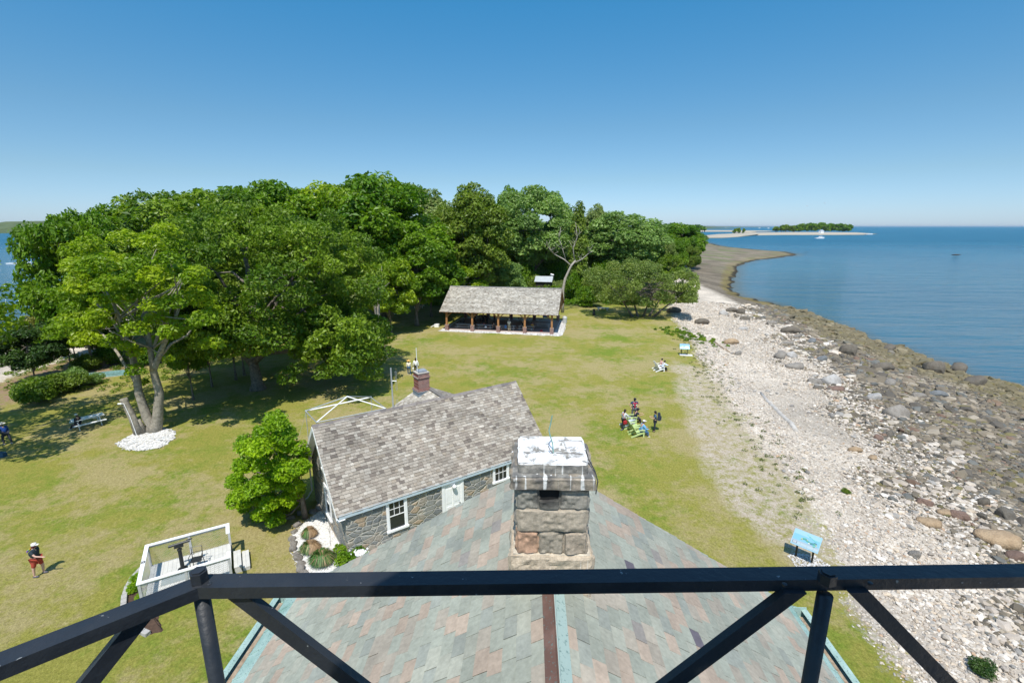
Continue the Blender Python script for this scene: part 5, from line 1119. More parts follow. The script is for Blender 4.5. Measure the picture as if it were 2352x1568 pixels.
smallbox('bag', 'red bag lying on the rightmost pavilion table bench', 'bag', PV(14.4, 1.2, .08), (.4, .25, .22), (.4, .02, .03))
smallbox('bag', 'white bag hanging at the second pavilion table', 'bag', PV(5.9, .85, .46), (.32, .2, .18), (.7, .72, .75))
g0 = G(6, 1048); smallbox('cool_bag', 'small blue cool bag on the grass at the left edge', 'bag', (g0[0], g0[1], 0), (.42, .3, .3), (.03, .09, .16))
# notice board
g0 = G(961, 708); t_ = simple('notice_board', 'green and white notice board standing in the shade left of the pavilion', 'sign', (g0[0], g0[1], 0), R(4))
m = MB(); m.box((-.75, 0, .8), (.1, .1, 1.6)); m.box((.75, 0, .8), (.1, .1, 1.6)); m.build('post', M['white'], t_)
m = MB(); m.box((0, -.03, 1.25), (2.3, .08, 1.7), col=(.45, .5, .48)); m.build('backing', M['plastic'], t_)
m = MB(); m.box((0, -.08, 1.3), (1.7, .02, 1.5), col=(.02, .16, .11))
rt = np.random.RandomState(1)
for i in range(7):
    for j in range(3 if i < 5 else 2): m.box((-.5 + j * .5 + .08 * rt.rand(), -.094, 1.9 - i * .16), (.34, .006, .05), col=(.55, .62, .58))
m.box((0, -.095, .72), (.5, .006, .12), col=(.7, .72, .7)); m.build('panel', M['plastic'], t_)
g0 = G(1364, 724); t_ = simple('carved_stump', 'small dark upright stone stump on the lawn right of the pavilion', 'stump', (g0[0], g0[1], 0))
m = MB(); m.tube([(0, 0, 0), (.02, 0, .4), (0, .02, .8)], [.3, .22, .2], 9, (.2, .18, .16)); m.sph((0, 0, .95), (.2, .2, .25), (.16, .14, .13)); m.build('body', M['deadwood'], t_, smooth=True)
g0 = G(1385, 712); t_ = simple('stone_bench', 'low pale stone slab bench near the shore tree', 'bench', (g0[0], g0[1], 0), R(-8))
m = MB(); m.box((0, 0, .42), (2.3, .6, .12)); m.build('seat', M['conc'], t_); m = MB(); m.box((-.8, 0, .18), (.25, .5, .36)); m.box((.8, 0, .18), (.25, .5, .36)); m.build('support', M['conc'], t_)

# interpretive panels
def panel(label, x, y, rz, z=0, sc=1, big=False):
    t_ = thing('information_panel', label, 'sign', (x, y, z), rz, 'angled information panels beside the beach', sc)
    A = Matrix.Rotation(R(42), 3, 'X'); c = (0, -.05, 1.08)
    m = MB(); m.box(c, (1.15, .78, .035), M=A, col=(.26, .46, .58)); m.build('frame', M['plastic'], t_)
    m = MB(); r_ = np.random.RandomState(6 if big else 8)
    def on(u, v, w, h, col, lift=.004):
        cc = np.array(c) + np.array(A) @ np.array([u, v, .018 + lift]); m.box(tuple(cc), (w, h, .003), M=A, col=col)
    on(0, .08, 1.09, .56, (.16, .40, .56)); on(0, .26, 1.09, .2, (.16, .34, .62) if not big else (.26, .46, .64), .006)
    if big:
        on(0, -.17, 1.09, .07, (.28, .36, .42), .008); on(0, -.27, 1.09, .13, (.34, .44, .48), .008); on(-.42, -.26, .2, .1, (.10, .14, .18), .010)
        for q_ in range(2): on(-.42, -.235 - q_ * .045, .15, .018, (.75, .78, .8), .013)
        for u_ in (-.18, .1, .36): on(u_, -.27, .012, .11, (.25, .32, .36), .011)
        for i in range(46): a = r_.rand(); on(-.2 + a * .66, -.02 + .10 * math.sin(a * 7) * (1 - a) + r_.normal() * .03 - .02, .05 + .05 * r_.rand(), .02 + .03 * r_.rand(), [(.04, .18, .24), (.05, .30, .26), (.08, .36, .22), (.42, .42, .2)][r_.randint(4)], .009 + i * .0003)
        for i in range(14): a = r_.rand(); on(-.05 + a * .5, .28 - a * .22 + r_.normal() * .015, .06, .022, (.10, .44, .34), .010 + i * .0003)
        on(.14, -.10, .07, .03, (.8, .8, .6), .026)
    else:
        on(0, -.2, 1.09, .2, (.55, .72, .72), .007); on(-.1, .0, .5, .1, (.75, .86, .9), .009); on(.3, -.02, .34, .14, (.85, .87, .88), .009)
        for i in range(14): on(-.25 + .28 * r_.rand(), .03 + r_.normal() * .035, .08, .02, (.04, .14, .2), .010 + i * .0004)
        for i in range(10): on(-.3 + .5 * r_.rand(), -.19 + r_.normal() * .03, .1, .015, (.25, .38, .36), .012 + i * .0004)
    m.build('printed_face', M['plastic'], t_)
    for s_ in (-1, 1):
        m = MB(); m.box((s_ * .34, .0, .52), (.075, .075, 1.05), col=(.5, .6, .3)); m.build('post', M['dark_metal'], t_)
    return t_
g0 = GT(1843, 1280); panel('blue information panel on two dark posts at the beach edge, just above the railing', 13.93, 20.05, R(-46), big=True)
g0 = G(1571, 815); panel('small distant blue information panel on the far lawn edge', g0[0], g0[1], R(-14))
m = MB(); m.box((0, 0, .03), (1.5, .8, .06)); o = m.build('concrete_slab', M['conc']); o.location = (g0[0] + .2, g0[1] - .1, 0); o.rotation_euler = (0, 0, R(-14)); tag(o, kind='structure')

# overturned boat, stump, tent frame, antenna pole
g0 = G(245, 862); t_ = simple('rowing_boat', 'overturned teal green rowing boat lying by the leaf litter', 'boat', (g0[0], g0[1], 0), R(22))
m = MB(); n = 13; V = []; 
for i in range(n):
    s_ = i / (n - 1); x = -2.2 + 4.4 * s_; w = .70 * min(1, (1 - (1 - s_) ** 3) * 1.0) if s_ < .5 else .70 * (1 - max(0, (s_ - .6)) * .35); w = max(w, .03); h = .42 - .10 * (1 - s_) ** 2
    V += [(x, -w, .02), (x, -w * .86, h * .8), (x, -w * .3, h), (x, w * .3, h), (x, w * .86, h * .8), (x, w, .02)]
m.add(V, [(i * 6 + j, i * 6 + j + 1, (i + 1) * 6 + j + 1, (i + 1) * 6 + j) for i in range(n - 1) for j in range(5)] + [tuple((n - 1) * 6 + j for j in range(6))])
m.build('hull', mk('teal_paint', (.13, .25, .24), .6, .3, 4, .2), t_); m = MB(); m.box((.1, 0, .43), (4.1, .05, .05)); m.tube([V[i * 6] for i in range(n)], .03, 5); m.tube([V[i * 6 + 5] for i in range(n)], .03, 5); m.build('gunwale', mk('pale_teal', (.30, .42, .38), .6), t_)
g0 = G(238, 840); t_ = simple('tree_stump', 'grey sawn tree stump behind the overturned boat', 'stump', (g0[0], g0[1], 0)); m = MB(); m.tube([(0, 0, -.1), (0, 0, .3), (.02, 0, .75)], [.62, .5, .46], 12); m.build('stump', M['bark'], t_); 
tf = simple('tent_frame', 'bare white canopy frame with peaked poles behind the cottage', 'tent frame', (0, 0, 0))
A4 = [(-15.28, 33.61), (-11.29, 36.59), (-9.48, 34.11), (-13.63, 31.47)]
for i in range(4):
    a, b = A4[i], A4[(i + 1) % 4]; m = MB(); m.tube([(a[0], a[1], 2.2), (b[0], b[1], 2.2)], .055 if i == 0 else .04, 7); m.build('eave_pole', M['white' if i == 0 else 'galv'], tf)
    m = MB(); m.tube([(a[0], a[1], 0), (a[0], a[1], 2.22)], .036, 7); m.sph((a[0], a[1], 2.22), .06); m.build('leg', M['galv'], tf)
    m = MB(); m.tube([(a[0], a[1], 2.22), (-12.25, 34.0, 3.2)], .042, 7); m.build('rafter_pole', M['white' if i in (2, 3) else 'galv'], tf)
m = MB()
for a in A4: m.tube([(a[0], a[1], 2.1), (a[0] + (a[0] + 12.4) * .25, a[1] + (a[1] - 33.9) * .25, 0)], .008, 4)
m.build('guy_rope', M['grey_wood'], tf)
X = (897.5 - CX) / F * (31 * CT + 9 * ST); q = atY(897.5, 845, 31)
t_ = simple('antenna_mast', 'tall galvanised mast with two loop antennas behind the cottage ridge', 'mast', (q[0], 31, 0)); zt = q[2]
m = MB(); m.tube([(0, 0, 0), (0, 0, zt)], .055, 8); m.build('pole', M['galv'], t_)
for zz_ in (zt - .9, zt - 2.9):
    m = MB(); m.tube([(0, 0, zz_), (.33, 0, zz_)], .02, 5); m.tube([(.27, 0, zz_ - .62), (.27, 0, zz_ + .62), (.31, 0, zz_ + .68), (.35, 0, zz_ + .62), (.35, 0, zz_ - .62), (.31, 0, zz_ - .68), (.27, 0, zz_ - .62)], .013, 5); m.build('loop_antenna', M['galv'], t_)
# shed behind the pavilion
q = atY(1250, 655, 104); t_ = simple('shed', 'small dark shed with a pale metal roof in the bushes behind the pavilion', 'shed', (q[0], 104, 0), R(-12)); zr = atY(1250, 633, 104)[2]
m = MB(); m.box((0, 0, zr / 2 - .5), (3.2, 2.6, zr - 1.0)); m.add([(-1.6, -1.3, zr - 1), (-1.6, 1.3, zr - 1), (-1.6, 0, zr - .2), (1.6, -1.3, zr - 1), (1.6, 1.3, zr - 1), (1.6, 0, zr - .2)], [(0, 1, 2), (3, 4, 5)]); m.build('wall', M['shed'], t_)
m = MB(); m.add([(-1.9, -1.7, zr - 1.15), (1.9, -1.7, zr - 1.15), (1.9, 0, zr - .1), (-1.9, 0, zr - .1), (1.9, 1.7, zr - 1.15), (-1.9, 1.7, zr - 1.15)], [(0, 1, 2, 3), (3, 2, 4, 5)]); m.build('roof', M['metalroof'], t_)
m = MB(); m.tube([(1.4, .8, zr - 1), (1.4, .8, zr + .2)], .06, 6); m.tube([(1.75, .8, zr - 1), (1.75, .8, zr + .1)], .06, 6); m.lathe([(.22, 0), (.25, .1), (.001, .28)], 10, (1.4, .8, zr + .15)); m.lathe([(.22, 0), (.25, .1), (.001, .28)], 10, (1.75, .8, zr + .05)); m.build('vent_pipe', M['white'], t_)

# ---------------- viewing platform with telescope
PT = R(30.7); pt = thing('viewing_platform', 'raised pale deck with white handrail and mesh sides on the lawn', 'platform', (-15.05, 16.69, 0), PT)
PXL, PYL = 3.15, 2.76
m = MB()
for i in range(19): m.box((.09 + i * .166 + .0, PYL / 2, .43), (.160, PYL + .1, .035))
m.build('deck', M['deck'], pt); m = MB(); m.box((PXL / 2, .02, .3), (PXL, .04, .22)); m.box((PXL / 2, PYL - .02, .3), (PXL, .04, .22)); m.box((.02, PYL / 2, .3), (.04, PYL, .22)); m.box((PXL - .02, PYL / 2, .3), (.04, PYL, .22)); m.build('skirt_board', M['grey_wood'], pt)
hw = .155
m = MB(); m.box((PXL / 2, 0, 1.5), (PXL + hw, hw, .04)); m.box((PXL / 2, PYL, 1.501), (PXL + hw, hw, .04)); m.box((0, PYL / 2, 1.502), (hw, PYL + hw - .02, .04)); m.box((PXL, PYL - .42, 1.502), (hw, .8, .04)); m.box((PXL, .2, 1.502), (hw, .42, .04)); m.build('handrail', M['white'], pt)
m = MB(); 
for (a, b) in (((0, 0), (PXL, 0)), ((0, PYL), (PXL, PYL)), ((0, 0), (0, PYL))): m.beam((a[0], a[1], 1.42), (b[0], b[1], 1.42), .04, .09)
m.build('under_rail', M['grey_wood'], pt)
for (x, y) in ((0, 0), (PXL / 2, 0), (PXL, 0), (0, PYL), (PXL / 2, PYL), (PXL, PYL)):
    m = MB(); m.box((x, y, .74), (.10, .10, 1.48)); m.build('post', M['grey_wood'], pt)
m = MB(); hh_ = .95; z0 = .46
def net(ax, x0, x1, fixed):
    s_ = .105; L_ = x1 - x0; k = int((L_ + hh_) / s_) + 1
    for i in range(k):
        for sg in (1, -1):
            a0 = i * s_ - (hh_ if sg > 0 else 0); p0, p1 = (a0, 0), (a0 + sg * hh_, hh_)
            if sg < 0: p0, p1 = (i * s_, 0), (i * s_ - hh_, hh_)
            (xa, za), (xb, zb) = p0, p1; 
            def clip_(x, z, ox, oz):
                if x < 0: q_ = (0 - x) / (ox - x); return 0, z + (oz - z) * q_
                if x > L_: q_ = (L_ - x) / (ox - x); return L_, z + (oz - z) * q_
                return x, z
            if (xa < 0 and xb < 0) or (xa > L_ and xb > L_): continue
            qa, qb = clip_(xa, za, xb, zb), clip_(xb, zb, xa, za)
            P_ = lambda q_: (x0 + q_[0], fixed, z0 + q_[1]) if ax == 'x' else (fixed, x0 + q_[0], z0 + q_[1])
            m.beam(P_(qa), P_(qb), .006, .006)
net('x', 0, PXL, 0); net('x', 0, PXL, PYL); net('y', 0, PYL, 0)
m.build('rope_netting', mk('net', (.42, .41, .36), .8, .05, 3, 0), pt)
for i, (x, z) in enumerate(((PXL + .25, .30), (PXL + .58, .16))):
    m = MB(); 
    for j in range(2): m.box((x - .08 + j * .155, 1.55, z), (.15, 1.35, .035))
    m.box((x, .9, z / 2), (.28, .04, z)); m.box((x, 2.2, z / 2), (.28, .04, z)); m.build('step', M['deck'], pt)
m = MB(); m.box((0, 1.45, 1.5235), (.13, .18, .003)); pl_ = m.build('number_plate', M['black'], pt)
m = MB()
for i, w_ in enumerate((.012, .03, .012, .012)): m.box((0, 1.39 + i * .038, 1.5262), (.07, w_ * .6, .002))
m.build('plate_marks', M['white'], pl_)
ts = thing('coin_telescope', 'dark metal viewing telescope on a pillar standing on the white railed deck', 'telescope', (-14.88, 18.88, .45), R(30))
m = MB(); m.lathe([(.20, 0), (.20, .02), (.085, .04), (.075, .95), (.095, .97), (.10, 1.02), (.03, 1.05), (.03, 1.12), (.001, 1.12)], 14); m.build('pillar', M['dark_metal'], ts)
m = MB(); m.box((.0, 0, 1.20), (.34, .16, .15)); m.build('housing', M['dark_metal'], ts); m = MB(); m.tube([(-.38, 0, 1.26), (.42, 0, 1.30)], .055, 10); m.tube([(.30, .07, 1.32), (.52, .07, 1.33)], .03, 8); m.build('barrel', M['dark_metal'], ts)
mc = thing('metal_chair', 'small black wrought iron chair beside the telescope', 'chair', (-14.25, 18.95, .45), R(200))
m = MB(); m.box((0, 0, .44), (.42, .42, .025)); m.build('seat', M['dark_metal'], mc)
m = MB(); m.tube([(-.2, -.2, .44), (-.21, -.27, .92), (.21, -.27, .92), (.2, -.2, .44)], .017, 6); m.tube([(-.2, -.24, .68), (.2, -.24, .68)], .013, 6); m.build('backrest', M['dark_metal'], mc)
for s_ in (-1, 1):
    m = MB(); m.tube([(s_ * .22, -.24, .66), (s_ * .25, .15, .66), (s_ * .24, .18, .44)], .015, 6); m.build('armrest', M['dark_metal'], mc)
    for q_ in (-1, 1): m = MB(); m.tube([(s_ * .2, q_ * .2, .44), (s_ * .23, q_ * .25, 0)], .016, 6); m.build('leg', M['dark_metal'], mc)
m = MB(); m.box((0, 0, .012), (1.25, .75, .012)); o = m.build('floor_mat', mk('grey_mat', (.26, .30, .30), .9, .1, 4, .2)); o.location = (-14.75, 18.4, .45); o.rotation_euler = (0, 0, PT); tag(o, 'grey rubber mat under the telescope on the deck', 'mat')
# planter border
bed = [tuple(G(a_, b_)[:2]) for a_, b_ in [(322, 1312), (305, 1330), (293, 1352), (286, 1375), (284, 1400), (292, 1425), (312, 1445), (340, 1458), (372, 1450), (362, 1400), (345, 1340), (335, 1318)]]
patch_mesh('soil', bed, mk('dark_soil', (.07, .04, .025), .95, .3, 6, .4), .03, seed=9, edge=.1)
# seat the path of stones along the outside of the bed
stg = 'grey edging stones around the planting bed by the deck'
o0 = None; pb = np.array(bed[:8]); 
dl_ = np.r_[0, np.cumsum(np.hypot(*np.diff(pb, axis=0).T))]
for i, s_ in enumerate(np.arange(.0, dl_[-1], .30)):
    x, y = np.interp(s_, dl_, pb[:, 0]), np.interp(s_, dl_, pb[:, 1]); x2, y2 = np.interp(s_ + .1, dl_, pb[:, 0]), np.interp(s_ + .1, dl_, pb[:, 1]); a = math.atan2(y2 - y, x2 - x)
    if o0 is None:
        m = MB(); rockblock(m, (0, 0, .06), (.28, .20, .16), 5, .02, (.42, .40, .37), 6); o0 = m.build('edging_stone', M['pebble'], smooth=True); o0.location = (x, y, 0); o0.rotation_euler = (0, 0, a); tag(o0, 'grey edging stone in the curved border left of the deck', 'stone', stg)
    else: dup(o0, (x, y, 0), a, 'grey edging stone left of the deck, ' + ('at the end nearest the deck rail corner' if i < 4 else 'in the outer curve of the border' if i < 10 else 'under the black railing'))
for i, (px_, py_, s_) in enumerate([(318, 1335, .28), (315, 1355, .3), (330, 1375, .24)]):
    g0 = G(px_, py_); me, tr_, zt, rx = PROTO['bush']; tree('bush', g0[0], g0[1], 0, s_ * .55, i, ['small lime green plant in the bed left of the deck, top one', 'small lime green plant in the bed left of the deck, middle one', 'small lime green plant in the bed left of the deck, nearest the railing'][i], 'plant', 'small plants in the bed by the deck', 'plant', 'lf_lime')
# ---------------- gravel bed, grasses, flowers at the cottage
hu = np.array([math.cos(HA), math.sin(HA)]); hw_ = np.array([-math.sin(HA), math.cos(HA)])
def HL(x, y): return (HO[0] + hu[0] * x + hw_[0] * y, HO[1] + hu[1] * x + hw_[1] * y)
bedp = [G(a, b)[:2] for a, b in [(745, 1165), (700, 1200), (672, 1225), (670, 1262), (685, 1300), (700, 1345), (760, 1400), (860, 1400), (900, 1340)]] + [np.array(HL(2.5, -.1)), np.array(HL(.3, -.0)), np.array(HL(-.05, 3.5))]
patch_mesh('gravel', bedp, M['gravel'], .02, seed=12, edge=.15)
def blades(name, n, rad, h, seed, cols, mat, parent, brown=0.0, ln=1.0):
    r = np.random.RandomState(seed); Vs = []; C = []; F_ = []
    for i in range(n):
        a = r.rand() * 2 * math.pi; r0 = rad * .55 * r.rand() ** .5; out = rad * (.55 + .6 * r.rand()); hh = h * (.7 + .5 * r.rand()); w = .012 + .008 * r.rand()
        c, s_ = math.cos(a), math.sin(a); b0 = np.array([c * r0, s_ * r0, 0]); m1 = np.array([c * (r0 + out * .35), s_ * (r0 + out * .35), hh]); e = np.array([c * (r0 + out), s_ * (r0 + out), hh * (.45 + .4 * r.rand()) * ln]); sd_ = np.array([-s_, c, 0]) * w
        k = len(Vs); Vs += [b0 - sd_, b0 + sd_, m1 - sd_, m1 + sd_, e]; F_ += [(k, k + 1, k + 3, k + 2), (k + 2, k + 3, k + 4)]
        br_ = r.rand() < brown * (1.4 if (c * hu[0] + s_ * hu[1]) > -.3 else .3); col = cols[1] if br_ else cols[0]; q = np.array(col) * (.7 + .6 * r.rand()); C += [q] * 5
    m = MB(); m.add(Vs, F_, np.array(C)); return m.build(name, mat, parent)
gm = mk('grass_blade', (1, 1, 1), .6, .1, 5, 0)
gg_ = 'ornamental grass tufts in the white gravel at the cottage gable'
for i, (px, py, br, rad, lab) in enumerate([(711, 1232, .75, .30, 'smallest brown topped grass tuft, farthest along the cottage gable'), (713, 1265, .8, .38, 'middle grass tuft with a large dry brown crown'), (741, 1292, .22, .46, 'large green fountain like grass tuft nearest the railing')]):
    g0 = G(px, py); t_ = thing('ornamental_grass', lab, 'plant', (g0[0], g0[1], 0), 0, gg_)
    blades('blades', 1500, rad, .40 + .08 * (i == 2), 60 + i, [(.07, .15, .025), (.33, .22, .12)], gm, t_, br, .7)
r = np.random.RandomState(77)
eg = 'rough grey rocks edging the white gravel bed'; protoR = []
def rockmesh(seed, flat=.6, ang=.35, sub=2):
    import bmesh
    bm = bmesh.new(); bmesh.ops.create_icosphere(bm, subdivisions=sub, radius=1.0); r_ = np.random.RandomState(seed)
    pl = [(nrm(r_.normal(size=3)), .55 + .35 * r_.rand()) for _ in range(9)]
    V = np.array([v.co[:] for v in bm.verts])
    for n_, d_ in pl: dd__ = V @ n_; V = np.where((dd__ > d_)[:, None], V - np.outer(dd__ - d_, n_) * .92, V)
    V *= (1 + .13 * (vnoise(V[:, 0] * 2 + 9 + V[:, 2], V[:, 1] * 2 + 9, .7, seed) - .5))[:, None]
    V[:, 2] *= flat; Fs = [tuple(v.index for v in f.verts) for f in bm.faces]; bm.free(); return V, Fs
RK = []
for i in range(8): V, Fs = rockmesh(300 + i, [.62, .45, .75, .5, .85, .4, .6, .55][i], sub=3); RK.append((V, Fs))
RMESH = {}
def rock(name, label, x, y, size, kind, col, rz, group=None, cat='rock', sink=.28, mossy=None, z=None, asp=1.0):
    key = (kind, col); 
    if key not in RMESH:
        m = MB(); V, Fs = RK[kind]; C = np.tile(np.array(col, float), (len(V), 1))
        if mossy == 'top': k_ = np.clip((V[:, 2] - .25) * 4, 0, 1)[:, None] * np.clip(vnoise(V[:, 0] * 3 + 9, V[:, 1] * 3 + 9, .8, 4) * 3 - .7, 0, 1)[:, None]; C = C * (1 - k_) + np.array([.26, .26, .06]) * k_
        m.add(V, Fs, C); RMESH[key] = m.mesh(name, M['rock'], kind % 3 != 1)
    o = bpy.data.objects.new(name, RMESH[key]); COL.objects.link(o); zz_ = GZ(x, y) if z is None else z
    s_ = size / 2; o.scale = (s_, s_ * asp, s_ * (1.5 if kind in (0, 2, 4, 6) else 1.15)); o.rotation_euler = (0, 0, rz); o.location = (float(x), float(y), zz_ + s_ * .55 * (.6 - sink)); return tag(o, label, cat, group)
for i, (px, py, s_) in enumerate([(684, 1206, .5), (676, 1222, .45), (671, 1238, .4), (676, 1250, .5), (674, 1262, .42), (681, 1272, .4), (684, 1284, .5), (692, 1296, .45), (690, 1308, .5), (700, 1318, .55), (705, 1330, .5), (668, 1190, .5), (655, 1186, .45), (643, 1184, .4), (690, 1180, .5), (720, 1175, .5), (735, 1168, .6)]):
    g0 = G(px, py); rock('edging_rock', 'rough grey rock edging the gravel bed ' + ('beside the brown grass tufts' if i < 6 else 'beside the big green grass tuft, near the railing' if i < 11 else 'at its shaded end under the yellow green maple'), g0[0], g0[1], s_, i % 8, (.34, .31, .27), i * 1.7, eg)
g0 = G(818, 1288); t_ = thing('flowering_shrub', 'low green shrub with white blossom at the cottage wall', 'shrub', (g0[0], g0[1], 0)); 
bl = [(r.normal() * .45, r.normal() * .3, .25 + .2 * r.rand(), .28, .28, .22, r.rand()) for _ in range(12)]
o = bpy.data.objects.new('foliage', leaves('foliage', M['lf_green'], bl, 2600, .10, 71)); COL.objects.link(o); o.parent = t_
m = MB()
for i in range(60): m.sph((.22 + r.normal() * .16, -.05 + r.normal() * .12, .48 + .08 * r.rand()), .055, (.85, .85, .85), 6, 4)
m.build('blossom', M['cloth'], t_)

# ---------------- beach rocks
ZA = lambda x, y: ((2450 + x / 3.136) * .6125, (1130 + y / 3.136) * .6125)
Z3 = lambda x, y: ((2400 + x / 1.633) * .6125, (700 + y / 1.633) * .6125)
ZB = lambda x, y: ((2600 + x / 1.896) * .6125, (1600 + y / 1.896) * .6125)
DK, GY, LT, TN, BL, BR = (.185, .16, .125), (.33, .30, .26), (.52, .50, .47), (.50, .36, .22), (.22, .235, .24), (.26, .17, .13)
NAMED = [(ZA, 915, 500, 175, 3, TN, 'long low tan boulder half buried in the white upper beach'), (ZA, 1490, 665, 165, 0, GY, 'grey boulder beside a white one in the middle of the beach'), (ZA, 1620, 650, 120, 2, LT, 'white boulder touching the grey boulder in the middle of the beach'),
 (ZA, 1665, 780, 225, 5, GY, 'long flat grey boulder below the grey and white pair'), (ZA, 1610, 375, 215, 3, DK, 'big dark brown boulder on the far beach with a flat top'), (ZA, 1692, 430, 95, 6, GY, 'grey boulder leaning at the foot of the big dark brown one'),
 (ZA, 1860, 490, 115, 0, BL, 'round slate blue boulder in the far rocks'), (ZA, 1590, 500, 130, 5, GY, 'flat grey boulder between the dark brown and slate blue ones'), (ZA, 1985, 700, 130, 6, BL, 'smooth pale blue boulder on the white stones'),
 (ZA, 2140, 715, 95, 4, DK, 'small blocky dark boulder left of the tall split one'), (ZA, 1905, 960, 170, 7, GY, 'flat grey slab leaning against the big cream boulder'), (ZA, 2085, 965, 215, 2, LT, 'big cream white boulder in the middle of the beach'),
 (ZA, 2150, 1045, 200, 5, BR, 'flat dark layered rock just below the cream white boulder'), (ZA, 1945, 1025, 130, 5, DK, 'thin dark slab in front of the leaning grey slab'), (ZA, 570, 262, 170, 3, DK, 'dark wedge shaped rock at the beach edge by the weeds'),
 (ZA, 1070, 215, 130, 1, DK, 'dark pointed rock in the far left cluster'), (ZA, 820, 155, 95, 2, LT, 'pale grey boulder in the far left cluster'), (ZA, 1030, 150, 110, 4, DK, 'dark brown round topped boulder in the far left cluster'), (ZA, 920, 125, 140, 3, DK, 'long dark rock behind the pale boulder of the far cluster'),
 (ZA, 1000, 625, 90, 6, GY, 'small tan grey boulder next to the driftwood line'), (ZA, 1400, 270, 120, 7, GY, 'grey boulder uphill of the big dark brown one'), (ZA, 1055, 330, 120, 5, LT, 'flat white rock lying alone on the smooth upper beach'), (ZA, 240, 130, 170, 3, DK, 'dark ledge under the shore tree'),
 (Z3, 1275, 1030, 105, 4, DK, 'tall split dark boulder standing on the middle beach'), (Z3, 1520, 1005, 82, 0, DK, 'round dark boulder with green weed at the waterline'), (Z3, 1482, 1125, 135, 3, DK, 'large flat topped dark boulder on the lower beach'),
 (Z3, 1795, 1140, 120, 4, DK, 'big black boulder beside the water'), (Z3, 1945, 1130, 105, 0, DK, 'round weedy boulder standing in the shallows'), (Z3, 2055, 1215, 120, 6, DK, 'weed covered boulder at the water edge right of the black one'), (Z3, 1565, 1405, 140, 2, GY, 'large white topped boulder in the lower rocks'),
 (Z3, 1435, 1305, 90, 6, LT, 'pale boulder above the white topped one'), (Z3, 1820, 1285, 105, 3, BL, 'angular dark blue grey slab in the lower rocks'), (Z3, 1525, 1215, 80, 0, GY, 'grey boulder pair below the large flat topped dark one'), (Z3, 1710, 1290, 85, 7, GY, 'low grey slab left of the dark blue grey one'), (Z3, 2120, 1440, 115, 1, DK, 'dark pointed boulder near the right edge of the picture'),
 (ZB, 2170, 815, 290, 5, TN, 'largest orange tan slab on the near beach at the right'), (ZB, 1890, 640, 130, 7, BR, 'reddish brown boulder on the near beach'), (ZB, 1790, 615, 110, 5, TN, 'pale tan slab touching the reddish brown boulder'), (ZB, 1680, 690, 165, 5, TN, 'long pinkish tan slab on the near beach'),
 (ZB, 1640, 545, 110, 1, BR, 'angular purple brown boulder on the near beach'), (ZB, 2055, 550, 85, 4, DK, 'small black boulder on the pale stones at the right'), (ZB, 1577, 920, 85, 6, GY, 'olive grey round boulder just above the railing'), (ZB, 1150, 175, 95, 3, TN, 'pale peach slab in the smooth upper beach'),
 (ZB, 1275, 222, 75, 5, TN, 'small tan slab next to the pale peach one'), (ZB, 2080, 720, 75, 0, DK, 'small black rock behind the largest tan slab'), (ZB, 2290, 940, 120, 6, BR, 'tan brown boulder at the right edge above the railing'), (ZB, 1310, 90, 70, 0, BR, 'small brown boulder on the smooth upper beach'), (ZB, 1720, 385, 80, 1, GY, 'brown grey rock above the purple brown boulder')]
taken = []
for (zf_, x, y, w, kd, col, lab) in NAMED:
    px, py = zf_(x, y); g0 = GT(px, py); sc_ = {ZA: 3.136, Z3: 1.633, ZB: 1.896}[zf_]; wp = w / sc_ * .6125; zc_ = g0[1] * CT + (H - g0[2]) * ST; s_ = wp / F * zc_ * 1.02
    taken.append((g0[0], g0[1], s_)); rock('boulder', lab, g0[0], g0[1], s_, kd, col, (x * .37) % 6.28 if s_ < .8 else R(-20) + (x % 7) * .06, None, 'boulder', .2, asp=.72 if kd in (3, 5, 7) else .9)
r = np.random.RandomState(501); n_b = 0; tries = 0
PALB = [((.17, .15, .12), 5), ((.21, .18, .14), 5), ((.13, .12, .10), 4), ((.28, .25, .20), 3), ((.17, .18, .18), 2), ((.20, .175, .08), 3), ((.30, .21, .14), 1)]
while n_b < 235 and tries < 60000:
    tries += 1; Y = 12 + 75 * r.rand() ** 1.1; X = 14 + 44 * r.rand(); z, t_, dl_, ds_ = terrain(np.array([X]), np.array([Y])); t_ = t_[0]
    if ds_[0] < -.6 or dl_[0] > 0: continue
    dk_ = float(sdist(DARKP, np.array([X]), np.array([Y]))[0]); pr = .03 + 1.0 * max(0, min(1, .5 + dk_ / 5)); 
    if Y > 60: pr *= .7 if .25 < t_ < .6 else .35
    if r.rand() > pr: continue
    s_ = .42 + .62 * r.rand() ** 2.0
    if any((X - a) ** 2 + (Y - b) ** 2 < (s_ * .5 + c * .5) ** 2 * .8 for a, b, c in taken): continue
    taken.append((X, Y, s_)); w_ = np.array([q[1] for q in PALB], float); ci = r.choice(len(PALB), p=w_ / w_.sum()); col = PALB[ci][0] if dk_ > -2 else (.36, .34, .31)
    band = 'loose rocks strewn over the beach'
    cn = ['brown', 'tan brown', 'very dark', 'pale tan', 'blue grey', 'olive weedy', 'reddish brown'][ci] if dk_ > -2 else 'light grey'
    sn = 'small' if s_ < .5 else ('middling' if s_ < .72 else 'large')
    wn2 = 'at the waterline' if ds_[0] < 3.5 else ('where pale shingle meets dark stones' if abs(dk_) < 2.5 else ('among the dark lower rocks' if dk_ > 0 else 'alone on the pale shingle'))
    fn = 'just beyond the railing' if Y < 20 else ('below the near information panel' if Y < 28 else ('level with the seated group' if Y < 42 else ('level with the far information panel' if Y < 62 else 'far along the shore')))
    lab = sn + ' ' + cn + ' rock ' + wn2 + ', ' + fn
    rock('beach_rock', lab, X, Y, s_, r.randint(8), col, r.rand() * 6.28, band, 'rock', .25, asp=.6 + .4 * r.rand()); n_b += 1

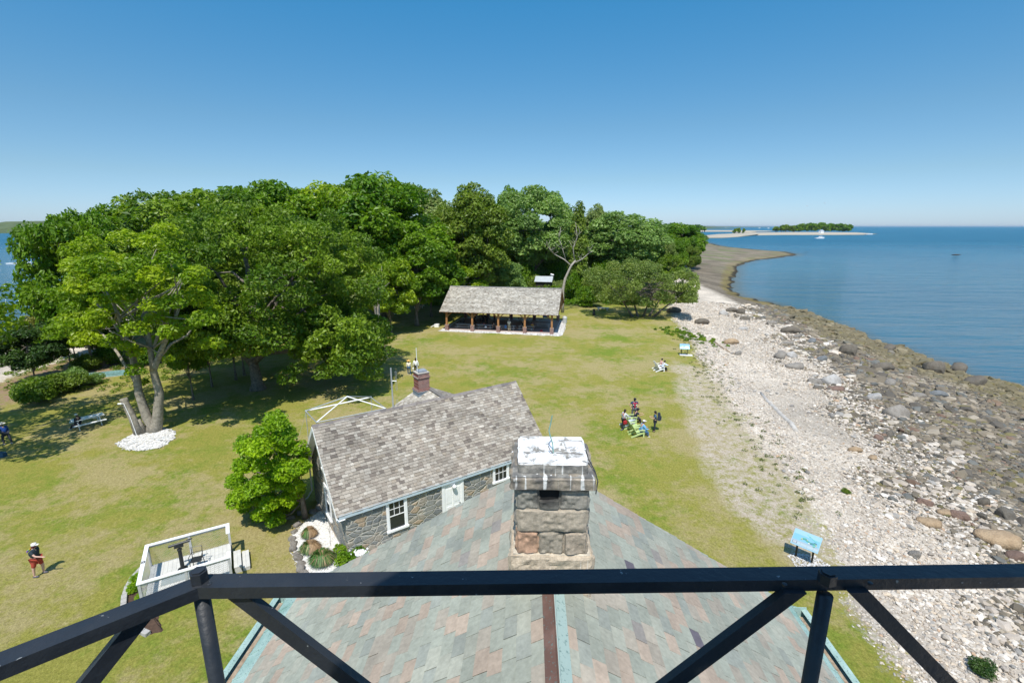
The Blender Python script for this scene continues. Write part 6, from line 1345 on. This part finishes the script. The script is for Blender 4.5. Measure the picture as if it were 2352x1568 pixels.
# countless beach stones
def icos():
    f_ = (1 + 5 ** .5) / 2; v = np.array([(-1, f_, 0), (1, f_, 0), (-1, -f_, 0), (1, -f_, 0), (0, -1, f_), (0, 1, f_), (0, -1, -f_), (0, 1, -f_), (f_, 0, -1), (f_, 0, 1), (-f_, 0, -1), (-f_, 0, 1)], float); v /= np.linalg.norm(v[0])
    f = np.array([(0, 11, 5), (0, 5, 1), (0, 1, 7), (0, 7, 10), (0, 10, 11), (1, 5, 9), (5, 11, 4), (11, 10, 2), (10, 7, 6), (7, 1, 8), (3, 9, 4), (3, 4, 2), (3, 2, 6), (3, 6, 8), (3, 8, 9), (4, 9, 5), (2, 4, 11), (6, 2, 10), (8, 6, 7), (9, 8, 1)]); return v, f
IV, IF = icos()
def stones(name, X, Y, s_, C, seed, lift=.12, fl=(.30, .6)):
    r_ = np.random.RandomState(seed); n = len(X); Z = terrain(X, Y)[0]
    V = np.repeat(IV[None], n, 0) * (.8 + .4 * r_.rand(n, 12, 1)); V = V * np.stack([s_ * .5, s_ * .5 * (.5 + .45 * r_.rand(n)), s_ * .5 * (fl[0] + (fl[1] - fl[0]) * r_.rand(n))], 1)[:, None, :]
    a = r_.rand(n) * 6.28; tl = r_.normal(size=n) * .18; c, s2 = np.cos(a)[:, None], np.sin(a)[:, None]
    z2 = V[:, :, 2] + V[:, :, 0] * np.tan(tl)[:, None]; x2 = V[:, :, 0] * c - V[:, :, 1] * s2; y2 = V[:, :, 0] * s2 + V[:, :, 1] * c
    V = np.stack([x2 + X[:, None], y2 + Y[:, None], z2 + (Z + s_ * lift)[:, None]], -1).reshape(-1, 3)
    Fs = (IF[None] + (np.arange(n) * 12)[:, None, None]).reshape(-1, 3)
    m = MB(); m.V.append(V); m.C.append(np.repeat(C, 12, axis=0)); m.F.append(Fs); m.n = len(V); o = m.build(name, M['pebble']); return o
r = np.random.RandomState(909); N_ = 380000; Y = 9 + 95 * r.rand(N_) ** 1.9; X = 11 + 50 * r.rand(N_)
z, t_, dl_, ds_ = terrain(X, Y); vis = (X / np.maximum(Y, 1) < 1.35)
keep = vis & (dl_ < .25) & (ds_ > -1.2); X, Y, t_, dl_ = X[keep], Y[keep], t_[keep], dl_[keep]
smooth_band = np.clip(1 - abs(t_ - .16) / .13, 0, 1) * np.clip((Y - 24) / 10, 0, 1)           # finer shingle on the upper beach
pr = np.clip((-dl_ + .3) / 1.5, .08, 1) * (1 - .75 * smooth_band); k_ = r.rand(len(X)) < pr; X, Y, t_ = X[k_], Y[k_], t_[k_]
M_ = min(len(X), 115000); X, Y, t_ = X[:M_], Y[:M_], t_[:M_]; n = len(X)
dark = np.clip(.5 + sdist(DARKP, X, Y) / 8 + 1.1 * (vnoise(X, Y, 4, 61) - .5), 0, 1)
s_ = (.055 + .12 * r.rand(n) ** 2) * (.75 + .9 * vnoise(X, Y, 3, 77)) * (1 + dark * 1.9) * (1 + np.clip((Y - 30) / 60, 0, 1) * .7); s_ *= np.where(r.rand(n) < .05, 1.9, 1)
LP = np.array([(.47, .405, .335), (.58, .515, .43), (.40, .34, .27), (.56, .46, .345), (.31, .29, .26), (.67, .61, .53), (.51, .44, .355), (.45, .31, .205)]); DP_ = np.array([(.15, .125, .09), (.20, .165, .115), (.11, .095, .075), (.25, .205, .145), (.17, .145, .06), (.14, .14, .125), (.34, .29, .22), (.20, .13, .09)])
lc_ = LP[r.choice(8, n, p=[.2, .22, .13, .09, .1, .14, .1, .02])]; dc = DP_[r.choice(8, n, p=[.2, .2, .15, .15, .08, .1, .09, .03])]
sel = (r.rand(n) < dark)[:, None]; C = np.where(sel, dc, lc_); al = np.clip((t_ - .74) / .1, 0, 1)[:, None] * (Y > 40)[:, None] * .6; C = C * (1 - al) + np.array([.17, .14, .06]) * al
o = stones('beach_stones', X, Y, s_, C * (.85 + .3 * r.rand(n, 1)), 4); tag(o, 'pale and dark loose stones covering the whole beach', 'stones', kind='stuff')
# white stones around the tree ring, gravel beds, gravel beds, pavilion edge
def scatter_poly(name, poly, n, smin, smax, seed, label, cols=((.56, .55, .53), (.70, .69, .67), (.44, .42, .39), (.62, .58, .52)), lift=.1):
    poly = np.array(poly); r_ = np.random.RandomState(seed); lo_, hi = poly.min(0), poly.max(0); X = lo_[0] + (hi[0] - lo_[0]) * r_.rand(n * 4); Y = lo_[1] + (hi[1] - lo_[1]) * r_.rand(n * 4)
    k_ = sdist(poly, X, Y) > -.1; X, Y = X[k_][:n], Y[k_][:n]; C = np.array(cols)[r_.randint(len(cols), size=len(X))]; o = stones(name, X, Y, smin + (smax - smin) * r_.rand(len(X)), C, seed, .35); return tag(o, label, 'stones', kind='stuff')
scatter_poly('white_stones', [G(a, b)[:2] for a, b in [(268, 1018), (300, 1000), (330, 985), (370, 982), (402, 992), (398, 1010), (370, 1028), (320, 1036), (285, 1032)]], 1500, .07, .17, 3, 'white stones ringing the foot of the maple')
scatter_poly('white_stones', [(13.3, 19.6), (14.4, 18.95), (14.9, 19.4), (14.6, 20.2), (13.9, 20.5), (13.3, 20.2)], 900, .04, .10, 8, 'white chippings under the near information panel')
scatter_poly('white_stones', bedp, 5200, .03, .07, 4, 'white chippings in the bed beside the cottage')
scatter_poly('white_stones', [PV(-1.2, -.9)[:2], PV(PL + 1.4, -1.1)[:2], PV(PL + 1.7, 4)[:2], PV(PL + 1.3, PD + .3)[:2], PV(PL + .5, PD)[:2], PV(PL + .4, -.2)[:2], PV(-.8, -.2)[:2]], 1400, .08, .2, 6, 'white stones along the edge of the pavilion floor')
# weeds and seaweed
def tufts(name, X, Y, h, n_per, mat, seed, label, lw=.05, cols=((.3, 1), (.9, 1))):
    r_ = np.random.RandomState(seed); Z = terrain(X, Y)[0]; bl = [(x, y, z + h * .4, h * (.7 + .7 * r_.rand()), h * (.7 + .7 * r_.rand()), h * .5, r_.rand()) for x, y, z in zip(X, Y, Z)]
    o = bpy.data.objects.new(name, leaves(name, mat, bl, n_per * len(bl), lw, seed, .3, .9)); COL.objects.link(o); return tag(o, label, 'weeds', kind='stuff')
r = np.random.RandomState(31); lr_ = np.array(P2([(1555, 752), (1640, 880), (1730, 1000), (1800, 1100), (1850, 1180)], 0)); ds2 = np.r_[0, np.cumsum(np.hypot(*np.diff(lr_, axis=0).T))]
wmat = leafmat('leaf_weed', (.09, .12, .025), (.17, .19, .05), .2); s_ = ds2[-1] * r.rand(260); X = np.interp(s_, ds2, lr_[:, 0]) + r.normal(size=260) * 1.0 + .3; Y = np.interp(s_, ds2, lr_[:, 1]) + r.normal(size=260) * 1.0
tufts('weeds', X, Y, .16, 26, wmat, 88, 'green weeds straggling along the top of the beach', .07)
s_ = 6 * r.rand(70); X = 24.5 + r.rand(70) * 5 - s_ * .5; Y = 64 + s_ * 1.6 + r.normal(size=70); tufts('weeds', X, Y, .28, 50, M['lf_oak'], 89, 'lush green weeds at the lawn corner under the shore tree', .16)
X = -45 + 20 * r.rand(170) - 10; Y = 44 + 14 * r.rand(170); tufts('weeds', X, Y, .35, 40, M['lf_olive'], 90, 'low weeds and brush on the left shore bank', .14)
g0 = GT(2258, 1545); tree('bush', g0[0], g0[1], g0[2], .2, 1, 'small green plant growing among the pale stones below the railing at the right', 'plant', None, 'plant', 'lf_dark')
for (a, b, s__, lab) in [(1943, 1132, .12, 'small green plant alone on the pale beach stones'), ]: g0 = GT(a, b); tree('bush', g0[0], g0[1], g0[2], s__, 2, lab, 'plant', None, 'plant', 'lf_olive')
r = np.random.RandomState(12); X = -18 + 50 * r.rand(420); Y = 95 + 42 * r.rand(420); k_ = ~((abs(X - 7) < 3.2) & (Y < 106) & (Y > 97)); X, Y = X[k_], Y[k_]
tufts('undergrowth', X, Y, 1.1, 75, M['lf_green'], 93, 'dense green undergrowth on the ground behind the pavilion', .34)
# retaining log / concrete sill along the beach
lp_ = [GT(*ZA(a, b)) for a, b in [(1262, 1075), (1330, 1160), (1400, 1230), (1480, 1310), (1540, 1370), (1620, 1440), (1680, 1530)]]
m = MB(); m.tube([(q[0], q[1], q[2] - .02) for q in lp_], [.14, .18, .2, .19, .2, .22, .2], 8, (.62, .59, .54)); o = m.build('stone_sill', M['rock'], smooth=True); tag(o, 'long low grey stone sill running down the pale beach', 'sill')
lp_ = [GT(*ZA(a, b)) for a, b in [(705, 458), (760, 510), (830, 560), (900, 600)]]
m = MB(); m.tube([(q[0], q[1], q[2] + .06) for q in lp_], [.05, .10, .11, .07], 7, (.9, .75, .6)); o = m.build('driftwood_log', M['deadwood'], smooth=True); tag(o, 'thin brown driftwood log at the top of the beach', 'driftwood')

# ---------------- far islands, boats, birds
def sandbar(name, pts, mat, h=1.0):
    pts = np.array(pts); c = pts.mean(0); k = len(pts); V = [(x, y, SEA - .6) for x, y in pts] + [(c[0] + (x - c[0]) * .8, c[1] + (y - c[1]) * .75, SEA + h) for x, y in pts] + [(c[0], c[1], SEA + h)]
    m = MB(); m.add(V, [(i, (i + 1) % k, k + (i + 1) % k, k + i) for i in range(k)] + [tuple(range(k, 2 * k))]); o = m.build(name, mat); return tag(o, kind='structure')
t = NT('sand'); n1 = t.noise(.02, 4, t.pos()); zz_ = t.N('SeparateXYZ', {0: t.pos()}).outputs[2]
t.P(Base_Color=t.mix(t.ramp(t.math('ADD', zz_, t.math('MULTIPLY', n1, .4)), [(.0, 1), (.001, 1)]), (.2, .16, .1), (.50, .44, .36)), Roughness=.9); sandm = t.m
# ramp on height: wet brown below, pale sand above
t = NT('sand_bar'); n1 = t.noise(.03, 5, t.pos()); zz_ = t.N('SeparateXYZ', {0: t.pos()}).outputs[2]; f_ = t.math('MULTIPLY', t.math('ADD', zz_, 2.0), .8)
t.P(Base_Color=t.mix(t.ramp(t.math('ADD', f_, t.math('MULTIPLY', t.math('SUBTRACT', n1, .5), .5)), [(.3, 0), (.45, 1)]), (.14, .115, .06), (.40, .35, .27)), Roughness=.9); sandm = t.m
def S2(l): return [tuple(G(x, y, SEA)[:2]) for x, y in l]
sandbar('island_ground', S2([(1612, 548), (1650, 547.5), (1690, 545), (1730, 541), (1800, 540), (1900, 540), (1990, 539.5), (2026, 537.3), (1990, 535.2), (1900, 534), (1800, 534), (1700, 536), (1640, 539.5), (1608, 541)]), sandm, 2.2)
sandbar('island_ground', S2([(1560, 533), (1620, 532.5), (1700, 532.6), (1770, 532.2), (1790, 531), (1740, 530), (1690, 529.5), (1600, 529), (1550, 529)]), sandm, 1.6)
sandbar('island_ground', S2([(1680, 535.5), (1720, 535), (1742, 534), (1720, 532.5), (1690, 532.5)]), sandm, 1.4)
def farwood(name, label, segs, n, size, seed, mat, kind=None, cat='trees'):
    r_ = np.random.RandomState(seed); bl = []
    for (px, top, Y, w) in segs:
        zc_ = Y * CT + 4; X = (px - CX) / F * zc_; zt_ = atY(px, top, Y)[2]; w_ = w / F * zc_
        for _ in range(10): bl.append((X + (r_.rand() - .5) * w_, Y + (r_.rand() - .5) * w_ * 1.5, SEA + 2 + (zt_ - SEA - 2) * (.3 + .62 * r_.rand()), w_ * .33, w_ * .33, (zt_ - SEA) * .22, r_.rand()))
        bl.append((X, Y, zt_ - (zt_ - SEA) * .2, w_ * .42, w_ * .42, (zt_ - SEA) * .2, r_.rand()))
    me = leaves('crown', mat, bl, n, size, seed, .4, .6)
    if kind: o = bpy.data.objects.new(name, me); COL.objects.link(o); return tag(o, label, cat, kind=kind)
    b0 = bl[-1]; t_ = thing(name, label, cat, (0, 0, 0)); o = bpy.data.objects.new('crown', me); COL.objects.link(o); o.parent = t_
    m = MB()
    for b in bl[::3]: m.tube([(b[0], b[1], SEA), (b[0], b[1], b[2])], b[3] * .12, 5)
    m.build('trunk', M['bark'], t_); return t_
segs = [(1826 + i * 6.4, 517.5 + (1.5 if i in (0, 1, 18, 19) else 0) - 2.2 * math.sin(i / 19 * 3.14) + .9 * math.sin(i * 1.9), 1380, 13) for i in range(20)]
farwood('island_wood', 'dense green wood covering the low island on the horizon', segs, 16000, 4.2, 5, M['lf_green'], 'stuff')
for i, (px, top, w) in enumerate([(1783, 522, 9), (1797, 518, 12), (1806, 517, 10), (1817, 519, 10)]):
    farwood('island_tree', ['small tree standing apart at the left tip of the wooded island', 'leftmost round tree of the wooded island', 'second round tree of the wooded island', 'third round tree of the wooded island, touching the wood'][i], [(px, top, 1370, w)], 1100, 3.6, 20 + i, M['lf_oak'], cat='tree')
farwood('islet_tree', 'round tree clump on the low islet left of the wooded island', [(1603, 517.5, 1500, 20), (1613, 520.5, 1500, 10)], 1600, 4, 31, M['lf_green'], cat='tree')
farwood('islet_tree', 'small trees beside the white house on the tiny rock islet', [(1687, 526, 1100, 6), (1696, 524.5, 1100, 7), (1707, 526, 1100, 5)], 900, 2.6, 32, M['lf_oak'], cat='tree')
q = G(1703, 533.5, SEA); t_ = thing('island_house', 'tiny white house on a rock islet far out', 'house', (q[0], 1090, SEA + 1.2), .3)
m = MB(); m.box((0, 0, 3.5), (8, 6, 5.4)); m.add([(-4, -3, 6.2), (-4, 3, 6.2), (-4, 0, 8.2), (4, -3, 6.2), (4, 3, 6.2), (4, 0, 8.2)], [(0, 1, 2), (3, 4, 5)]); m.build('wall', M['white'], t_)
m = MB(); m.add([(-4.5, -3.6, 5.9), (4.5, -3.6, 5.9), (4.5, 0, 8.4), (-4.5, 0, 8.4), (4.5, 3.6, 5.9), (-4.5, 3.6, 5.9)], [(0, 1, 2, 3), (3, 2, 4, 5)]); m.build('roof', M['metalroof'], t_)
m = MB()
for a in (-3.5, 3.5):
    for b in (-2.6, 2.6): m.box((a, b, 0), (.4, .4, 2.2))
m.build('stilt', M['white'], t_)
# distant low coasts
def coast(name, pts, Y, depth, seed, mat):
    r_ = np.random.RandomState(seed); px0, px1, hts = pts; n = 160; V = []; zc_ = Y * CT
    for i in range(n):
        px = px0 + (px1 - px0) * i / (n - 1); X = (px - CX) / F * zc_; h = np.interp(i / (n - 1), np.linspace(0, 1, len(hts)), hts) * (.75 + .5 * vnoise(np.array([i * 1.0]), np.array([seed * 3.0]), 3.1, seed)[0])
        V += [(X, Y, SEA - .5), (X, Y + depth * .25, SEA + h * .9), (X, Y + depth * .6, SEA + h), (X, Y + depth, SEA - .5)]
    m = MB(); m.add(V, [(i * 4 + j, i * 4 + j + 1, (i + 1) * 4 + j + 1, (i + 1) * 4 + j) for i in range(n - 1) for j in range(3)]); o = m.build(name, mat, smooth=True); return tag(o, kind='structure')
t = NT('far_woods'); n1 = t.noise(.012, 6, t.pos(), .7); t.P(Base_Color=t.ramp(n1, [(.3, (.045, .075, .025)), (.7, (.10, .13, .05))]), Roughness=.95); fw = t.m
coast('hills', (-260, 330, [22, 26, 30, 26, 24, 20]), 1250, 500, 3, fw)
coast('hills', (1480, 1800, [24, 34, 26, 14, 8, 3]), 7500, 900, 6, fw)
coast('hills', (1400, 1700, [12, 16, 12, 3]), 3400, 400, 8, fw)
def boat(label, px, py, L_, rz=0, cabin=True, group=None):
    q = G(px, py, SEA); t_ = thing('motor_boat', label, 'boat', (q[0], q[1], SEA), rz, group, L_ / 8.0)
    m = MB(); n = 11; V = []
    for i in range(n):
        s_ = i / (n - 1); x = -4 + 8 * s_; w = 1.25 * (1 if s_ < .55 else max(.02, 1 - ((s_ - .55) / .45) ** 2)); h = .85 + .45 * s_ ** 2
        V += [(x, -w, h), (x, -w * .85, -.1), (x, 0, -.3), (x, w * .85, -.1), (x, w, h)]
    m.add(V, [(i * 5 + j, i * 5 + j + 1, (i + 1) * 5 + j + 1, (i + 1) * 5 + j) for i in range(n - 1) for j in range(4)] + [(i * 5 + 4, i * 5, (i + 1) * 5, (i + 1) * 5 + 4) for i in range(n - 1)] + [(0, 1, 2, 3, 4)]); m.build('hull', M['white'], t_)
    if cabin:
        m = MB(); m.box((.4, 0, 1.45), (2.6, 1.7, .9), taper=.85); m.build('cabin', M['white'], t_); m = MB(); m.box((.2, 0, 2.75), (2.4, 1.7, .1)); [m.tube([(x, y, 1.2), (x, y, 2.75)], .04, 5) for x in (-.8, 1.2) for y in (-.7, .7)]; m.build('canopy', M['white'], t_)
        m = MB(); m.box((.5, 0, 1.55), (2.3, 1.62, .35)); m.build('window_band', M['glass'], t_)
    return t_
boat('white motor boat with canopy anchored off the sandbar', 1883, 548, 17 * 845 / F * 1.05, R(5))
boat('low white motor boat near the tip of the sandbar', 1996, 538.8, 12 * 1290 / F, R(-8), False)
bg_ = 'small boats moored beyond the islets'
for i, (px, lab) in enumerate([(1635, 'white boat on the far water left of the wooded island, leftmost'), (1667, 'white boat on the far water left of the wooded island, second from the left'), (1744, 'white boat moored on the far water near the left tip of the wooded island'), (1765, 'white boat on the far water just left of the wooded island')]): boat(lab, px, 524.6 + .3 * (i % 2), 22, R(i * 7), True, bg_)
for i, (px, lab) in enumerate([(2105, 'tiny white sail near the horizon at the right, leftmost'), (2196, 'tiny white sail near the horizon at the right, second'), (2287, 'tiny sail on the horizon at the right, third'), (2312, 'tiny sail on the horizon at the right, rightmost'), (2020, 'tiny white sail on the horizon just right of the wooded island')]):
    q = G(px, 521.8, SEA); t_ = thing('sailing_boat', lab, 'boat', (q[0], q[1], SEA), .4, 'sails along the horizon'); m = MB(); m.box((0, 0, 1), (12, 3, 2)); m.build('hull', M['white'], t_); m = MB(); m.add([(-4, 0, 3), (5, 0, 3), (0, 0, 20), (0, .4, 3)], [(0, 1, 2), (0, 3, 2), (3, 1, 2)]); m.build('sail', M['white'], t_)
boat('white motor boat moored left of the wood, nearest the left edge', 34, 607, 6.5, R(0), False); boat('white motor boat moored left of the wood, right of its neighbour', 56, 606, 6.5, R(5), False)
for i, (px, py, w, lab) in enumerate([(1852, 580, .8, 'dark rock just breaking the water off the stony point'), (2196, 589, 2.3, 'low rock awash far out on the open water')]): q = G(px, py, SEA); rock('sea_rock', lab, q[0], q[1], w * 2.2, 3, (.05, .045, .035), .3, None, 'rock', -.1, z=SEA).scale.z *= .3
for i, (px, py, Y, lab) in enumerate([(1895, 467, 160, 'gull flying high above the islands, right and larger'), (1854, 473, 170, 'gull flying above the islands, left of the larger one'), (1675, 504, 200, 'gull low over the horizon, left of the pair'), (1701, 505.5, 200, 'gull low over the horizon, right of the pair')]):
    q = atY(px, py, Y); t_ = thing('gull', lab, 'bird', q, i * .7, 'gulls in flight'); m = MB(); m.sph((0, 0, 0), (.09, .25, .08)); m.sph((0, .27, .03), .06); m.build('body', M['white'], t_)
    for s_ in (-1, 1): m = MB(); m.add([(0, .08, .03), (s_ * .35, .1, .20), (s_ * .75, -.06, .10), (s_ * .35, -.06, .18), (0, -.1, .03), (s_ * .35, .02, .16)], [(0, 1, 3, 4), (1, 2, 3), (0, 4, 3, 5), (0, 5, 1)]); m.build('wing', M['grey_wood'], t_)
# ---------------- glazed lantern room around the viewpoint (its roof shades part of the railing) and the tower below
LC = (.45, -1.05); NL = 12; LRad = 1.36
lt = thing('lantern_room', 'black iron lantern room of the lighthouse, around the viewpoint', 'lantern room', (LC[0], LC[1], 0))
pa = [(LRad * math.sin(2 * math.pi * (i + .5) / NL), LRad * math.cos(2 * math.pi * (i + .5) / NL)) for i in range(NL)]
m = MB(); m.lathe([(1.36, 16.3), (1.42, 16.34), (1.36, 16.42), (.75, 16.95), (.22, 17.3), (.12, 17.5), (.16, 17.65), (.001, 17.8)], 12); m.build('lantern_roof', M['black'], lt)
for (x, y) in [q for q in pa if LC[1] + q[1] < -.3]: m = MB(); m.box((x, y, 15.2), (.05, .05, 2.24)); m.build('mullion', M['black'], lt)
m = MB(); m.lathe([(1.33, 13.62), (1.40, 13.62), (1.40, 14.05), (1.33, 14.05)], 12); m.build('sill_wall', M['black'], lt)
m = MB(); m.lathe([(1.9, 13.5), (1.9, 13.6), (.001, 13.6)], 24, (0, .1, 0)); m.build('gallery_deck', M['black'], lt)
tw = thing('lighthouse_tower', 'granite lighthouse tower directly below the viewpoint', 'tower', (LC[0], LC[1] - .3, 0)); m = MB(); m.box((0, 0, 6.7), (3.0, 3.0, 13.4)); m.build('wall', M['granite_wall'], tw)
m = MB(); m.box((0, 0, 13.45), (3.4, 3.4, .09)); m.build('cornice', M['granite_wall'], tw)
# ---------------- sea haze
hz = bpy.data.materials.new('sea_haze'); hz.use_nodes = True; ht = hz.node_tree; ht.nodes.clear()
ho = ht.nodes.new('ShaderNodeOutputMaterial'); hv = ht.nodes.new('ShaderNodeVolumePrincipled'); hv.inputs['Color'].default_value = (.80, .90, 1, 1); hv.inputs['Density'].default_value = 0.00003; hv.inputs['Anisotropy'].default_value = .2
ht.links.new(hv.outputs[0], ho.inputs['Volume'])
m = MB(); m.box((0, 20950, 18), (90100, 48100, 50)); o = m.build('haze', hz); tag(o, 'thin pale sea haze over the whole scene', 'haze', kind='stuff')
